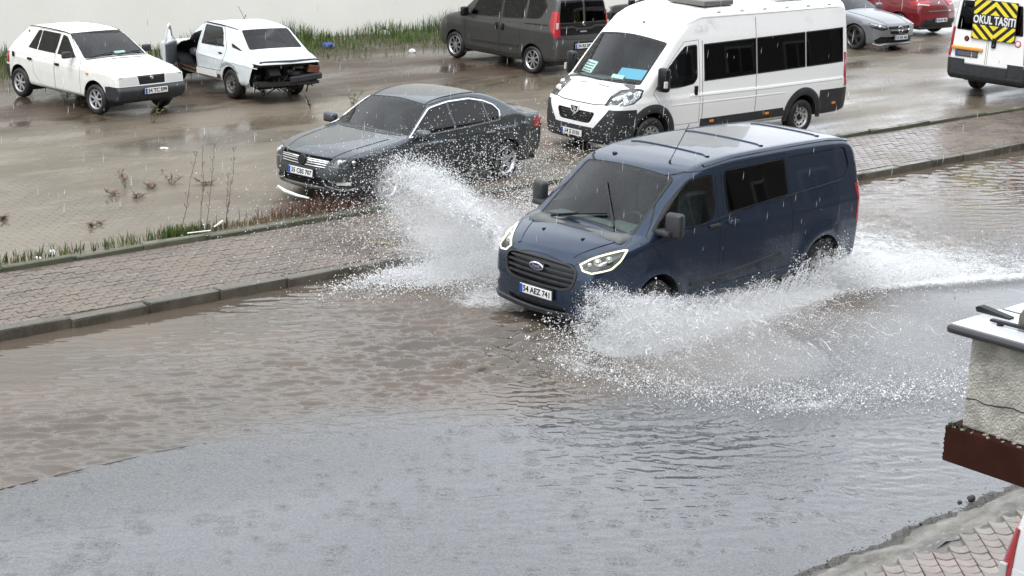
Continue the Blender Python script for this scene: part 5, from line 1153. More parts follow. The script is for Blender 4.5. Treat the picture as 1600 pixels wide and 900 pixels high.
# =================== old white hatchback ===================
def build_hatch():
    a=-.708; c=Car('hatch','hatchback_car','old white five door hatchback with black bumpers parked by the wall','car',(-7.42+.08*math.sin(.708),32.363+.08*math.cos(.708),a),0,.055,MAT['old_white']); r=c.root
    c.arches([(0,.30),(-2.45,.30)],.345)
    c.pane(rounded([(-.40,-.70,1.0),(-.40,.70,1.0),(-1.08,.56,1.365),(-1.08,-.56,1.365)],.05),(.5,0,.86),'windscreen',MAT['glass'],ring=.022,off=-.003,thr=.2,cond=lambda p:p.z>.95 and p.x>-1.25)
    c.pane(rounded([(-2.82,-.62,1.0),(-2.82,.62,1.0),(-2.44,.55,1.34),(-2.44,-.55,1.34)],.05),(-.7,0,.7),'rear_window',MAT['dark_glass'],ring=.02,thr=.2,cond=lambda p:p.z>.9 and p.x<-2.2)
    for sd in (1,-1):
        D=LR(sd)
        w1=c.pane(rounded(S([(-.62,.985),(-1.06,1.325),(-1.20,1.345),(-1.22,.985)],sd),.02),D,'window',MAT['side_glass'],ring=.018,off=-.003,cond=lambda p:p.z>.9)
        w2=c.pane(rounded(S([(-1.29,.985),(-1.29,1.35),(-1.86,1.355),(-1.86,.99)],sd),.02),D,'window',MAT['side_glass'],ring=.018,off=-.003,cond=lambda p:p.z>.9)
        c.pane(rounded(S([(-1.89,.99),(-1.89,1.352),(-2.0,1.345),(-2.18,1.0)],sd),.02),D,'quarter_window',MAT['side_glass'],ring=.018,off=-.003,cond=lambda p:p.z>.9)
        d1=c.pane(S([(-.44,.96),(-1.04,1.38),(-1.255,1.385),(-1.255,.32),(-.44,.32)],sd),D,'front_door',[c.paint,MAT['seal']],ring=.007,ringdepth=.01,srim=.015,cond=lambda p:abs(p.y)>.4)
        d2=c.pane(S([(-1.27,1.385),(-1.95,1.38),(-2.18,.98),(-2.18,.75),(-1.96,.55),(-1.96,.32),(-1.27,.32)],sd),D,'rear_door',[c.paint,MAT['seal']],ring=.007,ringdepth=.01,srim=.015,cond=lambda p:abs(p.y)>.4)
        for w,d in ((w1,d1),(w2,d2)):
            if w and d: w.parent=d
        handle(c,-1.16,.80,sd,MAT['black'],d1,s=(.14,.03,.05)); handle(c,-2.06,.80,sd,MAT['black'],d2,s=(.14,.03,.05))
        mirror_(c,(-.68,.92,1.04),(.09,.19,.13),MAT['plastic'],sd)
        fs=c.cut(S([(.9,.57),(.33,.57),(.33,.26),(.9,.26)],sd),D,thr=-.05,cond=lambda p:abs(p.y)>.3 and p.x>.2); c.take(fs,'bumper_end',MAT['plastic'],off=.012,rim=.02,srim=.01)
        fs=c.cut(S([(-2.80,.60),(-3.2,.60),(-3.2,.30),(-2.80,.30)],sd),D,thr=-.05,cond=lambda p:abs(p.y)>.3 and p.x<-2.5); c.take(fs,'bumper_end',MAT['plastic'],off=.012,rim=.02,srim=.01)
        fs=c.cut([(1,.33*sd,.755),(1,.70*sd,.755),(1,.73*sd,.60),(1,.30*sd,.60)],'F',thr=.05,cond=lambda p:p.x>.4); h=c.take(fs,'headlight',MAT['white_lens'],off=.004,rim=.02,srim=.05)
        bm=bmesh.new(); bx(bm,(.63,.515*sd,.68),(.02,.38,.14)); obj('lamp_bowl',bm,MAT['reflector'],h or r)
        c.line('waist_crease',mirrored([(.3,.8,.84),(-1,.8,.86),(-2.6,.78,.88)],sd),.02,.006,c.paint,n=30)
        c.line('roof_gutter',mirrored([(-1.05,.58,1.39),(-1.7,.585,1.41),(-2.34,.57,1.40)],sd),.025,.008,MAT['seal'],n=24)
        fs=c.cut([(-2.95,.5*sd,.86),(-2.95,.8*sd,.86),(-3,.8*sd,.64),(-3,.5*sd,.64)],'B',thr=.1,cond=lambda p:p.x<-2.6); c.take(fs,'tail_light',MAT['red_lens'],off=.004,rim=.02)
    obj('fuel_cap',box((-2.62,-.80,.83),(.07,.03,.10),bev=.02),MAT['black'],r); obj('side_repeater',box((-.20,-.818,.745),(.07,.02,.03)),MAT['orange_lens'],r); obj('vent',box((-2.30,-.62,1.27),(.05,.02,.08),rot=Matrix.Rotation(.4,3,'Y')),MAT['seal'],r)
    fs=c.cut([(1,-.31,.76),(1,.31,.76),(1,.29,.60),(1,-.29,.60)],'F',thr=.05,cond=lambda p:p.x>.4); g=c.take(fs,'grille',MAT['plastic'],off=-.015,srim=.03)
    for z in (.73,.69,.65,.615): c.line('grille_bar',[(.7,-.29,z),(.7,.29,z)],.016,.012,MAT['black'],parent=g,off=-.012,n=8)
    disc('emblem',(c.sx(0,.71)-.012,0,.71),(1,0,.1),.04,.02,MAT['chrome'],r)
    fs=c.cut([(1,-.80,.58),(1,.80,.58),(1,.80,.27),(1,-.80,.27)],'F',thr=-.05,cond=lambda p:p.x>.4); c.take(fs,'front_bumper',MAT['plastic'],off=.015,rim=.025,srim=.01)
    c.plate((c.sx(0.02,.49)+.035,.02,.49),(1,0,.02),'54 TC 599')
    c.pane([(.66,-.74,1),(.66,.74,1),(-.36,.70,1),(-.36,-.70,1)],'T','bonnet',[c.paint,MAT['seal']],ring=.008,ringdepth=.01,thr=.3,cond=lambda p:p.z>.7 and p.x>-.5)
    c.line('bonnet_vent',[(-.26,-.20,.96),(-.24,.46,.955)],.03,.004,MAT['seal'],n=10); c.line('cowl',[(-.385,-.70,.99),(-.375,0,.99),(-.385,.70,.99)],.035,.006,MAT['plastic'])
    for a_,b_ in (((-.40,-.62,1.0),(-.46,-.05,1.03)),((-.40,.02,1.0),(-.46,.60,1.03))):
        bm=bmesh.new(); A=c.F.snap(np.array([np.array(a_)*(1-k/6)+np.array(b_)*k/6 for k in range(7)])); tube(bm,[tuple(p+np.array((.012,0,.02))) for p in A],.011,6); obj('wiper',bm,MAT['black'],r)
    obj('window_paper',box((-.52,.17,1.035),(.012,.24,.06),rot=Matrix.Rotation(-1.0,3,'Y')),MAT['white_card'],r)
    cabin(c,[(-1.2,(.36,-.36)),(-2.0,(.36,-.36))],-.25,.86,1.25,.34,z=.48); c.floor(-2.9,.55,1.35,z=.30)
    c.wheels([(0,.3),(-2.45,.3)],.80,.285,.17,.185,'spoke7',MAT['steel'],steer=.05); c.finish()
build_hatch()

# =================== stripped white wreck ===================
def build_wreck():
    c=Car('wreck','wrecked_car','stripped white saloon wreck with an open door and no rear bumper','car',(-6.64,36.549,2.231),0,.055,MAT['worn_white']); r=c.root
    c.arches([(0,.31),(-2.44,.31)],.335)
    # front screen opening and rear window
    fs=c.cut(rounded([(-.48,-.68,.95),(-.48,.68,.95),(-1.02,.55,1.345),(-1.02,-.55,1.345)],.05),(.5,0,.86),thr=.2,cond=lambda p:p.z>.9 and p.x>-1.2); c.take(fs,'windscreen',MAT['clear_glass'],off=-.004)
    c.pane(rounded([(-2.92,-.60,1.035),(-2.92,.60,1.035),(-2.42,.52,1.335),(-2.42,-.52,1.335)],.06),(-.6,0,.8),'rear_window',MAT['clear_glass'],ring=.028,off=-.003,thr=.2,cond=lambda p:p.z>.97 and p.x<-2.2)
    for sd in (1,-1):
        D=LR(sd)
        w=c.pane(rounded(S([(-1.16,.95),(-1.12,1.325),(-1.80,1.335),(-2.08,.99)],sd),.03),D,'window',MAT['clear_glass'],ring=.016,off=-.003,cond=lambda p:p.z>.88)
        d=c.pane(S([(-1.05,1.36),(-1.11,.46),(-2.05,.50),(-2.20,.80),(-2.22,.98),(-1.87,1.37)],sd),D,'rear_door',[c.paint,MAT['seal']],ring=.012,ringdepth=.02,srim=.02,cond=lambda p:abs(p.y)>.4)
        if w and d: w.parent=d
        handle(c,-2.02,.86,sd,MAT['black'],d,s=(.13,.03,.035))
        opening=S([(-.14,.90),(-.50,1.02),(-.86,1.29),(-1.02,1.345),(-1.08,.42),(-.20,.42)],sd)
        if sd>0: fs=c.cut(opening,D,cond=lambda p:abs(p.y)>.4); bmesh.ops.delete(c.bm,geom=fs,context='FACES')
        else:
            w=c.pane(rounded(S([(-.42,.95),(-.86,1.28),(-1.0,1.315),(-1.0,.95)],sd),.02),D,'window',MAT['clear_glass'],ring=.016,cond=lambda p:p.z>.88); c.pane(opening,D,'front_door',[c.paint,MAT['seal']],ring=.007,ringdepth=.01,cond=lambda p:abs(p.y)>.4)
        fs=c.cut(S([(-2.34,1.09),(-2.44,1.08),(-2.78,1.0),(-2.72,.985),(-2.40,1.02)],sd),D,cond=lambda p:p.z>.9); c.take(fs,'side_vent',MAT['seal'],off=-.01)
        c.line('waist_crease',mirrored([(-1.12,.80,.74),(-2.1,.80,.735)],sd),.03,.006,c.paint); c.line('waist_crease',mirrored([(-2.3,.80,.735),(-3.4,.7,.72)],sd),.02,.006,c.paint)
        c.line('roof_gutter',mirrored([(-.95,.575,1.36),(-1.7,.585,1.385),(-2.40,.57,1.365)],sd),.02,.008,MAT['seal'],n=24)
        # scuffed and rusty lower edges
        c.line('rusty_sill',mirrored([(-.2,.80,.38),(-1.1,.80,.37),(-2.05,.80,.38)],sd),.09,.012,MAT['rust'],n=24)
        c.line('arch_patch',mirrored([(-2.10,.80,.62),(-2.35,.80,.70),(-2.6,.8,.66),(-2.74,.79,.55)],sd),.07,.008,mat('grey body filler',(.32,.33,.33),.7,nscale=20,namt=.4),n=24)
    # pale sill patch and sagging lower quarter
    obj('sill_panel',box((-1.55,.83,.42),(.85,.02,.12),rot=Matrix.Rotation(.03,3,'Y')),MAT['old_white'],r)
    # rear end without panel, lamps or bumper
    fs=c.cut([(-3.5,-.72,.80),(-3.5,.72,.80),(-3.5,.70,.34),(-3.5,-.70,.34)],'B',thr=-.1,cond=lambda p:p.x<-3.1); bmesh.ops.delete(c.bm,geom=fs,context='FACES')
    fs=c.cut(S([(-3.30,.79),(-3.6,.79),(-3.6,.30),(-3.12,.30),(-3.12,.44)],1),'L',thr=-.2,cond=lambda p:p.x<-3.0 and p.y>.3); bmesh.ops.delete(c.bm,geom=fs,context='FACES')
    bm=bmesh.new(); bx(bm,(-2.95,0,.56),(.1,1.36,.5)); bx(bm,(-3.2,0,.40),(.55,1.3,.06)); bx(bm,(-3.36,.1,.77),(.1,1.2,.05)); rg=random.Random(5)
    for k in range(26): bx(bm,(-3.05-.35*rg.random(),rg.uniform(-.6,.6),rg.uniform(.36,.72)),(rg.uniform(.06,.3),rg.uniform(.06,.3),rg.uniform(.03,.15)),rot=Matrix.Rotation(rg.uniform(-1,1),3,rg.choice('XYZ')),bev=.01,seg=1)
    for k in range(14):
        p=Vector((-3.1-.25*rg.random(),rg.uniform(-.6,.6),rg.uniform(.4,.75))); tube(bm,[p,p+Vector((rg.uniform(-.15,.1),rg.uniform(-.2,.2),-.15)),p+Vector((rg.uniform(-.2,.1),rg.uniform(-.3,.3),-.32))],.014,6)
    obj('boot_innards',bm,MAT['grime'],r)
    bm=bmesh.new(); bx(bm,(-3.44,-.54,.66),(.06,.26,.15),rot=Matrix.Rotation(.15,3,'X'),bev=.015); obj('tail_light',bm,mat('dusty orange lamp',(.12,.045,.028),.5,nscale=20,namt=.4),r)
    bm=bmesh.new(); bx(bm,(-3.45,-.36,.50),(.10,.72,.13),rot=Matrix.Rotation(-.08,3,'X'),bev=.03); obj('broken_bumper',bm,MAT['plastic'],r)
    c.line('boot_edge',[(-3.42,-.66,.83),(-3.47,0,.84),(-3.42,.66,.83)],.05,.012,MAT['plastic'])
    c.pane([(-3.0,-.60,1),(-3.0,.60,1),(-3.45,.62,1),(-3.45,-.62,1)],'T','boot_lid',[c.paint,MAT['seal']],ring=.012,ringdepth=.016,thr=.3,cond=lambda p:p.z>.7 and p.x<-2.9)
    # open front door: hinged at the front pillar, swung right out
    an=R(-40); Mx=Matrix.Translation((-.14,.80,0))@Matrix.Rotation(an,4,'Z'); Q=lambda b:(b.transform(Mx),b)[1]
    bm=bmesh.new(); prism(bm,[(0,.42),(-.92,.42),(-.95,.93),(0,.91)],0,.05,'y'); fd=obj('front_door',Q(bm),c.paint,r)
    bm=bmesh.new(); prism(bm,[(-.04,.46),(-.88,.46),(-.90,.90),(-.04,.88)],-.03,-.001,'y'); obj('door_lining',Q(bm),MAT['dash'],fd)
    bm=bmesh.new(); tube(bm,[(-.02,.02,.92),(-.36,.0,1.03),(-.70,-.05,1.27),(-.86,-.07,1.315),(-.92,-.06,1.28),(-.95,.0,.93)],.020,8); obj('window_frame',Q(bm),c.paint,fd)
    bm=bmesh.new(); f=bm.faces.new([bm.verts.new(p) for p in ((-.36,.0,.95),(-.36,.0,1.02),(-.70,-.05,1.25),(-.86,-.07,1.30),(-.92,-.05,1.26),(-.94,0,.95))]); bmesh.ops.solidify(bm,geom=[f],thickness=.006); obj('window',Q(bm),MAT['clear_glass'],fd)
    bm=bmesh.new(); bx(bm,(-.22,.10,.98),(.05,.16,.12),bev=.03); obj('door_mirror',Q(bm),c.paint,fd,smooth=True)
    bm=bmesh.new(); tube(bm,[(-1.25,-.2,1.40),(-1.35,-.18,1.50)],.008,6); tube(bm,[(-1.25,-.2,1.40),(-.85,-.28,1.62)],.005,6); obj('aerial',bm,MAT['black'],r)
    c.pane([(.72,-.72,1),(.72,.72,1),(-.42,.70,1),(-.42,-.70,1)],'T','bonnet',[c.paint,MAT['seal']],ring=.008,ringdepth=.01,thr=.3,cond=lambda p:p.z>.7 and p.x>-.5)
    cabin(c,[(-1.25,(.34,-.34))],-.35,.76,1.25,.34,z=.38,hr=False); c.floor(-3.0,.55,1.35,z=.36,m=MAT['grime'])
    c.wheels([(0,.3),(-2.44,.3)],.775,.30,.165,.185,'steel',mat('rusty grey wheel',(.16,.155,.15),.6,nscale=20,namt=.5)); 
    c.finish()
build_wreck()

# =================== charcoal people carrier ===================
def build_mpv(label,pose,paint,plate,flap=True):
    c=Car('mpv','people_carrier',label,'car',pose,0,.06,paint); r=c.root
    c.arches([(0,.32),(-2.755,.32)],.365)
    c.pane(rounded([(-.15,-.74,1.22),(-.15,.74,1.22),(-.76,.66,1.67),(-.76,-.66,1.67)],.05),(.6,0,.8),'windscreen',MAT['glass'],ring=.03,thr=.2,cond=lambda p:p.z>1.15 and p.x>-1)
    for sd in (1,-1):
        D=LR(sd)
        w1=c.pane(rounded(S([(-.55,1.10),(-.72,1.42),(-.98,1.68),(-1.58,1.71),(-1.60,1.145)],sd),.04),D,'window',MAT['side_glass'],ring=.018,cond=lambda p:p.z>1.02)
        w2=c.pane(rounded(S([(-1.66,1.148),(-1.66,1.715),(-2.42,1.715),(-2.42,1.205)],sd),.03),D,'window',MAT['side_glass'],ring=.018,cond=lambda p:p.z>1.02)
        c.pane(rounded(S([(-2.48,1.21),(-2.48,1.71),(-2.98,1.69),(-3.10,1.55),(-2.96,1.28),(-2.85,1.24)],sd),.06),D,'quarter_window',MAT['side_glass'],ring=.018,cond=lambda p:p.z>1.02)
        d1=c.pane(S([(-.34,1.04),(-.55,1.40),(-.92,1.74),(-1.62,1.765),(-1.62,.34),(-.40,.34)],sd),D,'front_door',[c.paint,MAT['seal']],ring=.008,ringdepth=.01,cond=lambda p:abs(p.y)>.4)
        d2=c.pane(S([(-1.635,1.765),(-2.45,1.765),(-2.45,.86),(-2.34,.62),(-2.34,.34),(-1.635,.34)],sd),D,'sliding_door',[c.paint,MAT['seal']],ring=.008,ringdepth=.01,cond=lambda p:abs(p.y)>.4)
        for w,d in ((w1,d1),(w2,d2)):
            if w and d: w.parent=d
        handle(c,-1.52,.95,sd,MAT['black'],d1,s=(.10,.035,.15)); handle(c,-1.74,.95,sd,MAT['black'],d2,s=(.10,.035,.15))
        mirror_(c,(-.50,1.03,1.17),(.12,.20,.22),MAT['black'],sd); c.line('side_moulding',mirrored([(-.62,.9,.53),(-1.6,.9,.555),(-2.3,.9,.585)],sd),.06,.014,MAT['plastic'],n=24); c.line('slide_rail',mirrored([(-2.47,.88,1.10),(-3.2,.86,1.14)],sd),.025,.008,MAT['black'],n=16)
        c.line('waist_crease',mirrored([(-.4,.9,1.03),(-1.6,.9,1.07),(-2.9,.88,1.16)],sd),.03,.006,c.paint,n=24)
        tl=mirrored([(-3.44,.74,1.45),(-3.30,.82,1.45),(-3.28,.86,1.20),(-3.34,.87,.98),(-3.44,.84,.87),(-3.50,.74,.90)],sd); fs=c.cut(tl,(-.75,.66*sd,0),thr=.0,cond=lambda p:p.x<-3.1); t=c.take(fs,'tail_light',MAT['red_lens'],off=.012,rim=.03)
        q=c.sx(.78*sd,1.14,False); obj('reversing_light',box((q-.008,.785*sd,1.14),(.03,.06,.14),bev=.01),MAT['white_lens'],t or r)
        rw=c.pane(rounded([(-3.5,.02*sd,1.70),(-3.5,(.66 if flap else .50)*sd,1.69),(-3.5,(.74 if flap else .54)*sd,1.20),(-3.5,.02*sd,1.20)],.04),'B','rear_window',MAT['dark_glass'],ring=.012,thr=.1,cond=lambda p:p.x<-3.1)
        fs=c.cut([(-3.5,.0,1.19),(-3.5,.735*sd,1.19),(-3.5,.735*sd,.93),(-3.5,.0,.93)],'B',thr=.1,cond=lambda p:p.x<-3.1); c.take(fs,'tailgate_panel',MAT['black'] if flap else c.paint,off=.004,rim=.01)
        c.line('tailgate_bar',[(-3.5,.70*sd,1.10),(-3.5,.34*sd,1.11),(-3.5,.22*sd,1.065),(-3.5,0,1.06)],.05,.02,c.paint,n=24)
    disc('emblem',(c.sx(0,1.17,False)+.005,0,1.17),(-1,0,0),.055,.02,MAT['chrome'],r); obj('badge',box((c.sx(.03,1.0,False)-.008,.03,1.0),(.02,.2,.03)),MAT['steel'],r)
    fs=c.cut(rounded([(-3.5,-.30,.77),(-3.5,.34,.77),(-3.5,.36,.60),(-3.5,-.32,.60)],.02),'B',thr=.1,cond=lambda p:p.x<-3.1); c.take(fs,'plate_recess',MAT['black'],off=-.03,srim=.04)
    c.plate((c.sx(.04,.68,False)+.0,.04,.68),(-1,0,.02),plate); c.line('bumper_seam',[(-3.4,-.84,.84),(-3.52,-.4,.84),(-3.55,0,.84),(-3.52,.4,.84),(-3.4,.84,.84)],.014,.003,MAT['seal'],n=30); c.line('bumper_step',[(-3.4,-.84,.45),(-3.55,-.3,.45),(-3.55,.3,.45),(-3.4,.84,.45)],.04,.012,c.paint,n=30)
    disc('exhaust_tip',(-3.50,-.33,.55),(-1,0,0),.06,.03,MAT['chrome'],r,hole=.045)
    if flap: bm=box((-2.55,.72,.30),(.34,.03,.16),bev=.01); obj('mud_flap',bm,MAT['white_card'],r)
    cabin(c,[(-1.2,(.42,-.42)),(-2.1,(.42,-.42))],-.3,1.0,1.45,.38,z=.68); c.floor(-3.4,.6,1.5,z=.30)
    c.wheels([(0,.32),(-2.755,.32)],.90,.315,.20,.222,'spoke8',MAT['alloy']); c.finish()
build_mpv('charcoal grey tall people carrier parked against the wall, tail outward',(-.925,41.745,2.301),MAT['mpv_paint'],'54 RS 208')

# =================== silver coupe, red car, dark car, near white car ===================
def build_silver():
    p0=Vector((9.55,46.955,0)); p0-=Vector((9.55,46.955,0)).normalized()*.8
    c=Car('silver','coupe_car','silver grey sports coupe parked facing the lot behind the minibus','car',(p0.x,p0.y,-.868),0,.06,MAT['silver_paint']); r=c.root; c.arches([(0,.33),(-2.84,.33)],.36)
    c.pane(rounded([(-.55,-.72,.98),(-.55,.72,.98),(-1.28,.55,1.31),(-1.28,-.55,1.31)],.05),(.4,0,.9),'windscreen',MAT['glass'],ring=.03,thr=.2,cond=lambda p:p.z>.93 and p.x>-1.5)
    for sd in (1,-1):
        D=LR(sd); c.pane(rounded(S([(-.75,.95),(-1.25,1.25),(-2.0,1.30),(-2.7,1.18),(-3.0,1.02)],sd),.03),D,'window',MAT['dark_glass'],ring=.015,cond=lambda p:p.z>.9)
        c.pane(S([(-.55,.90),(-1.85,.90),(-1.95,.22),(-.50,.22)],sd),D,'door',[c.paint,MAT['seal']],ring=.008,ringdepth=.01,cond=lambda p:abs(p.y)>.4); mirror_(c,(-.75,.98,1.0),(.12,.22,.13),c.paint,sd)
        lamp(c,mirrored([(.42,.84,.73),(.60,.74,.74),(.77,.50,.68),(.79,.48,.60),(.72,.62,.55),(.50,.82,.62)],sd),(.70,.71*sd,.1),MAT['dark_lamp'],lambda p:p.x>.1,[((.66,.68*sd,.65),.05)],strip=(mirrored([(.45,.82,.72),(.62,.70,.70),(.76,.52,.66)],sd),.045,MAT['white_lens']))
        fs=c.cut(mirrored([(.72,.68,.40),(.80,.36,.40),(.80,.42,.24),(.62,.76,.22),(.60,.78,.30)],sd),(.75,.66*sd,0),thr=0,cond=lambda p:p.x>.2); c.take(fs,'air_intake',MAT['black'],off=-.03,srim=.04)
        c.line('bonnet_crease',mirrored([(.70,.42,.74),(.2,.55,.88),(-.45,.62,.96)],sd),.03,.008,c.paint)
    fs=c.cut(rounded([(1,-.44,.66),(1,.44,.66),(1,.36,.46),(1,-.36,.46)],.03),'F',thr=0,cond=lambda p:p.x>.3); g=c.take(fs,'grille',MAT['black'],off=-.03,srim=.04)
    c.line('grille_bar',[(.8,-.42,.57),(.83,0,.56),(.8,.42,.57)],.05,.015,MAT['chrome'],parent=g,off=-.015)
    x=c.sx(0,.56); em=disc('emblem',(x,0,.57),(1,0,.1),.10,.015,MAT['chrome'],r,hole=.085); bm=bmesh.new()
    for k in range(3):
        a=math.pi/2+2*math.pi*k/3; prism(bm,[(.09*math.cos(a),.57+.09*math.sin(a)),(.018*math.cos(a+1.05),.57+.018*math.sin(a+1.05)),(0,.57),(.018*math.cos(a-1.05),.57+.018*math.sin(a-1.05))],x+.0,x+.012,'x')
    obj('star',bm,MAT['chrome'],em)
    fs=c.cut(rounded([(1,-.40,.40),(1,.40,.40),(1,.48,.24),(1,-.48,.24)],.02),'F',thr=0,cond=lambda p:p.x>.3); c.take(fs,'lower_intake',MAT['black'],off=-.03,srim=.04)
    c.line('bumper_lip',[(.55,-.78,.19),(.74,-.5,.19),(.80,0,.19),(.74,.5,.19),(.55,.78,.19)],.06,.03,c.paint,n=30); c.plate((c.sx(.02,.36)+.03,.02,.37),(1,0,0),'54 KB 363')
    cabin(c,[(-1.4,(.38,-.38))],-.4,.86,1.35,.36,z=.45); c.floor(-3.7,.6,1.5,z=.22); c.wheels([(0,.33),(-2.84,.33)],.89,.33,.23,.245,'spoke5',MAT['dark_alloy']); c.finish()
build_silver()
def build_small(name,label,pose,paint,plate,kind='car',lampz=(.80,1.0),near=False,group=None):
    c=Car('red',name,label,kind,pose,0,.06,paint,group); r=c.root; c.arches([(0,.31),(-2.62,.31)],.355)
    c.pane(rounded([(-.36,-.72,1.0),(-.36,.72,1.0),(-1.0,.60,1.36),(-1.0,-.60,1.36)],.05),(.5,0,.86),'windscreen',MAT['glass'],ring=.03,thr=.2,cond=lambda p:p.z>.95 and p.x>-1.2)
    c.pane(rounded([(-3.22,-.62,1.02),(-3.22,.62,1.02),(-3.06,.55,1.27),(-3.06,-.55,1.27)],.05),(-1,0,.3),'rear_window',MAT['dark_glass'],ring=.02,thr=.1,cond=lambda p:p.x<-2.8)
    for sd in (1,-1):
        D=LR(sd)
        w1=c.pane(rounded(S([(-.55,1.0),(-1.05,1.34),(-1.62,1.37),(-1.62,.99)],sd),.03),D,'window',MAT['side_glass'],ring=.016,cond=lambda p:p.z>.9)
        w2=c.pane(rounded(S([(-1.68,.99),(-1.68,1.37),(-2.35,1.35),(-2.62,1.08),(-2.55,1.0)],sd),.03),D,'window',MAT['side_glass'],ring=.016,cond=lambda p:p.z>.9)
        d1=c.pane(S([(-.42,.96),(-1.0,1.40),(-1.64,1.42),(-1.64,.27),(-.42,.27)],sd),D,'front_door',[c.paint,MAT['seal']],ring=.008,ringdepth=.01,cond=lambda p:abs(p.y)>.4)
        d2=c.pane(S([(-1.655,1.42),(-2.4,1.39),(-2.66,1.0),(-2.40,.72),(-2.22,.45),(-2.22,.27),(-1.655,.27)],sd),D,'rear_door',[c.paint,MAT['seal']],ring=.008,ringdepth=.01,cond=lambda p:abs(p.y)>.4)
        for w,d in ((w1,d1),(w2,d2)):
            if w and d: w.parent=d
        handle(c,-1.5,.86,sd,c.paint,d1); handle(c,-2.4,.88,sd,c.paint,d2); mirror_(c,(-.55,.98,1.02),(.11,.2,.14),c.paint,sd)
        if near: tl=mirrored([(-3.10,.72,1.12),(-2.98,.82,1.10),(-3.02,.88,.80),(-3.18,.88,.62),(-3.34,.70,.62),(-3.28,.66,.85)],sd)
        else: tl=mirrored([(-3.28,.38,1.02),(-3.10,.80,1.0),(-2.95,.86,.96),(-3.05,.87,.86),(-3.35,.42,.86)],sd)
        fs=c.cut(tl,(-.8,.6*sd,0),thr=0,cond=lambda p:p.x<-2.7); t=c.take(fs,'tail_light',MAT['red_lens'],off=.010,rim=.03)
        if not near: c.line('light_strip',mirrored([(-3.3,.46,.875),(-3.18,.78,.885)],sd),.04,.02,MAT['white_lens'],parent=t or r,n=10,off=.008)
        fs=c.cut(mirrored([(.80,.42,.72),(.45,.80,.76),(.35,.84,.70),(.50,.80,.62),(.80,.44,.62)],sd),(.7,.7*sd,0),thr=0,cond=lambda p:p.x>.1); c.take(fs,'headlight',MAT['white_lens'],off=.004,rim=.02)
    c.line('tailgate_trim',[(-3.35,-.50,.72),(-3.37,0,.72),(-3.35,.50,.72)],.03,.014,MAT['chrome'],n=20)
    disc('emblem',(c.sx(0,.92,False)+.004,0,.92),(-1,0,0),.055,.018,MAT['chrome'],r,seg=4 if not near else 24)
    c.line('bumper_seam',[(-3.2,-.82,.66),(-3.36,-.4,.66),(-3.39,0,.66),(-3.36,.4,.66),(-3.2,.82,.66)],.012,.003,MAT['seal'],n=30)
    fs=c.cut([(-3.5,-.64,.50),(-3.5,.64,.50),(-3.5,.72,.24),(-3.5,-.72,.24)],'B',thr=-.1,cond=lambda p:p.x<-3.0); c.take(fs,'rear_valance',MAT['plastic'],off=.008,rim=.02)
    c.plate((c.sx(0,.47,False)-.03,0,.47),(-1,0,0),plate)
    cabin(c,[(-1.3,(.38,-.38)),(-2.15,(.38,-.38))],-.3,.88,1.35,.36,z=.48); c.floor(-3.3,.6,1.5,z=.26); c.wheels([(0,.31),(-2.62,.31)],.88,.31,.2,.21,'spoke7',MAT['alloy']); c.finish(); return c
build_small('hatchback_car','dark red hatchback parked tail outward beside the silver coupe',(9.591,51.762,2.273),MAT['red_paint'],'54 FD 181')
build_small('hatchback_car','black parked car all but hidden behind the white minibus roof',(3.2,46.6,2.30),mat('black paint',(.012,.012,.014),.25,coat=.9,inner=INN),'')
build_mpv('white tall car with a red tail lamp parked under the balcony corner',(6.31,12.12,R(43)),MAT['white_paint'],'54 HN 640',flap=False)
# =================== buildings on the camera's side of the street ===================
def facade(name,label,s0,s1,t1,h,depth=8,base=(.22,.205,.185)):
    root=thing(name,label,'building',st((s0+s1)/2,t1-depth/2,0),RA); w=s1-s0; m=mat(name+' render',base,.8,nscale=1.2,namt=.12,bump=.4,bscale=40,dist=.006)
    obj('wall',box((0,0,h/2-.2),(w,depth,h+.4)),m,root); obj('roof',box((0,0,h+.12),(w+.5,depth+.5,.22),bev=.03),MAT['plastic'],root)
    gl=mat(name+' pane',(.03,.035,.04),.08); fr=mat(name+' frame',(.6,.6,.58),.4); nb=max(1,int(w/2.6))
    for fl in range(int(h/3)):
        for k in range(nb):
            x=-w/2+(k+.5)*w/nb; f=obj('window',box((x,depth/2+.02,fl*3+1.75),(1.3,.10,1.4),bev=.02),fr,root)
            for q in (-.31,.31): obj('pane',box((x+q,depth/2+.06,fl*3+1.75),(.56,.04,1.26)),gl,f)
    return root
facade('apartment_block','rendered apartment block the street is seen from',-24,7.2,-3.6,17)
facade('apartment_block','neighbouring block that carries the brown edged balcony',9.4,30,2.6,12,base=(.26,.24,.21))
facade('apartment_block','grey rendered block second along the near side of the street',30.4,53,2.4,14,base=(.20,.19,.175))
facade('apartment_block','tallest rendered block farthest along the near side of the street',53.6,92,2.6,16,base=(.23,.21,.18))
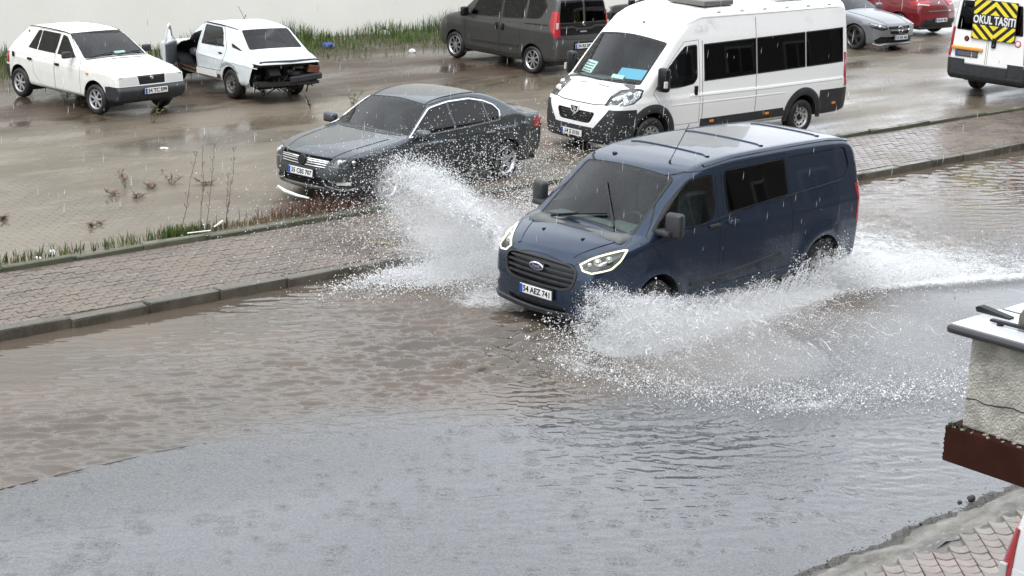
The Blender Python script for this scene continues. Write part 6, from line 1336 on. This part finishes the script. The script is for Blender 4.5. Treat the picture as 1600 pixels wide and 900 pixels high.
def balcony():
    s0,t1=7.90,4.83; root=thing('balcony','roughcast balcony corner with black coping and dark brown slab edge','balcony',st(0,0,0),RA)
    CON=mat('roughcast concrete',(.40,.39,.345),.75,nscale=9,namt=.35,bump=1.0,bscale=75,dist=.02)
    CON2=CON; BR=mat('dark brown painted band',(.034,.011,.008),.8,spec=.12,nscale=4,namt=.35,bump=.3,bscale=30,dist=.004); CO=mat('polished black coping',(.02,.02,.022),.07,coat=.6)
    # parapet: front (street) leaf and side leaf, in street coordinates inside the root
    L_=5.2; zb,zt=2.635,3.16
    def rough(c,s,n=26,seed=1):
        bm=bmesh.new(); bx(bm,c,s,bev=.012,seg=2); return bm
    crack=[]
    obj('parapet',rough((s0+.09,(t1+2.5)/2,(zb+zt)/2),(.18,t1-2.5,zt-zb)),CON,root)
    obj('parapet',rough((s0+.18+1.5,t1-.09,(zb+zt)/2-.001),(3.0,.178,zt-zb-.002)),CON,root)
    bm=bmesh.new(); r=random.Random(6); P=[]; t=t1-.01; z=2.80
    while t>2.6: P.append((s0-.001,t,z)); t-=r.uniform(.03,.07); z+=r.uniform(-.022,.016)+.0
    tube(bm,P,.0035,5); obj('crack',bm,MAT['seal'],root)
    # brown slab edge, chipped along its left end
    bm=bmesh.new(); n=26; prof=[(2.36,2.60)]
    ss=[]
    for k in range(n+1):
        z=2.435+(2.633-2.435)*k/n; ss.append((t1+.062+r.uniform(-.006,.006),z))
    poly=[(2.2,2.435),(2.2,2.633)]+list(reversed(ss)); prism(bm,poly,s0-.06,s0+3.3,'x'); obj('slab_edge',bm,BR,root)
    bm=bmesh.new()
    for k in range(40):
        a=t1+.04-r.random()*2.4; bx(bm,(s0-.03+r.uniform(-.02,.03),a,2.636),(r.uniform(.005,.02),r.uniform(.006,.022),r.uniform(.004,.009)),rot=Matrix.Rotation(r.uniform(-.4,.4),3,'Z'))
    obj('mortar_crumbs',bm,CON,root)['kind']='stuff'
    bm=bmesh.new()
    for k in range(140):
        p=Vector((s0-.05+r.uniform(0,.05),t1+.055-abs(r.gauss(0,.06)),2.632)); q=p+Vector((r.uniform(-.015,.015),r.uniform(-.015,.015),r.uniform(.006,.022))); d=Vector((r.uniform(-.01,.01),r.uniform(-.01,.01),0)); bm.faces.new([bm.verts.new(x) for x in (p-d,p+d,q)])
    obj('moss',bm,mat('dark moss',(.045,.06,.03),.9),root)['kind']='stuff'
    cz=3.185
    bm=bmesh.new(); bx(bm,(s0+.16,(t1+.11+2.2)/2,cz),(.50,t1+.11-2.2,.050),bev=.02,seg=3); obj('coping',bm,CO,root)
    bm=bmesh.new(); bx(bm,(s0+.42+1.5,t1-.14,cz-.001),(3.0,.50,.048),bev=.02,seg=3); obj('coping',bm,CO,root)
    PT=mat('pale sky sheen on coping',(.62,.64,.67),.12,nscale=3,namt=.06)  # pale layer: sky reflection on the wet black coping, put into the colour
    bm=bmesh.new(); bx(bm,(s0+.165,(t1+.09+2.2)/2,cz+.026),(.46,t1+.09-2.2,.010),bev=.003,seg=1); obj('coping_sky_sheen',bm,PT,root)
    bm=bmesh.new(); bx(bm,(s0+.43+1.5,t1-.14,cz+.0255),(3.0,.44,.008),bev=.003,seg=1); obj('coping_sky_sheen',bm,PT,root)
    zt2=cz+.031
    # fittings lying on the coping
    bm=bmesh.new(); prism(bm,[(4.965,zt2),(4.975,zt2+.022),(4.955,zt2+.034),(4.76,zt2+.010),(4.76,zt2)],8.14,8.19,'x'); tag(obj('rubber_wedge',bm,MAT['seal'],None),'black rubber wedge lying at the back of the balcony coping','wedge')
    bm=bmesh.new(); prism(bm,[(4.79,zt2+.012),(4.785,zt2+.026),(4.50,zt2+.034),(4.50,zt2+.016)],7.99,8.02,'x'); bx(bm,(8.005,4.73,zt2+.006),(.04,.02,.014)); tag(obj('clamp_bar',bm,MAT['seal'],None),'black clamp bar on the front edge of the balcony coping','bar')
    bm=bmesh.new(); lathe(bm,[(.001,.30),(.045,.30),(.048,.14),(.062,.09),(.078,.06),(.08,0),(.001,0)],20,axis='z'); bmesh.ops.translate(bm,vec=(8.12,4.60,zt2),verts=bm.verts); tag(obj('pipe_cowl',bm,mat('weathered metal',(.16,.145,.12),.45,metal=.4,nscale=8,namt=.3),None,smooth=True),'dull metal pipe cowl standing on the balcony coping','pipe')
    for o in list(C.objects):
        if o.name.split('.')[0] in ('rubber_wedge','clamp_bar','pipe_cowl'): o.rotation_euler=(0,0,RA)
balcony()
# =================== grass, weeds, litter ===================
def blades(name,spots,m,seed,w=.008,lean=.35,kind='stuff',parent=None):
    """spots: (s,t,height) list; every blade is a bent two-piece strip"""
    r=np.random.default_rng(seed); V=[];Fc=[]
    for s_,t_,h in spots:
        p=st(s_,t_,0); a=r.uniform(0,6.28); d=Vector((math.cos(a),math.sin(a),0)); ln=abs(r.normal(0,lean))*h; b=r.uniform(0,6.28); e=Vector((math.cos(b),math.sin(b),0))*ln; ww=w*r.uniform(.6,1.4); k=len(V)
        V+= [tuple(p-d*ww),tuple(p+d*ww),tuple(p+e*.35+d*ww*.7+Vector((0,0,h*.6))),tuple(p+e*.35-d*ww*.7+Vector((0,0,h*.6))),tuple(p+e+Vector((0,0,h)))]; Fc+=[(k,k+1,k+2,k+3),(k+3,k+2,k+4)]
    o=pydata(name,V,Fc,m,parent)
    if kind: o['kind']=kind
    return o
def leafmat(n,c,amt=.5,sc=3): return mat(n,c,.6,nscale=sc,namt=amt,coord='Object')
GR=[leafmat('dark green grass',(.034,.072,.018)),leafmat('yellow green grass',(.105,.135,.028)),leafmat('dry straw grass',(.17,.14,.07)),leafmat('bright green grass',(.050,.120,.020))]
r=np.random.default_rng(33); sp=[[],[],[],[]]
for k in range(15000):      # verge at the foot of the wall
    s_=r.uniform(13,36); t_=35.55-abs(r.normal(0,1.5)); edge=32.0-.5*np.sin(s_*.8)+(.0 if s_>22 else -1.2)
    if t_<edge or (r.random()<.25 and t_<33): continue
    d=35.6-t_; clump=.5+.5*math.sin(s_*1.7)*math.sin(s_*.63+1)
    if clump<.45 and r.random()<.45: continue
    h=(.44*clump+.08)*math.exp(-d*1.1)+r.uniform(.05,.16)
    i=int(r.choice(4,p=(.55,.12,.08,.25) if d<.8 else (.17,.36,.10,.37))); sp[i].append((s_,t_,h*r.uniform(.6,1.2)))
for k in range(1500):      # tuft along the back kerb
    s_=r.uniform(3,12.2); 
    if r.random()>.75-.05*(s_-9): continue
    sp[int(r.choice(4,p=(.55,.15,.2,.1)))].append((s_,19.72+abs(r.normal(0,.13)),r.uniform(.05,.19)))
for k in range(260): sp[int(r.choice(4,p=(.1,.45,.15,.3)))].append((r.normal(12.35,.22),19.78+abs(r.normal(0,.09)),r.uniform(.05,.20)))
for k in range(400): sp[2].append((r.normal(13.4,.7),19.8+abs(r.normal(0,.12)),r.uniform(.03,.11)))
for i,n_ in enumerate(('grass','grass','straw_grass','grass')): blades(n_,sp[i],GR[i],40+i)
RED=leafmat('reddish dead weed',(.11,.05,.035),.5,6)
blades('dead_weeds',[(r.normal(14.6,.55),19.85+abs(r.normal(0,.2)),r.uniform(.05,.24)) for k in range(420)],RED,50,w=.006,lean=.7)
def weed(loc,h,n,m,label,seed,group=None,spread=.25,cat='weed',stem=True):
    rg=random.Random(seed); root=thing('weed',label,cat,loc,0,group); bm=bmesh.new(); bl=bmesh.new()
    for k in range(max(3,n//12)):
        a=rg.uniform(0,6.28); tip=Vector((math.cos(a)*spread*rg.random(),math.sin(a)*spread*rg.random(),h*rg.uniform(.6,1))); tube(bm,[(tip.x*.1,tip.y*.1,0),tip*.55,tip],[.006,.005,.003],5)
        for q in range(12):
            u=rg.uniform(.15,1); p=Vector((tip.x*u,tip.y*u,tip.z*u)); b=rg.uniform(0,6.28); d=Vector((math.cos(b),math.sin(b),rg.uniform(-.2,.6)))*rg.uniform(.05,.11); w=d.cross(Vector((0,0,1))).normalized()*rg.uniform(.010,.024)
            bl.faces.new([bl.verts.new(x) for x in (p,p+d*.5+w,p+d,p+d*.5-w)])
    obj('stem',bm,GR[2],root); obj('leaves',bl,m,root); return root
WD=[leafmat('weed leaf',(.06,.085,.030)),leafmat('olive weed leaf',(.10,.095,.035)),leafmat('dull weed leaf',(.07,.075,.045))]
def at(s_,t_): return st(s_,t_,0)
def wl(u,v): # ground point under a place measured in the photograph
    return Vector((u,v,0))
weeds=[((-8.75,33.0),.42,70,0,'leafy green weed at the old hatchback sill behind its front wheel'),((-8.35,32.7),.30,50,1,'lower olive weed beside the hatchback front wheel'),((-6.70,31.25),.45,30,1,'upright yellow stalked weed in front of the hatchback bumper'),((-5.60,35.0),.55,80,1,'bushy olive weed under the wreck door'),((-5.15,34.6),.40,60,2,'grey green weed ahead of the wreck rear wheel'),((-4.05,33.4),.36,50,2,'straggly weed under the open tail of the wreck'),((-3.3,34.0),.30,50,0,'small green weed behind the wreck right rear wheel'),((-9.9,34.6),.35,50,0,'green weed behind the hatchback rear wheel')]
for k,(p,h,n,mi,lb) in enumerate(weeds): weed((p[0],p[1],0),h,n,WD[mi],lb,k)
def stalks():
    rg=random.Random(12)
    for k,(s_,t_,h,ln,lb) in enumerate(((12.50,20.15,1.0,.22,'leaning dry stalk left of the tall pair by the back kerb'),(12.62,19.86,1.28,.05,'taller of two upright dry stalks beside the white plank'),(12.66,19.80,1.15,.14,'shorter of two upright dry stalks beside the white plank'),(13.05,19.90,1.05,.16,'dry stalk with side twigs right of the tall pair'),(13.02,19.84,.70,.04,'short dry stalk right of the tall pair'))):
        root=thing('dry_stalk',lb,'stalk',st(s_,t_,0)); bm=bmesh.new(); P=[Vector((ln*(i/7)*RC+rg.gauss(0,.008),ln*(i/7)*RS+rg.gauss(0,.008),h*i/7)) for i in range(8)]; tube(bm,P,[.0055-.0005*i for i in range(8)],5); m=mat('stalk brown %d'%k,(.105,.078,.055),.8); obj('stem',bm,m,root); bm=bmesh.new()
        for q in range(14):
            i=rg.randint(2,7); a=rg.uniform(0,6.28); p=P[i]; tube(bm,[p,p+Vector((math.cos(a)*.02,math.sin(a)*.02,.03)),p+Vector((math.cos(a)*.035,math.sin(a)*.035,.075))],[.002,.002,.0035],4)
        obj('twigs',bm,m,root)
stalks()
for k in range(9):
    s_,t_=((13.2,22.9),(13.5,22.6),(12.8,22.5),(13.0,22.2),(13.9,22.7),(10.4,22.2),(10.7,22.0),(14.3,22.4),(11.6,21.0))[k]; h=(.28,.12,.1,.08,.22,.07,.06,.1,.07)[k]
    weed(st(s_,t_,0),h,26,RED,('tallest dead brown weed standing in the middle of the lot','flat dead weed just right of the tallest one','flat dead weed just left of the tallest one','small dead weed nearest the kerb below the tallest one','second tallest dead weed right of the flat ones','dead brown tuft at the left picture edge of the lot','smaller dead tuft beside the one at the left edge','last dead weed of the row toward the dry stalks','low dead sprig between the left tufts and the kerb')[k],60+k,group='dead weeds scattered on the lot',spread=.26)
WH=mat('white litter',(.72,.72,.69),.6,nscale=20,namt=.15)
def scrap(s_,t_,size,lb,m=WH,seed=0,name='litter',cat='litter',z=.0):
    rg=random.Random(seed); bm=bmesh.new(); bmesh.ops.create_icosphere(bm,subdivisions=2,radius=1)
    for v in bm.verts: v.co=Vector((v.co.x*size[0],v.co.y*size[1],max(v.co.z,-.2)*size[2]))*rg.uniform(.65,1.2)
    return tag(obj(name,bm,m,loc=st(s_,t_,z+size[2]*.2)),lb,cat)
scrap(15.29,25.21,(.08,.035,.02),'white scrap lying alone in the middle of the lot',seed=1); scrap(10.38,19.88,(.055,.045,.06),'white crumpled cup in the grass of the back kerb',seed=2)
scrap(10.13,19.80,(.05,.03,.03),'small pale scrap on the back kerb left of the cup',seed=3); scrap(25.21,33.94,(.16,.12,.13),'crumpled blue bag in the grass behind the wreck',mat('blue plastic bag',(.05,.08,.30),.35),4,'plastic_bag','bag')
scrap(28.05,35.3,(.14,.08,.10),'white lump at the foot of the wall in tall grass',seed=5); scrap(26.6,32.4,(.10,.06,.07),'white lump at the lower edge of the grass verge',seed=6)
scrap(26.2,20.9,(.12,.07,.02),'yellow green tuft of rubbish by the right footpath kerb',GR[3],7); scrap(14.3,18.0,(.22,.10,.015),'flat ochre clump on the far footpath',mat('ochre mud clump',(.16,.13,.06),.8,nscale=30,namt=.4),8,'clump','clump')
bm=bmesh.new(); bx(bm,(0,0,0),(.36,.024,.016),bev=.004,seg=1); o=obj('plank',bm,WH,loc=st(12.45,19.64,.072)); o.rotation_euler=(0,.02,RA-.05); tag(o,'white plank lying along the back kerb','plank')
bm=bmesh.new(); bx(bm,(0,0,0),(.18,.03,.008),bev=.003,seg=1); o=obj('plank',bm,WH,loc=st(12.86,19.80,.10)); o.rotation_euler=(0,-.35,RA+.2); tag(o,'short pale splinter propped right of the white plank','plank')
# =================== spray ===================
r=np.random.default_rng(99)
def drops(name,P,rad,m,stretch=None,seed=0):
    """one tiny four or eight sided bead per point"""
    N=len(P); q=np.random.default_rng(seed); A=q.normal(size=(N,3)); A/=np.linalg.norm(A,axis=1)[:,None]; B=q.normal(size=(N,3)); B-=A*np.sum(A*B,1)[:,None]; B/=np.linalg.norm(B,axis=1)[:,None]; D=np.cross(A,B)
    rr=rad[:,None]; st_=1.0 if stretch is None else stretch[:,None]
    V=np.stack([P+A*rr*st_,P-A*rr*st_*.45+B*rr,P-A*rr*.45-B*rr*.5+D*rr*.87,P-A*rr*.45-B*rr*.5-D*rr*.87],1).reshape(-1,3)
    k=np.arange(N)[:,None]*4; Fc=np.concatenate([k+np.array([[0,1,2]]),k+np.array([[0,2,3]]),k+np.array([[0,3,1]]),k+np.array([[1,3,2]])]).reshape(-1,3)
    return tag(fastmesh(name,V,Fc,m,smooth=True),kind='stuff')
def bead(med,sg,n): return np.clip(np.exp(r.normal(math.log(med),sg,n)),.0010,.018)
SPR=mat('white water drops',(.90,.915,.93),.25,spec=.6)
def to_world(L): 
    c,s=math.cos(VT),math.sin(VT); return np.stack([VP.x+L[:,0]*c-L[:,1]*s,VP.y+L[:,0]*s+L[:,1]*c,L[:,2]-.18],1)
def clumpy(P,amp,seed,f=3.0):
    """pull points into strings and lumps"""
    q=np.random.default_rng(seed); O=np.zeros_like(P)
    for k in range(10):
        w=q.normal(0,f*(1+k*.35),3); O+=np.sin(P@w+q.uniform(0,6.28))[:,None]*q.normal(0,1,3)/(1+k*.5)
    return P+O*amp
LS=np.r_[0,np.cumsum(np.hypot(*np.diff(LAND,axis=0).T))]
def landing(u):
    a=u*LS[-1]; return np.interp(a,LS,LAND[:,0]),np.interp(a,LS,LAND[:,1])
L_=[];RR=[]
# sheet thrown out on the near side
N=105000; ph=r.beta(1.0,1.5,N); u=r.beta(1.15,1.35,N); lx,ly=landing(ph); sx0=.75-ph*2.9+r.normal(0,.12,N); sy0=.98
hm=.50*np.exp(-ph*1.3)+.08; z=.10+.34*(1-u)*np.exp(-ph*.9)+hm*4*u*(1-u)*r.beta(2,1.3,N)+np.abs(r.normal(0,.03,N)); keep=r.random(N)<np.clip(1.15-ph*1.0,.15,1)
P=np.stack([sx0+(lx-sx0)*u+r.normal(0,.06,N),sy0+(ly-sy0)*u+r.normal(0,.06,N),z],1)[keep]; L_.append(clumpy(P,.05,1,5)); RR.append(bead(.0022,.55,keep.sum()))
# dense root of that sheet at the bumper corner and along the flank
N=52000; x=np.where(r.random(N)<.5,r.normal(.42,.36,N),r.uniform(-3.3,.9,N)); zt=np.interp(x,[-3.6,-3.3,-2.6,-1.6,-1,0,.4,.8,1.2],[.42,.60,.46,.30,.34,.46,.56,.42,.15])*(.62+.30*np.sin(x*7+.6)+.26*np.sin(x*17+1)+.2*np.abs(np.sin(x*31))+.13*r.normal(0,1,N)); z=.05+np.abs(zt)*r.beta(1,1.6,N); y=1.0+np.abs(r.normal(0,.22,N))*(1.5-z)
P=np.stack([x,y,z],1); L_.append(clumpy(P,.040,2,7)); RR.append(bead(.0036,.62,N))
# rear wheel and wake
N=26000; x=-3.15-np.abs(r.normal(0,.35,N))*np.where(r.random(N)<.5,1,6); y=r.normal(1.15,.30,N)+.42*np.maximum(-3.2-x,0)*r.random(N)*1.0; z=.06+np.abs(r.normal(0,.22,N))*np.exp(-np.maximum(-3.4-x,0)*1.1)+np.abs(r.normal(0,.035,N)); P=np.stack([x,y,z],1); L_.append(clumpy(P,.02,3,5)); RR.append(bead(.0040,.62,N))
# pitted water crest line where the sheet lands
N=20000; ph=r.uniform(0,.85,N); lx,ly=landing(ph); P=np.stack([lx+r.normal(-.12,.26,N),ly+r.normal(-.1,.26,N),.07+np.abs(r.normal(0,.07,N))],1); L_.append(P); RR.append(bead(.0032,.6,N))
# far side: narrow jet
JX=np.array([[.50,-.95,.50],[.46,-1.1,.68],[.34,-1.6,.90],[.23,-2.2,1.03],[.11,-2.7,1.16],[.0,-3.3,1.22],[-.08,-3.9,1.15]])
N=56000; u=r.beta(.95,1.25,N)*6; P=np.stack([np.interp(u,np.arange(7),JX[:,k]) for k in range(3)],1); sg=(.015+.020*u)[:,None]; P=P+r.normal(0,1,(N,3))*sg*np.array([1.4,1,1]); L_.append(clumpy(P,.02,4,6)); RR.append(bead(.0034,.55,N))
# veil hanging beneath and behind the jet
N=72000; u=r.beta(1.1,1.5,N)*6.5; jx,jy,jz=[np.interp(u,np.arange(7),JX[:,k]) for k in range(3)]; v=r.beta(1.0,1.35,N); back=np.abs(r.normal(0,.75,N)); fwd=r.random(N)<.48
P=np.stack([jx+np.where(fwd,np.abs(r.normal(0,.55,N))*(.35+.1*u)*(1.25-v),-back),jy-.35*r.random(N)-np.where(u>6,(u-6)*1.5,0)+r.normal(0,.1,N),.07+(jz-.07)*v+r.normal(0,.05,N)],1); P[:,2]=np.maximum(P[:,2],.16*(P[:,1]<-1.9)+.05); L_.append(clumpy(P,.05,5,3)); RR.append(bead(.0022,.6,N))
# sparse flung drops over the footpath and the saloon
N=17000; P=np.stack([r.normal(-1.3,1.5,N),-2.2-np.abs(r.normal(0,1.25,N)),.2+np.abs(r.normal(.35,.55,N))],1); P=P[(P[:,0]>-4.2)&(P[:,2]<1.9)]; L_.append(clumpy(P,.06,6,2)); RR.append(np.abs(r.normal(.0042,.0022,len(P)))+.002)
# white water along the far kerb
N=16000; S_=r.normal(14.3,.75,N); T_=16.9-np.abs(r.normal(0,.42,N)); Pw=np.stack([S_*RC-T_*RS,S_*RS+T_*RC,-.11+np.abs(r.normal(0,.07,N))],1); okm=T_>15.6
# drips falling from the front bumper
N=1500; P=np.stack([r.normal(.75,.35,N),r.uniform(.2,1.1,N),r.uniform(.02,.34,N)],1); L_.append(P); RR.append(np.abs(r.normal(.005,.003,N))+.002)
PW_=to_world(np.concatenate(L_)); RA_=np.concatenate(RR); PW_=np.concatenate([PW_,Pw[okm]]); RA_=np.concatenate([RA_,np.abs(r.normal(.0045,.003,okm.sum()))+.002])
drops('spray',PW_,RA_,SPR,stretch=1+r.random(len(RA_))*.9)
# ropes and ligaments of water inside the thrown sheets
def ropes(name,paths,m):
    V=[];Fc=[]; n=5
    for P,rad in paths:
        P=np.asarray(P); k=len(P); T=np.gradient(P,axis=0); T/=np.linalg.norm(T,axis=1)[:,None]+1e-9; A=np.cross(T,[.3,.2,1]); A/=np.linalg.norm(A,axis=1)[:,None]+1e-9; B=np.cross(T,A); rr=rad*np.sin(np.linspace(.25,np.pi-.1,k))*(1+.45*np.sin(np.linspace(0,k*2.1,k)+rad*9000)); b=len(V)
        for i in range(k):
            for j in range(n): a=2*np.pi*j/n; V.append(P[i]+(A[i]*math.cos(a)+B[i]*math.sin(a))*rr[i])
        for i in range(k-1):
            for j in range(n): Fc.append((b+i*n+j,b+i*n+(j+1)%n,b+(i+1)*n+(j+1)%n,b+(i+1)*n+j))
    return tag(fastmesh(name,np.array(V),np.array(Fc),m,smooth=True),kind='stuff')
paths=[]
def wob(P,a): 
    P=np.array(P); w=np.cumsum(r.normal(0,a,P.shape),0); return P+w-w[0]
for k in range(330):     # flank curtain and rear wheel
    x=r.choice([r.normal(.45,.35),r.uniform(-3.4,.9)]); h=float(np.interp(x,[-3.6,-3.3,-2.6,-1.6,-1,0,.4,.8,1.2],[.42,.60,.46,.30,.34,.46,.56,.42,.15]))*r.uniform(.5,1.05); y=1.0+abs(r.normal(0,.12)); L0=r.uniform(.12,.38); u=np.linspace(0,L0,9)
    paths.append((wob(np.stack([x-.25*u+.0*u,y+.55*u,.06+h*np.sin(np.minimum(u/L0*1.9,2.4))],1),.012),r.uniform(.002,.0055)))
for k in range(260):     # fan
    ph=r.beta(1,2); lx,ly=[float(q) for q in landing(ph)]; sx0=.75-ph*2.9; u0=r.uniform(0,.7); u=np.linspace(u0,u0+r.uniform(.02,.06),8); hm=.5*math.exp(-ph*1.3)+.08
    paths.append((wob(np.stack([sx0+(lx-sx0)*u,.98+(ly-.98)*u,.10+.30*(1-u)*math.exp(-ph*.9)+hm*4*u*(1-u)*r.uniform(.4,1)],1)+r.normal(0,.07,3),.012),r.uniform(.0015,.0038)))
for k in range(420):     # jet
    u0=r.beta(1,1.6)*5; u=np.linspace(u0,u0+r.uniform(.12,.45),9); paths.append((wob(np.stack([np.interp(u,np.arange(7),JX[:,q]) for q in range(3)],1)+r.normal(0,1,3)*(.012+.024*u0),.010),r.uniform(.0018,.0045)))
ropes('spray_strands',[(to_world(P),rad) for P,rad in paths],SPR)
# fine mist hanging in the spray: closed bodies of thin even scatter
def mist(c,size,dens,rz=0,rx=0,ry=0):
    bm=bmesh.new(); bmesh.ops.create_icosphere(bm,subdivisions=3,radius=1); q=random.Random(int(c[0]*100)+7)
    for v in bm.verts:
        d=v.co.copy(); v.co*=1+.16*math.sin(d.x*3.1+c[0])*math.sin(d.y*3.7+1)+.10*math.sin(d.z*5+d.x*4)
    m=bpy.data.materials.new('spray mist'); m.use_nodes=True; t=m.node_tree; t.nodes.remove(t.nodes['Principled BSDF']); pv=t.nodes.new('ShaderNodeVolumePrincipled'); pv.inputs['Density'].default_value=dens; pv.inputs['Color'].default_value=(.97,.975,.98,1); pv.inputs['Anisotropy'].default_value=.2; t.links.new(pv.outputs[0],t.nodes['Material Output'].inputs['Volume'])
    from mathutils import Euler
    bm.transform(Matrix.Translation(c)@Euler((rx,ry,rz)).to_matrix().to_4x4()@Matrix.Diagonal((*size,1)))
    co=np.array([v.co[:] for v in bm.verts]); co[:,2]=np.maximum(co[:,2],.075); Wd=to_world(co)
    for v,p in zip(bm.verts,Wd): v.co=p
    tag(obj('mist',bm,m,smooth=True),kind='stuff')
mist((.28,-1.95,.90),(.12,1.15,.12),1.5,rz=.12,rx=-.22)
mist((.02,-2.7,.80),(.65,1.25,.46),.45,rz=.1,rx=-.15)
mist((-.4,-2.3,.45),(1.3,1.3,.42),.40)
mist((.75,1.35,.28),(.62,.5,.30),1.0)
mist((-.9,1.45,.20),(1.9,.42,.24),.75,rz=.04)
mist((.5,2.3,.24),(1.25,1.2,.22),.40)
mist((-.9,2.9,.16),(1.9,1.2,.14),.30)
mist((-4.3,1.2,.18),(1.5,.7,.18),.7,rz=-.25)
# =================== falling rain ===================
N=1700; yy=r.uniform(7,40,N); xx=r.uniform(-.34,.34,N)*yy; zz=np.maximum(r.uniform(-.25,.02,N)*yy+CAMH,.05); V=[];Fc=[]; hl=r.uniform(.018,.045,N); ww=r.uniform(.0009,.0019,N)
off=np.array([.05,0,1.0]); off/=np.linalg.norm(off); P0=np.stack([xx,yy,zz],1)
V=np.stack([P0+off*hl[:,None],P0+np.stack([ww,0*ww,-hl*.4],1),P0+np.stack([-ww*.5,ww*.87,-hl*.4],1),P0+np.stack([-ww*.5,-ww*.87,-hl*.4],1),P0-off*hl[:,None]],1).reshape(-1,3); k=np.arange(N)[:,None]*5
Fc=np.concatenate([k+np.array([[a]]).reshape(1,3) for a in ((0,1,2),(0,2,3),(0,3,1),(4,2,1),(4,3,2),(4,1,3))]).reshape(-1,3)
tag(fastmesh('falling_rain',V,Fc,mat('rain drop',(.78,.80,.82),.1)),kind='stuff')
